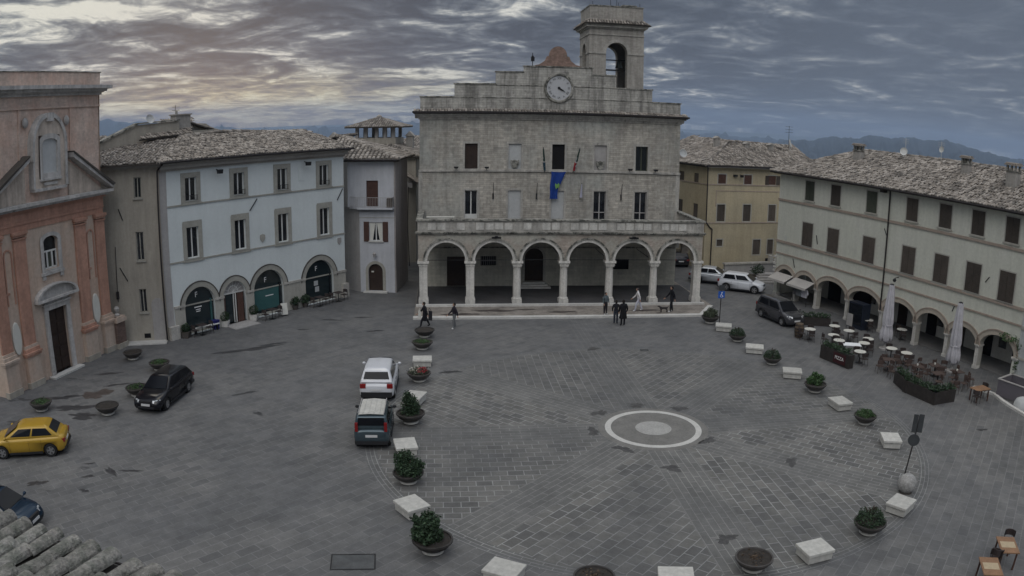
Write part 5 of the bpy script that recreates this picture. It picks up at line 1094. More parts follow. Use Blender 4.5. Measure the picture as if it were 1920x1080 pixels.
roof_slope([(-17.9, 12, 10.56), (-17.9, -.62, 10.56), (-12.6, 5.4, 12.9)], gb, jit=1.8)
ridge(gb, (-17.9, -.62, 10.62), (-12.6, 5.4, 12.95)); ridge(gb, (-12.6, 5.4, 12.95), (16, 5.4, 12.95))
f = MB(); f.box(-12.6, 16, 5.5, 11, 10.5, 10.6); f.build('rear_deck', m_under, gb)
for u, v, z, w, h in ((-11.5, 3.2, 11.9, .75, 1.55), (.15, 3.3, 12.0, .65, 1.45), (5.0, 2.4, 11.6, .85, 1.8), (6.4, 4.6, 12.5, .6, .9)):
    c_ = thing('chimney', None, None); c_.parent = gb; c_.location = (u, v, z)
    f = MB(); f.box(0, w, 0, w * .8, -.6, h - .5); f.build('stack', m_chim, c_)
    f = MB(); [f.box(x, x + .14, y, y + .14, h - .5, h - .15) for x in (0, w / 2 - .07, w - .14) for y in (0, w * .8 - .14)]; f.box(-.08, w + .08, -.08, w * .8 + .08, h - .56, h - .5); f.build('cowl', m_ledge, c_)
    f = MB(); f.box(-.12, w + .12, -.12, w * .8 + .12, h - .15, h - .05); [f.tube((-.05, y, h - .02), (w + .05, y, h - .02), .07, 6) for y in (0, w * .4, w * .8)]; f.build('cap_tiles', m_tile, c_)
dm = MB(Matrix.Translation((-7.3, 5.0, 13.2)) @ Matrix.Rotation(radians(35), 4, 'Z') @ Matrix.Rotation(radians(75), 4, 'X')); dm.lathe([(0, .0), (.2, .02), (.32, .1)], 16); dm.tube((0, 0, 0), (0, -.5, 0), .025, 6); dm.build('dish_antenna', m_wfr, gb)
for u_ in (-7.3, -3.4):
    f = MB(); f.tube((u_, 5.2, 12.9), (u_, 5.2, 14.3), .02, 5); [f.tube((u_ - .35, 5.2, z), (u_ + .35, 5.2, z), .012, 4) for z in (13.9, 14.05, 14.2)]; f.build('aerial', m_wfr, gb)
dm = MB(Matrix.Translation((-3.4, 5.3, 13.7)) @ Matrix.Rotation(radians(80), 4, 'X')); dm.lathe([(0, .0), (.15, .02), (.25, .09)], 16); dm.build('dish_antenna', m_wfr, gb)
# awnings of the two small arches
for c, r in arcs[:2]:
    a_ = thing('awning', 'grey cloth awning over the %s of the two narrow arches' % ('far' if c < -15 else 'nearer'), 'awning', group='grey cloth awnings'); a_.location = gb.location; a_.rotation_euler = gb.rotation_euler
    f = MB(); f.prism([(c - r - .1, 0), (c + r + .1, 0), (c + r + .1, .02), (c - r - .1, .02)], 0, 1, M=Matrix.Translation((0, -.12, 2.05)) @ Matrix.Rotation(radians(205), 4, 'X')) if False else None
    f.add([(c - r + .0, -.1, 2.05), (c + r - .0, -.1, 2.05), (c + r - .0, -1.05, 1.62), (c - r + .0, -1.05, 1.62), (c - r, -.1, 2.01), (c + r, -.1, 2.01), (c + r, -1.05, 1.58), (c - r, -1.05, 1.58)], [(0, 1, 2, 3), (4, 7, 6, 5), (0, 3, 7, 4), (1, 5, 6, 2), (2, 6, 7, 3)])
    f.add([(c - r, -1.05, 1.62), (c + r, -1.05, 1.62), (c + r, -1.07, 1.45), (c - r, -1.07, 1.45)], [(0, 1, 2, 3)]); f.build('canopy', m_cloth, a_)
    for s in (-1, 1): f = MB(); f.tube((c + s * (r - .05), -1.03, 1.58), (c + s * (r - .05), -.1, 1.45), .02, 5); f.build('arm', m_iron, a_)
# shop stuff under awnings: clothes rail
cl = thing('clothes_rail', 'rail of hanging shirts under the nearer grey awning', 'clothes rail', (0, 0, 0)); cl.location = gb.location; cl.rotation_euler = gb.rotation_euler
f = MB(); f.tube((-13.9, -.5, 1.55), (-12.1, -.5, 1.55), .02, 6); f.tube((-13.9, -.5, 0), (-13.9, -.5, 1.55), .02, 6); f.tube((-12.1, -.5, 0), (-12.1, -.5, 1.55), .02, 6); f.build('rail', m_iron, cl)
for i, (u, cc) in enumerate(((-13.6, (.10, .10, .11)), (-13.25, (.16, .17, .18)), (-12.9, (.18, .20, .22)), (-12.55, (.55, .55, .62)), (-12.25, (.55, .55, .6)))):
    f = MB(); f.prism([(u - .16, .75), (u + .16, .75), (u + .18, 1.25), (u + .28, 1.0), (u + .32, 1.1), (u + .15, 1.48), (u - .15, 1.48), (u - .32, 1.1), (u - .28, 1.0), (u - .18, 1.25)], -.56, -.44); f.build('shirt', mat('shirt_cloth_%d' % i, cc), cl)
# neighbour at the right edge
nb = thing('whitewashed_house', 'whitewashed house corner at the right edge beyond the last arch', 'house', (28.2, 46.98, 0), RA)
f = MB(); f.wall(rect(9.22, 24, -.2, 10.3), [rect(11, 12.2, 5, 6.8), arch_loop(11.4, 1.2, 0, 1.6)], -.03, .3); f.build('wall', mat('bluish_whitewash', (0.56, 0.58, 0.58), streak=.3, patches=(.8, .62, (.42, .43, .42))), nb)
f = MB(); f.box(9.3, 24, .5, .6, 0, 10.2); f.build('dark_backing', m_black, nb)  # black sheet colours in the dark interior
f = MB(); f.box(9.22, 24, -.12, -.03, 3.5, 3.7); f.box(9.22, 24, -.1, -.03, 1.6, 1.75); f.build('string_course', m_sandstone, nb)
# ------------------------------------------------------------------ far land and hills
m_land = mat('valley_fields', (0.075, 0.085, 0.06), var=.3, vscale=.002, fine=.25, fscale=.01, rough=1.0)
mb = MB(); R_ = 45000; k = 48; mb.add([(R_ * cos(2 * pi * i / k), R_ * sin(2 * pi * i / k), -220.0) for i in range(k)], [tuple(range(k))]); mb.build('valley_floor', m_land, None, kind='structure')
def hills(name, prof, r0, r1, base, seed, m):
    """a band of hill country; prof gives the skyline in degrees above the eye level by azimuth"""
    rn = random.Random(seed); ph = [rn.uniform(0, 6.28) for _ in range(8)]
    def sky_(a):
        for (a0, e0), (a1, e1) in zip(prof, prof[1:]):
            if a0 <= a <= a1:
                t = (a - a0) / (a1 - a0); t = t * t * (3 - 2 * t); return e0 + (e1 - e0) * t
        return prof[0][1] if a < prof[0][0] else prof[-1][1]
    na, nr = 420, 14; mb = MB(); v = []
    a0, a1 = prof[0][0], prof[-1][0]
    for i in range(na + 1):
        a = a0 + (a1 - a0) * i / na
        e = sky_(a) + .045 * sin(a * 2.1 + ph[0]) + .03 * sin(a * 5.3 + ph[1]) + .018 * sin(a * 13 + ph[2]) + .010 * sin(a * 29 + ph[3]) + rn.uniform(-.006, .006)
        zt = EYE + r1 * math.tan(radians(e))
        for j in range(nr + 1):
            t = j / nr; r = r0 + (r1 - r0) * t
            s = t * t * (3 - 2 * t); z = base + (zt - base) * s + (1 - abs(2 * t - 1)) * (r1 - r0) * .010 * (sin(a * 1.7 + t * 5 + ph[4]) + .6 * sin(a * 4.1 - t * 9 + ph[5]) + .4 * sin(a * 9.7 + t * 14 + ph[6]))
            v.append((r * sin(radians(a)), r * cos(radians(a)), z))
        v.append(((r1 + 1500) * sin(radians(a)), (r1 + 1500) * cos(radians(a)), base))
    m1 = nr + 2
    mb.add(v, [(i * m1 + j, (i + 1) * m1 + j, (i + 1) * m1 + j + 1, i * m1 + j + 1) for i in range(na) for j in range(m1 - 1)])
    return mb.build(name, m, None, smooth=True, kind='structure')
hills('hills', [(-60, .9), (-40, 1.1), (-32, 1.0), (-28, .65), (-25.5, .30), (-21.6, -.1), (-19, -.54), (-15.7, -.50), (-12.6, -.40), (-10.5, -.16), (-8.5, -.10), (-6.9, -.24), (-2, -.4), (8, -.5), (12.3, -.56), (14.2, -.52), (17, -.60), (25, -.6), (60, -.7)], 6000, 13000, -220, 3, m_hill)
hills('hills', [(10, -1.2), (14, -1.05), (18, -.95), (20, -.70), (21.5, -.50), (23.3, -.17), (25, -.08), (26.5, .20), (27.6, .16), (29, .30), (30.4, .28), (31.6, .38), (33, .24), (35.6, -.2), (38, -.30), (45, -.6), (60, -.9)], 3500, 7500, -220, 9, m_hill)
# ------------------------------------------------------------------ the near roof under the camera
nr_ = thing('near_roof', 'lichen covered tiled eave in the bottom left corner right below the camera', 'roof', (0, 0, 0), 0)
E0, E1 = Vector((-4.20, 4.50, 11.05)), Vector((-2.30, 4.06, 11.05)); ed = (E1 - E0).normalized(); bk = Vector((ed.y, -ed.x, 0))
if bk.y > 0: bk = -bk
bk.rotate(Euler((0, 0, radians(10))))
bk = (bk * cos(radians(9)) + Vector((0, 0, sin(radians(9)))))
A_, B_ = E0 - ed * 5 , E1 + ed * 4
roof_slope([tuple(A_), tuple(B_), tuple(B_ + bk * 3.6), tuple(A_ + bk * 3.6)], nr_, spacing=.198, length=.36, r=.078, seg=8, m=m_tile_near, rnd=random.Random(5), jit=.9)
f = MB(); f.path([tuple(A_ - bk * .10 + Vector((0, 0, -.06))), tuple(B_ - bk * .10 + Vector((0, 0, -.06)))], .012, 8); f.build('gutter_rim', m_gutter, nr_)
f = MB(); f.path([tuple(A_ + Vector((0, 0, -.16))), tuple(B_ + Vector((0, 0, -.16)))], .075, 8); f.build('gutter', m_gutter, nr_)
f = MB(); p_ = [A_ + bk * .5, B_ + bk * .5]; f.add([(p_[0].x, p_[0].y, 0), (p_[1].x, p_[1].y, 0), (p_[1].x, p_[1].y, 11.1), (p_[0].x, p_[0].y, 11.1)], [(0, 1, 2, 3)]); f.build('wall', m_beige, nr_)

# ------------------------------------------------------------------ benches and bowls
def rad_angle(x, y): return atan2(y - CY, x - CX)
GB = 'travertine block seats round the paved circle'
b0 = thing('stone_bench', None, 'bench', group=GB)
mb = MB(); mb.box(-.60, .60, -.48, .48, .05, .31); mb.build('base', m_bench, b0)
mb = MB(); mb.box(-.50, .50, -.38, .38, 0, .05); mb.build('foot', m_under, b0)
mb = MB(); mb.box(-.66, .66, -.54, .54, .335, .47); sl_ = mb.build('slab', m_bench, b0); bv0 = sl_.modifiers.new('v', 'BEVEL'); bv0.width = .025; bv0.segments = 2; mb = MB(); mb.box(-.56, .56, -.44, .44, .31, .335); mb.build('joint', m_under, b0)
seats = [(-5.11, 42.89, 'travertine block seat between the low green bowl and the red flower bowl'),
 (-4.81, 36.78, 'travertine block seat behind the tall green shrub bowl, beside the white car'),
 (-4.48, 30.69, 'travertine block seat right of the grey teal car'),
 (-3.55, 25.23, 'travertine block seat between two big shrubs on the left'),
 (-0.13, 20.98, 'travertine block seat at the bottom edge right of the dark spiky shrub'),
 (5.26, 20.40, 'travertine block seat cut off by the bottom edge between two bowls'),
 (10.44, 21.50, None), (15.25, 24.19, 'travertine block seat in front of the stone ball and parking sign'),
 (17.85, 30.54, 'travertine block seat just left of the parking sign plates'),
 (17.24, 35.70, 'travertine block seat between the two rightmost trimmed bowls'),
 (16.27, 40.91, 'travertine block seat between the round dark bush and the leafy bowl'),
 (15.42, 45.87, 'travertine block seat nearer of the two beside the dark round bushes'),
 (14.72, 51.12, 'travertine block seat nearest the town hall beside the blue sign')]
seats[6] = (10.44, 21.50, 'travertine block seat at the lower right between the soil bowl and the green bush')
first = True
for x, y, lab in seats:
    o = b0 if first else copy_tree(b0); first = False
    a = rad_angle(x, y); o.location = (x, y, 0.004); o['label'] = lab
    rz = a + pi / 2 if y < 38 else (0.05 if x < 0 else -.25)
    o.rotation_euler = (0, 0, rz + random.uniform(-.06, .06)); o.scale = (.86 * random.uniform(.97, 1.03), .88, .95)
m_dry = mat('dry_brown_leaf', (.095, .07, .05), island=.5, var=0, fine=0)
bp = thing('planter_bowl', None, 'planter')
mb = MB(); mb.lathe([(0, .02), (.30, .02), (.36, .06), (.36, .12), (.28, .15)], 24); mb.build('foot', m_bench, bp, smooth=False)
mb = MB(); mb.lathe([(.20, .13), (.38, .18), (.54, .30), (.63, .44), (.66, .46), (.66, .52), (.60, .52), (.57, .44), (0, .43)], 28); mb.build('bowl', m_pot, bp, smooth=False)
mb = MB(); mb.lathe([(0, .49), (.3, .50), (.58, .47)], 20); mb.build('soil', m_soil, bp)
def bowl(x, y, lab, s=1.0, plant=None, rs=1):
    o = bp if not bowl.done else copy_tree(bp0); bowl.done = True
    o.location = (x, y, .004); o.scale = (s, s, s); o['label'] = lab; o['category'] = 'planter'; o['group'] = 'bronze planter bowls round the square'
    rn = random.Random(int(x * 31 + y * 17)); mb = MB()
    if plant == 'low': foliage(mb, (0, 0, .49), (.58, .58, .13), 900, .08, rnd=rn, shell=.2)
    if plant == 'mound': foliage(mb, (0, 0, .56), (.54, .54, .26), 1300, .085, rnd=rn, shell=.4)
    if plant == 'ball': foliage(mb, (0, 0, .60), (.60, .58, .42), 2400, .075, rnd=rn, shell=.7)
    if plant == 'leafy': [foliage(mb, (dx_, dy_, .60 + h_), (.28, .28, .25), 420, .11, rnd=rn, shell=.4) for dx_, dy_, h_ in ((-.3, 0, .1), (.3, .1, .15), (0, -.2, 0), (.05, .25, .25))]
    if plant == 'shrub': [foliage(mb, (dx_, dy_, z_), r_, int(n_ * 1.6), .105, rnd=rn, shell=.35) for dx_, dy_, z_, r_, n_ in ((0, 0, .55, (.5, .5, .2), 400), (-.02, .05, .95, (.38, .36, .42), 750), (.2, .0, .8, (.3, .3, .3), 350), (-.12, .05, 1.25, (.2, .2, .28), 180))]
    if plant == 'big': [foliage(mb, (dx_, dy_, z_), r_, int(n_ * 1.6), .10, rnd=rn, shell=.35) for dx_, dy_, z_, r_, n_ in ((0, 0, .72, (.56, .55, .42), 1200), (-.28, .1, 1.05, (.36, .34, .38), 600), (.36, .0, .85, (.36, .34, .30), 480), (-.05, .1, 1.2, (.28, .28, .28), 260), (.25, -.3, .6, (.4, .34, .3), 350))]
    if plant == 'spiky':
        for dx_, dy_, z_, r_, n_ in ((-.12, 0, .68, (.52, .5, .30), 900), (-.1, .1, 1.0, (.30, .28, .32), 420), (-.45, -.05, .75, (.26, .26, .26), 240)): foliage(mb, (dx_, dy_, z_), r_, int(n_ * 1.4), .13, rnd=rn, shell=.3)
        for q in range(26):
            a = rn.uniform(0, 6.28); c = Vector((-.15, .05, .75)); d = Vector((cos(a) * .6, sin(a) * .6, rn.uniform(.3, 1))).normalized(); tip = c + d * rn.uniform(.5, .75)
            for e in range(9): p = c + (tip - c) * (.45 + .06 * e); foliage(mb, tuple(p), (.09, .09, .09), 5, .13, rnd=rn)
    if plant == 'flowers':
        foliage(mb, (0, 0, .56), (.58, .58, .24), 620, .11, rnd=rn, shell=.4)
        f = MB(); foliage(f, (.2, -.1, .68), (.30, .3, .18), 170, .10, rnd=rn); f.build('red_blooms', m_flower, o, clean=False)
        f = MB(); foliage(f, (-.2, -.05, .68), (.32, .4, .16), 110, .08, rnd=rn); foliage(f, (0, .2, .70), (.5, .2, .12), 50, .08, rnd=rn); f.build('pale_blooms', m_flowerw, o, clean=False)
    if plant and plant not in ('none', 'dry'):
        ml = {'low': m_leaf, 'mound': m_leaf, 'ball': m_leaf2, 'leafy': m_leaf, 'shrub': m_leaf2, 'big': m_leaf2, 'spiky': m_leaf2, 'flowers': m_leaf3}[plant]
        if lab.startswith('grey'): ml = m_leaf3
        mb.build('foliage', ml, o, clean=False)
        if plant in ('shrub', 'big', 'spiky', 'ball'): s_ = MB(); [s_.tube((rn.uniform(-.1, .1), rn.uniform(-.1, .1), .45), (rn.uniform(-.3, .2), rn.uniform(-.2, .2), 1.1), .02, 5) for _ in range(5)]; s_.build('stems', m_stem, o)
    if plant == 'dry': foliage(mb, (0, 0, .5), (.50, .50, .05), 130, .09, rnd=rn, shell=0); mb.build('dry_leaves', m_dry, o, clean=False)
    return o
bowl.done = False
bp0 = bp
proto = []
BOWLS = [(-5.64, 48.83, 'empty dark bowl nearest the town hall on the left row', 1.0, None), (-5.47, 46.07, 'dark bowl with a little green patch, second from the town hall', 1.0, 'low'),
 (-4.97, 40.07, 'dark bowl heaped with red and pale flowers right of the white car', 1.0, 'flowers'), (-4.68, 34.06, 'dark bowl with a tall green shrub right of the white and teal cars', 1.05, 'shrub'),
 (-3.99, 27.75, 'bowl hidden under a big bushy shrub left of the centre', .95, 'big'), (-2.53, 22.52, 'bowl with a large dark spiky shrub leaning left at the lower left', 1.05, 'spiky'),
 (2.65, 20.35, 'dark bowl cut off by the bottom edge in the middle', 1.0, 'dry'), (8.04, 21.06, 'dark bowl of bare brown soil at the foot of the diagonal band', 1.0, 'dry'),
 (15.25 - 1.95, 24.19 - .75, None, 1, None),
 (17.68, 33.34, 'bowl with low trimmed greenery between two block seats on the right', .95, 'mound'),
 (16.74, 38.27, 'bowl with loose leafy plants, third from the blue sign', 1.0, 'leafy'), (15.82, 43.39, 'round dark bush in a bowl, second from the blue sign', .9, 'ball'),
 (14.99, 48.44, 'round dark bush in a bowl, first past the blue sign', .9, 'ball'), (14.24, 53.14, 'grey green bushy bowl at the corner of the town hall step', 1.0, 'leafy'),
 (-23.42, 41.90, 'empty dark bowl in front of the church buttress', 1.0, None), (-20.65, 40.18, 'low green bowl behind the black car', 1.0, 'low'), (-20.02, 35.77, 'green bowl half hidden by the black car bonnet', 1.0, 'low'),
 (-20.37, 32.84, 'empty dark bowl left of the black car bonnet', 1.0, None), (-24.56, 32.44, 'green bowl by the left end of the church above the yellow car', 1.0, 'low')]
BOWLS[8] = (13.16, 22.76, 'green rounded bush in a pale bowl near the lower right', 1.0, 'ball')
# keep a clean prototype: place the plain bowls first
BOWLS.sort(key=lambda b: b[4] is not None)
clean_children = list(bp.children)
for i, (x, y, lab, s, pt_) in enumerate(BOWLS):
    bowl(x, y, lab, s, pt_)
# stone ball and the sign on its pole
sb = thing('stone_ball', 'rough grey stone ball beside the pole of the parking sign', 'stone ball', (16.31, 25.75, 0)); mb = MB(); mb.sphere((0, 0, .40), .43, 24, 16); mb.build('ball', mat('rough_ball_stone', (.30, .295, .285), var=.2, vscale=3, fine=.2, fscale=12, bump=.5), sb, smooth=True); mb = MB(); mb.lathe([(0, 0), (.3, 0), (.3, .05), (0, .05)], 16); mb.build('foot', m_under, sb)
sg = thing('road_sign', 'double sign plate over a round disc on a thin leaning pole behind the stone ball', 'sign', (16.2, 25.95, 0.5), -.45)
m_sb = mat('sign_back_grey', (.07, .075, .08), rough=.5, metal=.3)
mb = MB(); mb.tube((0, 0, 0), (.18, 0, 2.9), .03, 8); mb.build('pole', m_gutter, sg)
mb = MB(); mb.box(-.08, .12, -.05, -.03, 2.12, 2.9); mb.build('plate', m_sb, sg); mb = MB(); mb.box(.16, .38, -.05, -.03, 2.15, 2.93); mb.build('plate', m_sb, sg)
mb = MB(Matrix.Translation((.10, -.05, 1.80)) @ Matrix.Rotation(pi / 2, 4, 'X')); mb.lathe([(0, .02), (.26, .02), (.26, 0), (0, 0)], 24); mb.build('disc', m_sb, sg)
s2 = thing('parking_sign', 'blue square sign on a slim grey pole behind the corner bowl of the town hall', 'sign', (14.78, 52.56, 0), .1)
mb = MB(); mb.tube((0, 0, 0), (0, 0, 2.95), .035, 8); mb.build('pole', m_gutter, s2)
mb = MB(); mb.box(-.25, .25, -.07, -.05, 2.0, 2.5); mb.build('plate', mat('sign_blue', (.02, .10, .42), rough=.4, fine=0, var=0), s2)
mb = MB(); mb.box(-.21, .21, -.07, -.05, 2.55, 2.95); mb.build('upper_plate', m_sb, s2)
mb = MB(); mb.sphere((0.02, -.075, 2.40), .05, 8, 6, sc=(1, .2, 1)); mb.tube((.0, -.075, 2.35), (.0, -.075, 2.22), .025, 5); mb.path([(-.01, -.075, 2.22), (.08, -.075, 2.2), (.12, -.075, 2.08)], .018, 5); ring_arch(mb, 0, .09, .115, 2.18, -.08, -.072, 14, a0=radians(120), a1=radians(360)); mb.build('wheelchair_symbol', SGN, s2)
# covers let into the paving
for x, y, w, h, rz, lab in ((-5.1, 21.6, 1.5, 1.0, .15, 'large framed metal cover in the paving at the bottom left of the square'), (8.3, 46.4, .5, .4, 0, 'small dark drain cover on the way to the town hall')):
    t_ = thing('drain_cover', lab, 'drain cover', (x, y, 0), rz)
    mb = MB(); mb.wall(rect(-w / 2, w / 2, -h / 2, h / 2), [rect(-w / 2 + .04, w / 2 - .04, -h / 2 + .04, h / 2 - .04)], 0, .001); mb.M = None
    mb.v = [(a, c, .018 + b) for a, b, c in mb.v]; mb.build('frame', m_iron, t_)
    mb = MB(); mb.box(-w / 2 + .06, w / 2 - .06, -h / 2 + .06, h / 2 - .06, .004, .012); mb.build('lid', mat('cover_metal', (.075, .078, .08), rough=.5, var=.3, vscale=2), t_)

# ------------------------------------------------------------------ CARS
def apply_mods(o):
    bpy.context.view_layer.update(); dg = bpy.context.evaluated_depsgraph_get(); me = bpy.data.meshes.new_from_object(o.evaluated_get(dg))
    old = o.data; o.modifiers.clear(); o.data = me; me.name = old.name; bpy.data.meshes.remove(old)
def paint(name, col, metal=.35): return mat(name, col, rough=.14, metal=metal, spec=.5, var=.03, vscale=1, fine=0)
def car(label, x, y, rz, m, L=4.1, W=1.76, H=1.50, kind='hatch', wb_=2.55, hood=.92, belt=.95, wr=.315, cat='car', low=None, rails=False, rooftone=None, group=None, boxy=0.0):
    """x forward, z up; kind sets the glasshouse"""
    c = thing('parked_car', label, cat, (x, y, .006), rz, group)
    F, R = L / 2, -L / 2; fa = F - (L - wb_) * .48; ra = fa - wb_
    # lower body: stations (x, half width factor, bottom, top)
    if kind == 'wagon': tail = [(R, .80, .40, .78), (R + .08, .90, .28, .90), (R + .35, .98, .22, .95)]
    elif kind == 'coupe': tail = [(R, .80, .42, .86), (R + .08, .90, .30, .98), (R + .45, .98, .24, 1.02)]
    else: tail = [(R, .84, .38, .84), (R + .07, .93, .28, .94), (R + .30, .99, .22, .97)]
    hb_ = hood
    st = tail + [(ra, 1.0, .20, belt + .02), (0, 1.0, .19, belt), (fa - .55, 1.0, .20, belt - .01), (fa - .15, 1.0, .20, hb_ + .02), (fa + .25, .985, .21, hb_ - .06), (F - .22, .93, .22, hb_ - .15), (F - .07, .84, .26, hb_ - .26), (F, .74, .34, hb_ - .40)]
    sec = lambda w, zb, zt: [(0, zb), (w * .86, zb), (w * .97, zb + .10), (w, zb + (zt - zb) * .45), (w * .985, zb + (zt - zb) * .74), (w * .94, zt - .05), (w * .86, zt - .005), (w * .5, zt + .012), (0, zt + .018)]
    mb = MB(); n = 9; v = []; hw = W / 2
    for (sx, wf, zb, zt) in st:
        s_ = sec(hw * wf, zb, zt); v += [(sx, yy, zz) for yy, zz in s_] + [(sx, -yy, zz) for yy, zz in s_[-2:0:-1]]
    k = 2 * n - 2; m_ = len(st)
    f = [(i * k + j, i * k + (j + 1) % k, (i + 1) * k + (j + 1) % k, (i + 1) * k + j) for i in range(m_ - 1) for j in range(k)] + [tuple(range(k)), tuple(range((m_ - 1) * k, m_ * k))[::-1]]
    mb.add(v, f); body = mb.build('body', m, c, smooth=True)
    cuts = []
    for ax in (fa, ra):
        cb = MB(); cb.tube((ax, -2, wr + .0), (ax, 2, wr + .0), wr + .055, 28); co_ = cb.build('cutter', m_plast, c); cuts.append(co_)
        b_ = body.modifiers.new('b', 'BOOLEAN'); b_.object = co_; b_.operation = 'DIFFERENCE'; b_.solver = 'EXACT'
    apply_mods(body)
    for co_ in cuts: d_ = co_.data; bpy.data.objects.remove(co_); bpy.data.meshes.remove(d_)
    mb = MB(); mb.box(R + .20, F - .25, -hw * .93 + .16, hw * .93 - .16, .13, .62)
    for ax in (fa, ra): mb.tube((ax, -hw * .9, wr), (ax, hw * .9, wr), wr + .05, 20)
    mb.build('underbody', m_black, c)
    # glasshouse
    gh = {'hatch': (fa - .12, fa - .98, R + .38, R + .10), 'hatchback': (fa - .12, fa - 1.0, R + .78, R + .20), 'wagon': (fa - .25, fa - 1.12, R + .55, R + .12), 'suv': (fa - .08, fa - .88, R + .46, R + .12), 'mpv': (fa - .02, fa - .95, R + .32, R + .10), 'coupe': (fa - .35, fa - 1.15, R + 1.15, R + .25), 'box': (fa - .12, fa - .72, R + .20, R + .07)}[kind]
    x0, x1, x2, x3 = gh; zb, zt = belt - .02, H; wb2, wt = hw * .93, hw * (.74 + .08 * (kind == 'box'))
    cab = MB(); ts = [0, .33, .66, 1]
    ring = lambda z, f_: None
    bot = [(x3, -wb2), (x3 + (x0 - x3) * .5, -wb2 * 1.01), (x0 - .05, -wb2 * .97), (x0, 0), (x0 - .05, wb2 * .97), (x3 + (x0 - x3) * .5, wb2 * 1.01), (x3, wb2)]
    top = [(x2, -wt), (x2 + (x1 - x2) * .5, -wt * 1.0), (x1, -wt * .94), (x1 + .06, 0), (x1, wt * .94), (x2 + (x1 - x2) * .5, wt), (x2, wt)]
    nn = len(bot); zroof = lambda q: zt - (.05 if q in (0, 6) else 0.02 if q in (2, 4) else 0)
    vv = [(a, b, zb) for a, b in bot] + [(a, b, zroof(i) - .03) for i, (a, b) in enumerate(top)]
    cab.add(vv, [(i, (i + 1) % nn, nn + (i + 1) % nn, nn + i) for i in range(nn)] + [tuple(range(nn))])
    cx_ = (x1 + x2) / 2; inner_ = [(cx_ + (a - cx_) * .8, b * .72, zt + .015) for a, b in top]
    cab.add([(a, b, zroof(i) - .03) for i, (a, b) in enumerate(top)] + inner_ + [(cx_, 0, zt + .03)], [(i, (i + 1) % nn, nn + (i + 1) % nn, nn + i) for i in range(nn)] + [(nn + i, nn + (i + 1) % nn, 2 * nn) for i in range(nn)])
    bm = bmesh.new(); me = cab.mesh('cabin', m); bm.from_mesh(me); bmesh.ops.remove_doubles(bm, verts=bm.verts, dist=.0005); bmesh.ops.recalc_face_normals(bm, faces=bm.faces); bm.to_mesh(me); bm.free()
    co2 = bpy.data.objects.new('cabin', me); COL.objects.link(co2); co2.parent = c
    bv_ = co2.modifiers.new('v', 'BEVEL'); bv_.width = .065; bv_.segments = 3; bv_.limit_method = 'ANGLE'; bv_.angle_limit = radians(18); apply_mods(co2)
    co2.data.polygons.foreach_set('use_smooth', [True] * len(co2.data.polygons))
    # glass panels a little proud of the cabin
    def quad(name, A, B, C, D, u0, u1, v0, v1, off=.012):
        A, B, C, D = map(Vector, (A, B, C, D)); nrm = (B - A).cross(D - A).normalized(); P = lambda u, w: (A * (1 - u) + B * u) * (1 - w) + (D * (1 - u) + C * u) * w + nrm * off
        q = MB(); pts_ = [P(u0, v0), P(u1, v0), P(u1, v1), P(u0, v1)]; q.add([tuple(p) for p in pts_] + [tuple(p - nrm * .01) for p in pts_], [(0, 1, 2, 3), (7, 6, 5, 4), (0, 4, 5, 1), (1, 5, 6, 2), (2, 6, 7, 3), (3, 7, 4, 0)]); return q.build(name, m_carglass, c)
    zr = zt - .055
    for s in (1, -1):
        mid_b, mid_t = (bot[1][0], s * bot[1][1] * -1), (top[1][0], s * top[1][1] * -1)
        sb_, st_2 = s * wb2, s * wt
        rr = ((x3, sb_, zb), (bot[1][0], sb_ * 1.01, zb), (top[1][0], st_2, zt - .03), (x2, st_2, zr)); ff = ((bot[1][0], sb_ * 1.01, zb), (x0 - .05, sb_ * .97, zb), (x1, st_2 * .94, zt - .05), (top[1][0], st_2, zt - .03))
        if s > 0: rr = (rr[1], rr[0], rr[3], rr[2]); ff = (ff[1], ff[0], ff[3], ff[2])
        uu = (.03, .80) if s > 0 else (.20, .97)
        quad('side_window', *rr, *uu, .20, .86); quad('side_window', *ff, *((.17, .95) if s > 0 else (.05, .83)), .20, .86)
    wf_ = ((x0 - .03, -wb2 * .97, zb), (x0 - .03, wb2 * .97, zb), (x1 + .02, wt * .94, zt - .04), (x1 + .02, -wt * .94, zt - .04)); quad('windscreen', *wf_, .06, .94, .10, .93, off=.05)
    wr_ = ((x3, wb2, zb), (x3, -wb2, zb), (x2, -wt, zt - .05), (x2, wt, zt - .05)); quad('rear_window', *wr_, .08, .92, .30 if kind != 'coupe' else .12, .88, off=.012)
    for ax in (fa, ra):
        for s in (1, -1):
            w_ = thing('wheel', None, None); w_.parent = c; w_.location = (ax, s * (hw - .11), wr)
            FR = Matrix.Rotation(-s * pi / 2, 4, 'X')
            t_ = MB(FR); t_.lathe([(wr * .62, -.09), (wr * .9, -.10), (wr, -.06), (wr, .07), (wr * .93, .10), (wr * .64, .105), (wr * .62, .0)], 24); t_.build('tyre', m_tyre, w_, smooth=False)
            t_ = MB(FR); t_.lathe([(0, .0), (wr * .63, .0)], 20, (0, 0, .03)); t_.build('brake_disc', m_plast, w_)
            t_ = MB(FR)
            for q in range(5):
                a = q * 2 * pi / 5; M2 = FR @ Matrix.Rotation(a, 4, 'Z'); t_.add([(x_, y_, z_) for z_ in (.06, .09) for x_, y_ in ((.03, -.035), (wr * .6, -.05), (wr * .6, .05), (.03, .035))], [(4, 5, 6, 7), (0, 1, 5, 4), (3, 2, 6, 7)], M=M2)
            t_.lathe([(0, .095), (.05, .095), (.06, .06)], 10); t_.lathe([(wr * .57, .06), (wr * .57, .10), (wr * .64, .10), (wr * .64, .05)], 24); t_.build('rim', m_rim, w_)
    # lamps, grille, plates, mirrors, bumpers, sills
    zl = hb_ - .30
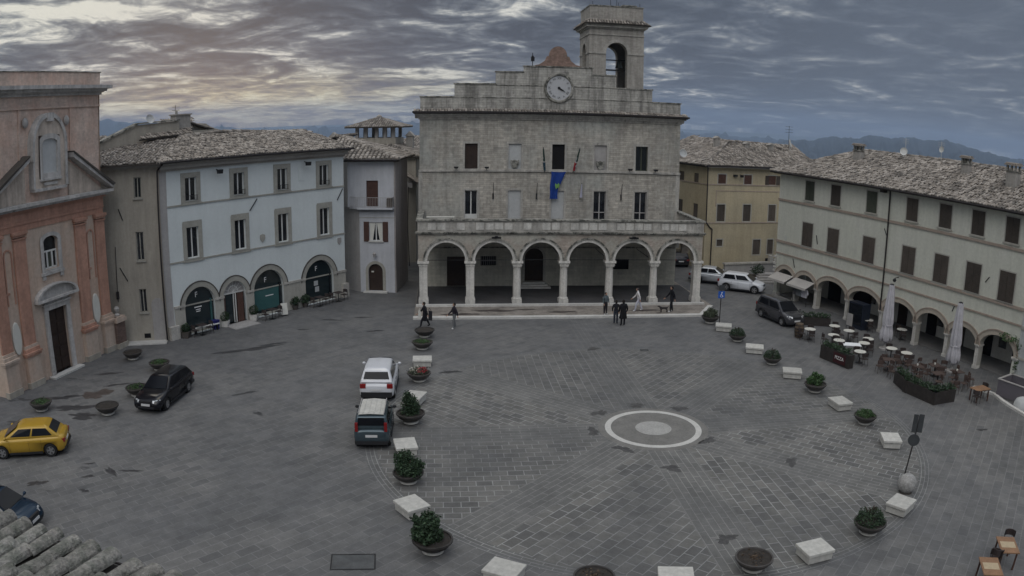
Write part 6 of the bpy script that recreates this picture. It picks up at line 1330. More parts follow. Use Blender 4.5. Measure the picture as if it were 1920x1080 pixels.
    for s in (1, -1):
        q = MB(); q.add([(F - .02, s * hw * .50, zl), (F - .16, s * hw * .84, zl + .04), (F - .30, s * hw * .91, zl + .14), (F - .12, s * hw * .60, zl + .15), (F - .10, s * hw * .45, zl + .12)] + [(F - .35, s * hw * .5, zl), (F - .4, s * hw * .80, zl), (F - .42, s * hw * .8, zl + .08), (F - .4, s * hw * .5, zl + .08)], [(0, 1, 2, 3, 4), (0, 5, 6, 1), (1, 6, 7, 2), (2, 7, 8, 3), (3, 8, 5, 4), (4, 5, 0)]); q.build('headlight', m_lampw, c)
        q = MB()
        if kind in ('box', 'mpv'): q.box(R + .0, R + .10, s * hw * .80 - .06, s * hw * .80 + .07, .88, 1.28) if kind == 'box' else q.box(R - .01, R + .18, s * hw * .78 - .08, s * hw * .78 + .10, .80, 1.05)
        else: q.box(R - .012, R + .16, s * hw * .76 - .15, s * hw * .76 + .14, .76 if kind == 'suv' else .68, .96 if kind == 'suv' else .84)
        q.build('tail_light', m_lampr, c)
        q = MB(); q.sphere((x0 - .18, s * (hw + .07), belt + .07), .1, 10, 6, sc=(.7, 1.0, .75)); q.tube((x0 - .18, s * hw * .9, belt + .02), (x0 - .18, s * (hw + .05), belt + .06), .025, 5); q.build('mirror', m if kind != 'box' else m_plast, c, smooth=True)
        q = MB(); q.box(ra + wr + .08, fa - wr - .08, s * hw - .03 if s > 0 else -hw - .008, s * hw + .008 if s > 0 else -hw + .03, .20, .30); q.build('sill', m_plast, c)
        q = MB(); q.box(-.25, -.08, s * (hw * .985) - .015, s * (hw * .985) + .02, belt - .20, belt - .17); q.box(-1.1, -.93, s * (hw * .985) - .015, s * (hw * .985) + .02, belt - .20, belt - .17); q.build('door_handles', m, c)
        q = MB(); [q.box(a, a + .008, s * hw * .995 - .004, s * hw * .995 + .004, .34, belt - .08) for a in (x0 - .35, -.18, ra + wr + .10)]; q.build('door_gaps', m_black, c)
    q = MB(); q.box(F - .10, F - .004, -hw * .38, hw * .38, zl - .04, zl + .08); q.box(F - .16, F + .004, -hw * .55, hw * .55, .30, .42); q.build('grille', m_plast, c)
    q = MB(); q.box(F - .02, F + .018, -.26, .26, .44, .55); q.build('number_plate', m_plate, c)
    zp = .62 if kind == 'suv' else .56 if kind not in ('box',) else .62
    q = MB(); q.box(R - .02, R + .02, -.26, .26, zp, zp + .11); q.build('number_plate', m_plate, c)
    q = MB(); q.box(R - .03, R + .22, -hw * .88, hw * .88, .28, .56 if kind == 'suv' else .44); q.build('rear_bumper_trim', m_plast, c)
    if rails:
        q = MB(); [q.tube((x2 + .1, s * wt * .86, zt + .06), (x1 - .1, s * wt * .86, zt + .06), .02, 6) for s in (-1, 1)]; q.build('roof_rails', m_quoin, c)
    if rooftone:
        q = MB(); q.add([(x2 + .05, -wt * .85, zt + .012), (x1 - .1, -wt * .8, zt + .018), (x1 - .02, 0, zt + .035), (x1 - .1, wt * .8, zt + .018), (x2 + .05, wt * .85, zt + .012), (x2 + .05, 0, zt + .04)], [(0, 1, 2, 5), (5, 2, 3, 4)])
        [q.box(x2 + .15, x1 - .15, yy - .03, yy + .03, zt + .02, zt + .05) for yy in (-.35, -.12, .12, .35)]; q.build('roof_panel', rooftone, c)
    return c
P_ = pi
car('yellow hatchback parked side-on at the left edge below the church', -22.05, 27.55, radians(203), paint('yellow_paint', (.42, .26, .03), .1), L=4.05, W=1.74, H=1.45, kind='hatchback', wb_=2.54)
car('black estate car facing the camera among the bowls before the church', -18.15, 35.55, radians(268), paint('black_paint', (.008, .008, .011), .2), L=4.55, W=1.76, H=1.44, kind='wagon', wb_=2.72, hood=.90, belt=.92)
car('white compact SUV seen from behind, parked just beyond the teal car', -6.88, 38.7, radians(94), paint('white_paint_car', (.60, .61, .64), .05), L=4.2, W=1.80, H=1.62, kind='suv', wb_=2.6, hood=1.0, belt=1.02, wr=.34)
car('small boxy grey teal hatchback seen from behind with a pale roof', -6.12, 32.5, radians(95), paint('grey_teal_paint', (.06, .085, .10), .4), L=3.55, W=1.60, H=1.58, kind='box', wb_=2.3, hood=.98, belt=.98, wr=.29, rails=True, rooftone=m_bench)
car('dark grey people carrier parked at the end of the cafe tables', 19.95, 53.95, radians(-73), paint('dark_grey_paint', (.075, .075, .082), .4), L=4.4, W=1.80, H=1.65, kind='mpv', wb_=2.7, hood=1.0, belt=.98, wr=.32)
car('white crossover parked in front of the ochre building, nearer of two', 19.9, 64.25, radians(-29), paint('white_paint_car2', (.62, .64, .68), .05), L=4.1, W=1.77, H=1.55, kind='suv', wb_=2.55, hood=.98, belt=.98, wr=.34)
car('silver white fastback half hidden behind the white crossover', 18.1, 67.5, radians(-22), paint('silver_paint', (.46, .48, .51), .3), L=4.3, W=1.78, H=1.46, kind='coupe', wb_=2.6, wr=.33)
car('dark car parked in the shade behind the last arch of the town hall', 16.6, 76.5, radians(90), paint('dark_paint', (.02, .02, .025), .3), L=4.0, kind='hatch')
car('black car at the far end of the alley', -10.9, 86.5, radians(80), paint('dark_paint', (.02, .02, .025), .3), L=4.0, kind='hatch')
car('dark car with a blue nose cut off by the left edge below the yellow one', -19.35, 20.9, radians(2), paint('dark_blue_paint', (.012, .03, .055), .3), L=4.0, W=1.75, H=1.45, kind='hatch', rooftone=m_plast)

# ------------------------------------------------------------------ PEOPLE
def seg_d(p, a, b):
    ab = b - a; t = max(0, min(1, (p - a).dot(ab) / max(ab.length_squared, 1e-9))); return (p - (a + ab * t)).length
def person(label, x, y, z, rz, top, legs, shoes, hair=(.02, .015, .012), h=1.72, stride=.0, lean=.0, arm=.15, elbow=.25, wide=1.0, coat=None, holds=None, stance=.0):
    t = thing('person', label, 'person', (x, y, z), rz); t.scale = (h / 1.72,) * 3
    V = lambda *a: Vector(a)
    J = {'pel': V(0, 0, .93), 'spi': V(lean * .3, 0, 1.14), 'che': V(lean * .8, 0, 1.36), 'nek': V(lean, 0, 1.49), 'hed': V(lean * 1.15 + .01, 0, 1.58), 'top': V(lean * 1.2 + .01, 0, 1.66)}
    for s, n_ in ((1, 'L'), (-1, 'R')):
        f = stride * s
        J['hip' + n_] = V(0, .09 * s, .90); J['kne' + n_] = V(f * .62 + .04 * (abs(f) > .01), (.10 + stance * .5) * s, .50); J['ank' + n_] = V(f if f >= 0 else f * 1.1, (.10 + stance) * s, .085 + (.05 if f < -.1 else 0)); J['toe' + n_] = J['ank' + n_] + V(.17, .03 * s, -.045)
        J['sho' + n_] = V(lean * .85, .175 * s * wide, 1.41); a_ = -arm * s * (1 if stride else 0); J['elb' + n_] = V(lean * .8 + a_ * .8, (.235 + .03) * s * wide, 1.14); J['wri' + n_] = J['elb' + n_] + V(a_ + elbow * .45, -.02 * s, -.235)
    bones = [('pel', 'spi', 't'), ('spi', 'che', 't'), ('che', 'nek', 't'), ('nek', 'hed', 'k'), ('hed', 'top', 'k')]
    for n_ in 'LR': bones += [('pel', 'hip' + n_, 'l'), ('hip' + n_, 'kne' + n_, 'l'), ('kne' + n_, 'ank' + n_, 'l'), ('ank' + n_, 'toe' + n_, 's'), ('che', 'sho' + n_, 't'), ('sho' + n_, 'elb' + n_, 't'), ('elb' + n_, 'wri' + n_, 't')]
    rad = {'pel': (.175, .145), 'spi': (.165, .135), 'che': (.195, .145), 'nek': (.058, .058), 'hed': (.085, .10), 'top': (.07, .085)}
    for n_ in 'LR': rad.update({'hip' + n_: (.115, .115), 'kne' + n_: (.082, .082), 'ank' + n_: (.060, .060), 'toe' + n_: (.052, .042), 'sho' + n_: (.085, .085), 'elb' + n_: (.064, .064), 'wri' + n_: (.042, .042)})
    names = list(J); me = bpy.data.meshes.new('body'); me.from_pydata([J[n_] for n_ in names], [(names.index(a), names.index(b)) for a, b, _ in bones], [])
    o = bpy.data.objects.new('body', me); COL.objects.link(o); sk = o.modifiers.new('s', 'SKIN'); me.skin_vertices[0].data
    for i, n_ in enumerate(names): me.skin_vertices[0].data[i].radius = rad[n_]; me.skin_vertices[0].data[i].use_root = (n_ == 'pel')
    su = o.modifiers.new('u', 'SUBSURF'); su.levels = 1; su.render_levels = 1; apply_mods(o); me = o.data; o.parent = t
    key = '%02d%02d%02d' % tuple(int(c * 99) for c in top); ml = [m_skin, mat('cloth_top_' + key, top, var=.08, fine=.1, rough=.9), mat('cloth_legs_%02d%02d%02d' % tuple(int(c * 99) for c in legs), legs, var=.08, fine=.1, rough=.9), mat('shoe_%02d%02d%02d' % tuple(int(c * 99) for c in shoes), shoes, var=0, fine=0)]
    me.materials.clear(); [me.materials.append(q) for q in ml]
    code = {'k': 0, 't': 1, 'l': 2, 's': 3}
    for p in me.polygons:
        c_ = p.center; b = min(bones, key=lambda q: seg_d(c_, J[q[0]], J[q[1]]) - max(rad[q[0]][0], rad[q[1]][0]) * .6); p.material_index = code[b[2]]; p.use_smooth = True
        if b[2] == 't' and c_.z < .96 and abs(c_.y) < .17: p.material_index = 2
    # hands: palm, four fingers of unequal length and a thumb, joined to the body mesh
    hb2 = MB()
    for s, n_ in ((1, 'L'), (-1, 'R')):
        w_ = J['wri' + n_]; d = (w_ - J['elb' + n_]).normalized(); fw = Vector((1, 0, 0)); sd_ = d.cross(fw).normalized() * s
        hb2.tube(w_ - d * .01, w_ + d * .085, .026, 8, .034)
        for q, ln in enumerate((.062, .074, .069, .052)):
            b0_ = w_ + d * .08 + fw * (.028 - .018 * q); m1_ = b0_ + d * ln * .55 - sd_ * .006; hb2.tube(b0_, m1_, .0095, 6, .0085); hb2.tube(m1_, m1_ + d * ln * .42 - sd_ * .02, .0085, 6, .007)
        b0_ = w_ + d * .035 + fw * .028; hb2.tube(b0_, b0_ + d * .03 + fw * .028, .011, 6, .010); hb2.tube(b0_ + d * .03 + fw * .028, b0_ + d * .058 + fw * .036, .010, 6, .008)
    hx = J['hed']; hb2.sphere((hx.x + .01, 0, 1.625), .098, 14, 10, sc=(1.0, .80, 1.22)); hb2.add([(hx.x + .098, -.014, 1.60), (hx.x + .098, .014, 1.60), (hx.x + .125, 0, 1.605), (hx.x + .104, 0, 1.645)], [(0, 1, 2), (0, 2, 3), (1, 3, 2)])
    for s in (-1, 1): hb2.sphere((hx.x + .005, s * .082, 1.62), .022, 6, 5, sc=(.7, .4, 1.2))
    hm2 = hb2.mesh('hand', [m_skin], True); bm = bmesh.new(); bm.from_mesh(me); bm.from_mesh(hm2); bm.to_mesh(me); bm.free(); bpy.data.meshes.remove(hm2)
    q = MB(); [q.sphere((hx.x + .098, s * .033, 1.635), .010, 6, 5) for s in (-1, 1)]; q.box(hx.x + .092, hx.x + .104, -.022, .022, 1.565, 1.572); q.build('face', mat('face_dark', (.06, .03, .028)), t)
    q = MB(); q.sphere((hx.x - .012, 0, 1.655), .108, 14, 10, sc=(1.0, .86, 1.05)); q.v = [(a, b, max(c_, 1.615) if a > hx.x + .045 else max(c_, 1.56)) if a < hx.x + .07 else (a - .02, b, max(c_, 1.68)) for a, b, c_ in q.v]; q.build('hair', mat('hair_%02d' % int(hair[0] * 99), hair, var=0, fine=.1), t, smooth=True)
    if coat:
        q = MB(); q.lathe([(.13, .62), (.235, .50), (.245, .52), (.205, .80), (.17, 1.05), (.20, 1.30), (.16, 1.42), (.07, 1.48)], 18); q.v = [(a * .78 + lean * .7 * max(0, (c_ - .9)), b * 1.12, c_) for a, b, c_ in q.v]; q.build('coat', mat('coat_%02d%02d' % (int(coat[0] * 99), int(coat[2] * 99)), coat, rough=.95), t, smooth=True)
    return t
blk = (.012, .012, .016); dk = (.03, .03, .035)
person('person in a black coat walking with a white bag behind the bowls on the left', -5.87, 51.19, .006, radians(180 + 10), blk, blk, blk, stride=.30, arm=.18, coat=blk, h=1.74, lean=.04)
bg_ = thing('shoulder_bag', 'long dark bag carried at the side of the walking person in black', 'bag', (-5.50, 51.10, .006), .1); q = MB(); q.prism([(-.14, .55), (.14, .52), (.15, 1.15), (-.10, 1.20)], -.08, .08); q.build('bag_body', mat('bag_dark', (.02, .02, .024)), bg_); q = MB(); q.path([(-.1, 0, 1.18), (-.05, -.05, 1.42), (.1, 0, 1.15)], .012, 5); q.build('strap', m_plast, bg_)
bg_ = thing('white_bag', 'white bag hanging from the hand of the walking person in black', 'bag', (-6.20, 51.15, .006), .1); q = MB(); q.prism([(-.10, .62), (.08, .60), (.10, 1.0), (-.06, 1.28), (-.12, 1.05)], -.07, .07); q.build('bag_body', m_tabtop, bg_); q = MB(); q.path([(-.05, 0, 1.22), (.0, 0, 1.36), (.06, 0, 1.0)], .01, 5); q.build('handle', m_tabtop, bg_)
person('person in a dark top, grey trousers and white shoes left of the second column', -3.85, 51.05, .006, radians(200), (.022, .018, .026), (.13, .135, .14), (.6, .6, .6), stance=.10, stride=.10, h=1.74)
person('person in a grey jacket and dark trousers at the edge of the town hall step', 6.78, 54.9, .13, radians(-60), (.09, .11, .12), (.025, .02, .022), (.5, .5, .5), h=1.62)
person('person in black, left of a close pair standing before the step', 7.28, 52.80, .006, radians(80), blk, (.03, .035, .05), blk, h=1.66)
person('person in black, right and nearer of a close pair before the step', 7.72, 52.30, .006, radians(100), blk, blk, blk, h=1.82, wide=1.1, coat=(.01, .01, .012))
person('person in white walking past the fifth column', 9.40, 56.0, .13, radians(175), (.60, .58, .58), (.48, .48, .55), (.6, .6, .6), stride=.26, lean=.10, h=1.74, hair=(.06, .05, .05))
person('person in black with white shoes pushing a trolley near the last column', 11.9, 55.9, .13, radians(185), (.010, .010, .014), blk, (.6, .6, .6), h=1.92, stride=.10, lean=.03)
tr = thing('dog', 'small dark shaggy dog on the step beside the tall person in black', 'dog', (11.25, 55.65, .13), radians(185))
def dog(t):
    pts_ = {'r': (-.22, 0, .36), 'm': (0, 0, .35), 'c': (.2, 0, .36), 'n': (.30, 0, .44), 'h': (.38, 0, .50), 'z': (.49, 0, .46), 't1': (-.32, 0, .42), 't2': (-.40, 0, .52)}
    ed_ = [('r', 'm'), ('m', 'c'), ('c', 'n'), ('n', 'h'), ('h', 'z'), ('r', 't1'), ('t1', 't2')]; rd = {'r': .085, 'm': .08, 'c': .10, 'n': .06, 'h': .065, 'z': .03, 't1': .025, 't2': .018}
    for s in (1, -1):
        k = str(s); pts_.update({'a' + k: (-.22, .07 * s, .26), 'b' + k: (-.28, .07 * s, .15), 'd' + k: (-.24, .07 * s, .02), 'e' + k: (.2, .07 * s, .24), 'f' + k: (.19, .07 * s, .13), 'g' + k: (.21, .07 * s, .02)})
        ed_ += [('r', 'a' + k), ('a' + k, 'b' + k), ('b' + k, 'd' + k), ('c', 'e' + k), ('e' + k, 'f' + k), ('f' + k, 'g' + k)]; rd.update({'a' + k: .05, 'b' + k: .025, 'd' + k: .028, 'e' + k: .04, 'f' + k: .025, 'g' + k: .028})
    nm = list(pts_); me = bpy.data.meshes.new('body'); me.from_pydata([pts_[n_] for n_ in nm], [(nm.index(a), nm.index(b)) for a, b in ed_], []); o = bpy.data.objects.new('body', me); COL.objects.link(o); o.modifiers.new('s', 'SKIN')
    for i, n_ in enumerate(nm): me.skin_vertices[0].data[i].radius = (rd[n_],) * 2; me.skin_vertices[0].data[i].use_root = n_ == 'm'
    o.modifiers.new('u', 'SUBSURF'); apply_mods(o); o.parent = t; o.data.materials.append(mat('dog_fur', (.035, .03, .03), rough=.95)); [setattr(p, 'use_smooth', True) for p in o.data.polygons]
    q = MB(); [q.add([(.34, s * .04, .55), (.38, s * .07, .54), (.33, s * .085, .47)], [(0, 1, 2)]) for s in (-1, 1)]; q.build('ears', mat('dog_fur', (.035, .03, .03)), t)
dog(tr)

# ------------------------------------------------------------------ CAFE
GT = 'round white cafe tables before the arcade'; GC = 'dark cafe chairs round the white tables'; GBc = 'brown rattan chairs at the nearer terrace'
t0 = thing('round_table', None, 'table', group=GT)
mb = MB(); mb.lathe([(0, .72), (.40, .72), (.41, .735), (.40, .75), (0, .75)], 24); mb.build('table_top', m_tabtop, t0)
mb = MB(); mb.lathe([(.24, 0), (.24, .02), (.05, .05), (.03, .1), (.03, .72)], 14); mb.build('pedestal', m_iron, t0)
def make_chair(name, label, m, group):
    c = thing(name, label, 'chair', group=group)
    mb = MB(); mb.prism([(-.21, .43), (.21, .43), (.22, .45), (.19, .47), (-.2, .47)], -.21, .21); mb.build('seat', m, c)
    mb = MB()
    for i in range(6):
        a0, a1 = radians(110 + i * 23.3), radians(110 + (i + 1) * 23.3); mb.add([(.20 * cos(a) - .02, .21 * sin(a), z) for a in (a0, a1) for z in (.60, .84)] + [(.23 * cos(a) - .02, .24 * sin(a), z) for a in (a0, a1) for z in (.60, .84)], [(0, 1, 3, 2), (4, 6, 7, 5), (1, 5, 7, 3), (0, 2, 6, 4)])
    mb.build('backrest', m, c)
    for sx in (-.18, .18):
        for sy in (-.18, .18):
            mb = MB(); mb.tube((sx * 1.15, sy * 1.12, 0), (sx, sy, .44 if sx > 0 else .84), .014, 5); mb.build('leg', m, c)
    return c
c0 = make_chair('cafe_chair', None, m_chair, GC); r0_ = make_chair('rattan_chair', None, m_brownchair, GBc)
used_t = [False]; used = {id(c0): False, id(r0_): False}
def put_chair(proto, x, y, rz, lab):
    o = copy_tree(proto) if used[id(proto)] else proto; used[id(proto)] = True; o.location = (x, y, .006); o.rotation_euler = (0, 0, rz); o['label'] = lab; return o
TABS = [(20.43, 48.82, 'white round table beside the wooden barrel', 3), (22.70, 49.66, 'white round table farthest toward the arcade piers', 2), (21.62, 47.30, 'white round table behind the red banner, farther one', 3), (23.29, 48.36, 'white round table in the middle row near the second pier', 3),
        (21.5, 46.0, 'white round table laid with cups', 2), (23.1, 45.3, 'white round table right of the bright square tabletop', 2), (21.91, 43.40, 'white round table nearest the square, right of the red banner', 3), (23.88, 46.30, 'white round table between square tabletop and arcade', 2),
        (24.59, 43.98, 'white round table at the foot of the far folded parasol', 2), (25.2, 42.9, 'white round table just nearer than the far folded parasol', 2), (26.26, 51.30, 'white round table under the second wide arch', 2), (27.86, 48.6, 'white round table under the third wide arch', 2)]
CH = ['dark chair beyond %s', 'dark chair before %s', 'dark chair left of %s']
for x, y, lab, nc in TABS:
    o = copy_tree(t0) if used_t[0] else t0; used_t[0] = True; o.location = (x, y, .006); o['label'] = lab
    short = lab.replace('white round table', 'the table')
    for k in range(nc):
        a = [1.2, -1.6, 3.0][k] + random.uniform(-.35, .35); put_chair(c0, x + .62 * cos(a), y + .62 * sin(a), a + pi, CH[k] % short)
sq = thing('square_table', 'bright white square tabletop in the middle of the terrace', 'table', (21.99, 44.97, .006), -.25); mb = MB(); mb.box(-.62, .62, -.38, .38, .73, .76); mb.build('table_top', mat('bright_table_white', (.78, .80, .82), var=0, fine=0), sq)
for sx in (-.5, .5):
    for sy in (-.3, .3): mb = MB(); mb.tube((sx, sy, 0), (sx, sy, .73), .02, 6); mb.build('leg', m_iron, sq)
for a_, b_, lb_ in ((.1, .1, 'white cup on the far side of the cup-laid round table'), (-.15, -.05, 'white cup on the near side of the cup-laid round table')):
    mb = MB(); mb.lathe([(0, 0), (.03, 0), (.035, .09), (.03, .09), (.028, .01), (0, .01)], 10); o = mb.build('cup', m_tabtop, None, label=lb_, cat='cup', group='cups on the laid round table'); o.location = (21.5 + a_, 46.0 + b_, .757)
# rattan chairs and low dark tables, nearer terrace
BR = [(23.0, 41.0), (24.9, 39.5), (24.3, 39.9), (26.2, 39.7), (25.5, 41.3), (26.9, 40.6), (24.8, 42.0), (22.9, 41.9), (26.0, 37.8), (27.1, 37.9), (22.40, 41.3), (22.75, 40.2), (23.61, 40.85), (24.5, 41.3), (25.2, 40.4), (26.35, 41.2), (23.27, 42.6), (24.2, 42.4), (24.1, 39.1), (25.74, 39.34), (26.4, 38.6), (25.0, 38.0), (26.6, 37.5), (25.6, 37.0), (27.3, 39.7), (27.6, 38.2)]
for i, (x, y) in enumerate(BR):
    nb_ = ['leftmost', 'second from the left', 'third from the left', 'in the middle front', 'beside the middle table', 'farthest right in the back', 'at the far left corner', 'behind the middle', 'at the planter end', 'close to the near parasol', 'right of the planter', 'nearest the square', 'nearest the orange table', 'at the planter corner', 'between parasol and arcade', 'under the near parasol'][i - 10] if i >= 10 else ['left of the first dark table', 'front of the middle dark table', 'left of the middle dark table', 'beside the third dark table', 'behind the third dark table', 'facing the near parasol', 'behind the leftmost dark table', 'at the left rear', 'at the right front', 'turned to the orange table'][i]
    put_chair(r0_, x, y, random.uniform(0, 6.28), 'brown rattan chair %s of the nearer terrace' % nb_)
for i, (x, y, lab) in enumerate(((23.2, 41.7, 'low dark table at the left end of the nearer terrace'), (24.6, 40.2, 'low dark table in the middle of the nearer terrace'), (26.0, 40.3, 'low dark table right of the middle of the nearer terrace'), (25.3, 38.7, 'low dark table near the long planter'), (26.9, 38.9, 'low dark table beside the near folded parasol'))):
    q = thing('dark_table', lab, 'table', (x, y, .006), -.3 + i * .1, 'low dark tables of the nearer terrace')
    mb = MB(); mb.box(-.38, .38, -.38, .38, .70, .73); mb.build('table_top', m_brownchair, q); mb = MB(); mb.tube((0, 0, 0), (0, 0, .7), .04, 8); mb.box(-.22, .22, -.22, .22, 0, .02); mb.build('pedestal', m_iron, q)
    if i in (1, 2, 4): mb = MB(); mb.lathe([(0, 0), (.05, 0), (.06, .1), (.02, .12), (0, .12)], 10, (0, .05, 0)); w_ = mb.build('ashtray', m_tabtop, None, label='small white pot on the ' + lab.replace(' of the nearer terrace', ''), cat='pot', group='white pots on dark tables'); w_.location = (x, y, .74)
def folded_parasol(x, y, lab, h=4.5, lean=(.0, .0)):
    p = thing('folded_parasol', lab, 'parasol', (x, y, .006), 0, 'tall folded lilac grey parasols')
    mb = MB(); mb.tube((0, 0, 0), (0, 0, h), .035, 10); mb.build('pole', m_wfr, p)
    mb = MB(); mb.lathe([(0, 0), (.42, 0), (.42, .10), (.1, .14), (.06, .4), (0, .4)], 20); mb.build('base', m_quoin, p)
    mb = MB(); prof = [(.10, .75), (.36, .60), (.44, .8), (.42, 1.2), (.32, 1.70), (.36, 1.95), (.33, 2.5), (.28, 3.2), (.22, 3.9), (.17, h - .15), (.14, h - .02), (0, h)]
    n = 48; v = []; k = len(prof)
    for i in range(n):
        a = 2 * pi * i / n
        for r, z in prof:
            q = 1 + .20 * cos(8 * a + z * .5) + .07 * sin(3 * a + z * 2); v.append((r * q * cos(a), r * q * sin(a), z + (.10 * sin(4 * a) if z < 1.2 else 0)))
    mb.add(v, [(i * k + j, ((i + 1) % n) * k + j, ((i + 1) % n) * k + j + 1, i * k + j + 1) for i in range(n) for j in range(k - 1)]); mb.build('canopy', m_umb, p, smooth=True)
    mb = MB(); mb.lathe([(.33, 1.66), (.385, 1.68), (.385, 1.76), (.33, 1.78)], 20); mb.build('strap', m_umb, p); mb = MB(); mb.lathe([(.15, -.06), (.16, 0), (.05, .04), (0, .05)], 12, (0, 0, h)); mb.build('finial', m_iron, p)
    return p
folded_parasol(25.24, 46.22, 'folded lilac grey parasol, farther of two, by the white tables'); folded_parasol(27.82, 41.01, 'folded lilac grey parasol, nearer of two, before the sixth arch')
def dark_planter(name, label, pts, h, plant=True, sign=None):
    t = thing(name, label, 'planter box', (*pts[0], .006), 0); o = Vector((*pts[0], 0))
    mb = MB(); fo = MB()
    for (xa, ya), (xb, yb) in zip(pts, pts[1:]):
        a = Vector((xa, ya, 0)) - o; b = Vector((xb, yb, 0)) - o; d = (b - a).normalized(); n = Vector((-d.y, d.x, 0)); w = .22
        q = [a - n * w - d * w, b - n * w + d * w, b + n * w + d * w, a + n * w - d * w]
        mb.flat([(p.x, p.y) for p in q], 0, h)
        if plant:
            L = (b - a).length; k = int(L / .22)
            for i in range(k + 1): p = a + (b - a) * i / max(1, k); foliage(fo, (p.x, p.y, h + .12), (.24, .24, .26 + .12 * sin(i * 2.1)), 60, .14)
    mb.build('box', mat('dark_planter_board', (.035, .03, .028), var=.2, vscale=2, fine=.2), t)
    if plant: fo.build('plants', m_leaf2, t, clean=False)
    return t, o
pl1, o1 = dark_planter('banner_planter', 'dark planter box with a red PIZZA banner at the left end of the terrace', [(19.85, 44.5), (20.67, 42.4)], .85, plant=True)
dd_ = Vector((20.67 - 19.85, 42.4 - 44.5, 0)); aa = atan2(dd_.y, dd_.x)
bn = MB(Matrix.Translation((.41, -1.05, 0)) @ Matrix.Rotation(aa, 4, 'Z')); bn.box(-.05, 1.05, -.26, -.24, .12, .76); bn.build('banner', mat('dark_red_banner', (.045, .012, .014), var=.1, fine=.05), pl1)
write('PIZZA', .30, 'banner_lettering', SGN, pl1, Matrix.Translation((.41, -1.05, 0)) @ Matrix.Rotation(aa, 4, 'Z') @ Matrix.Translation((.5, -.27, .46)) @ Matrix.Rotation(pi / 2, 4, 'X'))
dark_planter('long_planter', 'long dark planter box full of plants along the nearer terrace', [(22.7, 39.2), (22.58, 37.71), (23.31, 35.64), (24.6, 35.9)], .72)
dark_planter('hedge_planter', 'dark hedge in a box behind the farthest white tables, beside the grey people carrier', [(21.2, 53.0), (23.3, 52.4)], .6)
# barrel, wooden tables
br = thing('wooden_barrel', 'old wooden barrel beside the farthest left white table', 'barrel', (19.84, 49.44, .006)); mb = MB(); mb.lathe([(0, 0), (.27, 0), (.33, .3), (.35, .5), (.33, .7), (.27, .98), (0, .98)], 20); mb.build('staves', mat('barrel_oak', (.12, .09, .065), var=.25, vscale=4, fine=.2, streak=.3), br)
mb = MB(); [mb.lathe([(r - .01, z), (r + .01, z), (r + .01, z + .05), (r - .01, z + .05)], 20) for r, z in ((.30, .12), (.345, .38), (.345, .6), (.30, .84))]; mb.build('hoops', m_iron, br)
def wood_table(x, y, rz, lab, runner=True, m=m_oak):
    t = thing('wooden_table', lab, 'table', (x, y, .006), rz, 'wooden cafe tables on the right'); mb = MB(); mb.box(-.6, .6, -.38, .38, .71, .75); mb.build('table_top', m, t)
    for sx in (-.5, .5):
        for sy in (-.3, .3): mb = MB(); mb.box(sx - .03, sx + .03, sy - .03, sy + .03, 0, .71); mb.build('leg', m_wood2, t)
    if runner: mb = MB(); mb.box(-.22, .22, -.30, .30, .75, .757); mb.build('paper_mat', m_paleoak, t)
wood_table(26.64, 35.70, .2, 'orange wooden table at the near end of the terrace', False); wood_table(17.57, 19.40, 1.2, 'wooden table with pale mat at the bottom right, farther one'); wood_table(16.06, 18.28, 1.2, 'wooden table with pale mat at the bottom right corner, nearer one')
for x, y, a, lab in ((18.15, 20.1, -2.2, 'dark chair beyond the farther bottom right table'), (16.75, 19.0, -2.3, 'dark chair between the two bottom right tables'), (17.0, 19.2, .9, 'dark chair on the left of the farther bottom right table'), (26.1, 35.2, .5, 'dark chair left of the orange wooden table'), (27.3, 36.2, 3.5, 'dark chair right of the orange wooden table')): put_chair(c0, x, y, a, lab)
# panelled bar counter with an open top, pale kerb in front of it
bc = thing('bar_counter', 'grey panelled open-topped counter at the right edge', 'counter', (28.35, 36.2, .006), -1.15)
mb = MB(); mb.box(0, 2.2, 0, .05, .1, 1.05); mb.box(0, .05, .05, 1.8, .1, 1.05); mb.box(0, 2.2, 1.75, 1.8, .1, 1.05); mb.build('panels', mat('grey_violet_panel', (.13, .12, .135), var=.06, fine=.05, rough=.5), bc)
mb = MB(); mb.box(-.05, 2.2, -.05, .07, 1.05, 1.11); mb.box(-.05, .08, .07, 1.85, 1.05, 1.11); mb.box(-.05, 2.2, 1.72, 1.85, 1.05, 1.11); mb.build('rim', m_quoin, bc); mb = MB(); mb.box(.3, 2.0, .5, .9, .75, .85); mb.build('shelf', m_glass, bc)
mb = MB(); pts_ = [(27.6, 37.8), (28.35, 36.4), (28.2, 35.2), (28.2, 34.3), (28.3, 32.8), (28.5, 30)]
for (xa, ya), (xb, yb) in zip(pts_, pts_[1:]):
    a = Vector((xa, ya)); b = Vector((xb, yb)); n = (b - a).orthogonal().normalized() * .12; mb.flat([tuple(a - n), tuple(b - n), tuple(b + n), tuple(a + n)], 0, .14)
mb.build('kerb', m_kerb, None, kind='structure')
cv = thing('covered_item', 'pale cloth cover slumped behind the grey counter kerb', 'cover', (28.9, 34.0, .006)); mb = MB(); mb.lathe([(.55, 0), (.52, .3), (.4, .55), (.15, .66), (0, .68)], 20, flute=.08, fn=5); mb.build('cloth_cover', m_blind, cv, smooth=True)
vn = thing('climbing_plant', 'green climber growing up the last arch at the right edge', 'plant', (31.3, 38.2, 0)); mb = MB(); [foliage(mb, (.1 * sin(z), .1, z), (.28, .28, .4), 170, .16) for z in (.5, 1.0, 1.5, 2.0, 2.4)]; foliage(mb, (-.4, .8, 2.75), (.7, .9, .25), 260, .16); mb.build('leaves', m_leaf, vn, clean=False); mb = MB(); mb.path([(0, 0, 0), (.05, .05, 1.2), (0, .1, 2.6)], .03, 6); mb.build('stem', m_stem, vn)
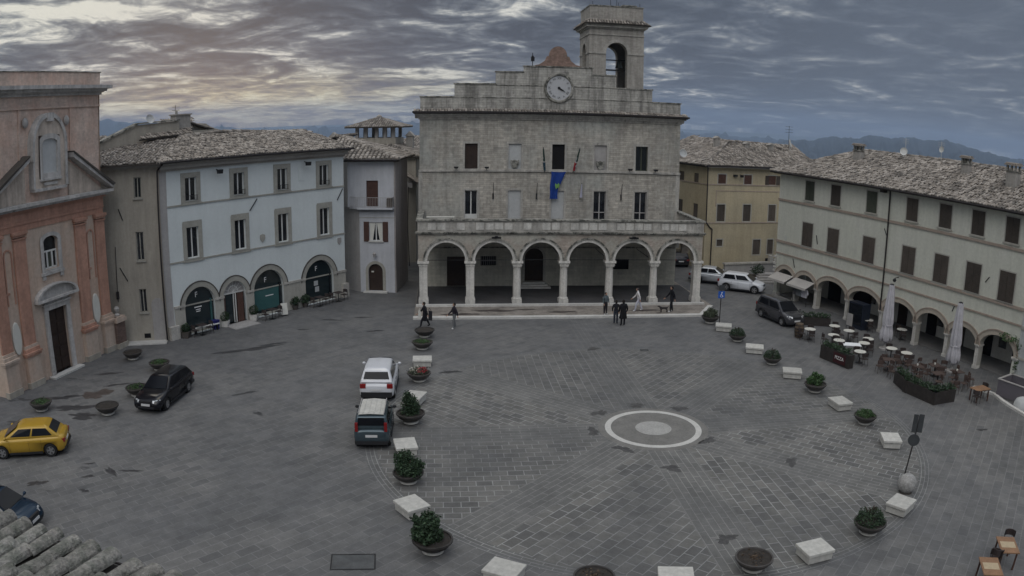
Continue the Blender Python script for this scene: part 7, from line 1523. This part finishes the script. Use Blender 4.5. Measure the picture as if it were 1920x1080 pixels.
# people or things under the arcade: a menu board, waste bin
mbd = thing('menu_board', 'standing menu board between two arches beside the third pier', 'board', (24.6, 51.2, .006), -1.2); mb = MB(); mb.box(-.3, .3, -.02, .02, .35, 1.25); mb.build('panel', m_quoin, mbd); mb = MB(); [mb.tube((s * .28, 0, 0), (s * .28, 0, .36), .015, 5) for s in (-1, 1)]; mb.build('legs_frame', m_iron, mbd)
bi = thing('dark_cabinet', 'tall dark fridge cabinet standing under the second wide arch', 'cabinet', (25.7, 51.9, .006), RA); mb = MB(); mb.box(-.8, .8, -.4, .4, 0, 1.9); mb.build('case', mat('navy_case', (.015, .02, .032), rough=.4, var=.1), bi); mb = MB(); mb.box(-.7, .7, -.42, -.4, .3, 1.8); mb.build('front', m_glass, bi)
# ------------------------------------------------------------------ terrace of the pale blue building
def topiary(x, y, lab, r=.36, pot=True):
    t = thing('topiary', lab, 'plant', (x, y, .006), 0, 'clipped box balls before the shop arches'); mb = MB(); mb.prism([(-.22, 0), (.22, 0), (.30, .42), (-.30, .42)], -.25, .25); mb.build('pot', m_kerb if pot else m_under, t)
    mb = MB(); foliage(mb, (0, 0, .42 + r * .85), (r, r, r), 900, .09, shell=.8); mb.build('foliage', m_leaf2, t, clean=False)
topiary(-20.06, 50.26, 'clipped ball in a pale pot left of the open shop door'); topiary(-18.49, 52.20, 'clipped ball in a pale pot right of the open shop door'); topiary(-21.83, 47.14, 'small dark clipped plant by the corner of the pale blue building', .30, False)
for x, y, lab in ((-16.29, 55.6, 'leafy dark pot plant left of the last shop arch'), (-15.7, 56.4, 'leafy dark pot plant just before the last shop arch')):
    t_ = thing('pot_plant', lab, 'plant', (x, y, .006), 0, 'leafy pot plants by the last arch'); mb = MB(); mb.lathe([(0, 0), (.2, 0), (.27, .3), (0, .3)], 14); mb.build('pot', m_under, t_); mb = MB(); foliage(mb, (0, 0, .62), (.42, .42, .36), 320, .17, shell=.3); mb.build('foliage', m_leaf2, t_, clean=False)
bb = thing('blue_bin', 'small dark blue bin beside the first shop arch', 'bin', (-20.55, 49.55, .006), .97); mb = MB(); mb.prism([(-.2, 0), (.2, 0), (.24, .6), (-.24, .6)], -.2, .2); mb.build('bin_body', mat('navy_bin', (.02, .02, .13)), bb); mb = MB(); mb.box(-.26, .26, -.24, .24, .6, .64); mb.build('lid', mat('navy_bin', (.02, .02, .13)), bb)
for i, (x, y, lab) in enumerate(((-20.9, 47.9, 'small dark table before the first shop arch'), (-17.2, 52.6, 'small dark table before the teal shop window'), (-14.6, 56.7, 'small dark table before the last shop arch'), (-13.5, 58.4, 'small dark table at the far end of the pale blue building'))):
    q = thing('dark_bistro_table', lab, 'table', (x, y, .006), .97, 'small dark tables before the pale blue building'); mb = MB(); mb.box(-.33, .33, -.33, .33, .70, .73); mb.build('table_top', m_chair, q); mb = MB(); mb.tube((0, 0, 0), (0, 0, .7), .03, 8); mb.box(-.2, .2, -.2, .2, 0, .02); mb.build('pedestal', m_iron, q)
    for k, a in enumerate((.97, .97 + pi)): put_chair(c0, x + .62 * cos(a), y + .62 * sin(a), a + pi, '%s dark chair of the %s' % (('far', 'near')[k], lab.replace('small dark table', 'table').replace('at the far end of the pale blue building', 'at the far building corner')))
wsn = thing('white_stand', 'white menu stand on the ground before the teal shop window', 'sign', (-16.5, 53.5, .006), .6); mb = MB(); mb.prism([(-.25, .1), (.25, .1), (.25, .95), (-.25, .95)], -.02, .02, M=Matrix.Rotation(radians(-12), 4, 'X')); mb.build('board', m_tabtop, wsn); mb = MB(); mb.box(-.25, .25, .1, .3, 0, .06); mb.build('foot', m_iron, wsn)
lb_ = thing('low_bench', 'long pale bench under the first shop window', 'bench', (-20.9, 48.65, .006), .97); mb = MB(); mb.box(-1.1, 1.1, -.15, .15, .40, .45); mb.build('seat', m_wfr, lb_)
for s in (-1, 1): mb = MB(); mb.box(s * .9 - .04, s * .9 + .04, -.13, .13, 0, .40); mb.build('leg', m_iron, lb_)
# ------------------------------------------------------------------ the air between here and the hills
hz_m = bpy.data.materials.new('haze'); hz_m.use_nodes = True; t_ = hz_m.node_tree; t_.nodes.clear()
o_ = t_.nodes.new('ShaderNodeOutputMaterial'); v_ = t_.nodes.new('ShaderNodeVolumePrincipled'); v_.inputs['Color'].default_value = (0.55, 0.72, 1.0, 1); v_.inputs['Density'].default_value = 0.00009
t_.links.new(v_.outputs[0], o_.inputs['Volume'])
f = MB(); f.box(-16000, 16000, -800, 17000, -221, 330); f.build('haze', hz_m, None, kind='stuff')

# ------------------------------------------------------------------ one part per separate piece where the pieces are countable
SPLIT = {'corner_stones': 'corner_stone', 'buttress_foot': 'buttress_foot', 'shop_transom': 'shop_transom', 'open_shutters': 'open_shutter', 'belvedere_pillars': 'belvedere_pillar', 'door_handles': 'door_handle', 'door_gaps': 'door_gap', 'roof_rails': 'roof_rail',
         'face': 'facial_feature', 'poster': 'poster', 'shop_lamp': 'shop_lamp', 'ears': 'ear', 'legs_frame': 'leg', 'string_course': 'string_course', 'door_surround': 'door_surround', 'loggia_cornice': 'loggia_cornice', 'gutter': 'gutter', 'gable_moulding': 'gable_moulding', 'bell_beam': 'bell_beam', 'shutters': 'shutter', 'balcony_shutters': 'shutter', 'pedestal': 'pedestal'}
def islands(me):
    par = list(range(len(me.vertices)))
    def find(a):
        while par[a] != a: par[a] = par[par[a]]; a = par[a]
        return a
    for e in me.edges:
        a, b = find(e.vertices[0]), find(e.vertices[1])
        if a != b: par[a] = b
    g = {}
    for p in me.polygons: g.setdefault(find(p.vertices[0]), []).append(p.index)
    return list(g.values())
done = {}
for o in [q for q in bpy.data.objects if q.type == 'MESH' and q.parent and q.name.split('.')[0] in SPLIT and q.name.split('.')[0] not in ('shutters', 'balcony_shutters')]:
    me = o.data; key = me.name
    if key not in done:
        isl = islands(me); out = []
        if 1 < len(isl) <= 14:
            for fs in isl:
                vs_ = sorted({v for f in fs for v in me.polygons[f].vertices}); mp = {v: i for i, v in enumerate(vs_)}
                m2 = bpy.data.meshes.new(SPLIT[o.name.split('.')[0]]); m2.from_pydata([me.vertices[v].co[:] for v in vs_], [], [[mp[v] for v in me.polygons[f].vertices] for f in fs])
                for mm in me.materials: m2.materials.append(mm)
                m2.polygons.foreach_set('material_index', [me.polygons[f].material_index for f in fs]); m2.update(); out.append(m2)
        done[key] = out
    out = done[key]
    if out:
        nm = SPLIT[o.name.split('.')[0]]
        for m2 in out[1:]:
            c = bpy.data.objects.new(nm, m2); COL.objects.link(c); c.parent = o.parent; c.matrix_parent_inverse = o.matrix_parent_inverse.copy(); c.matrix_basis = o.matrix_basis.copy()
        o.data = out[0]; o.name = nm
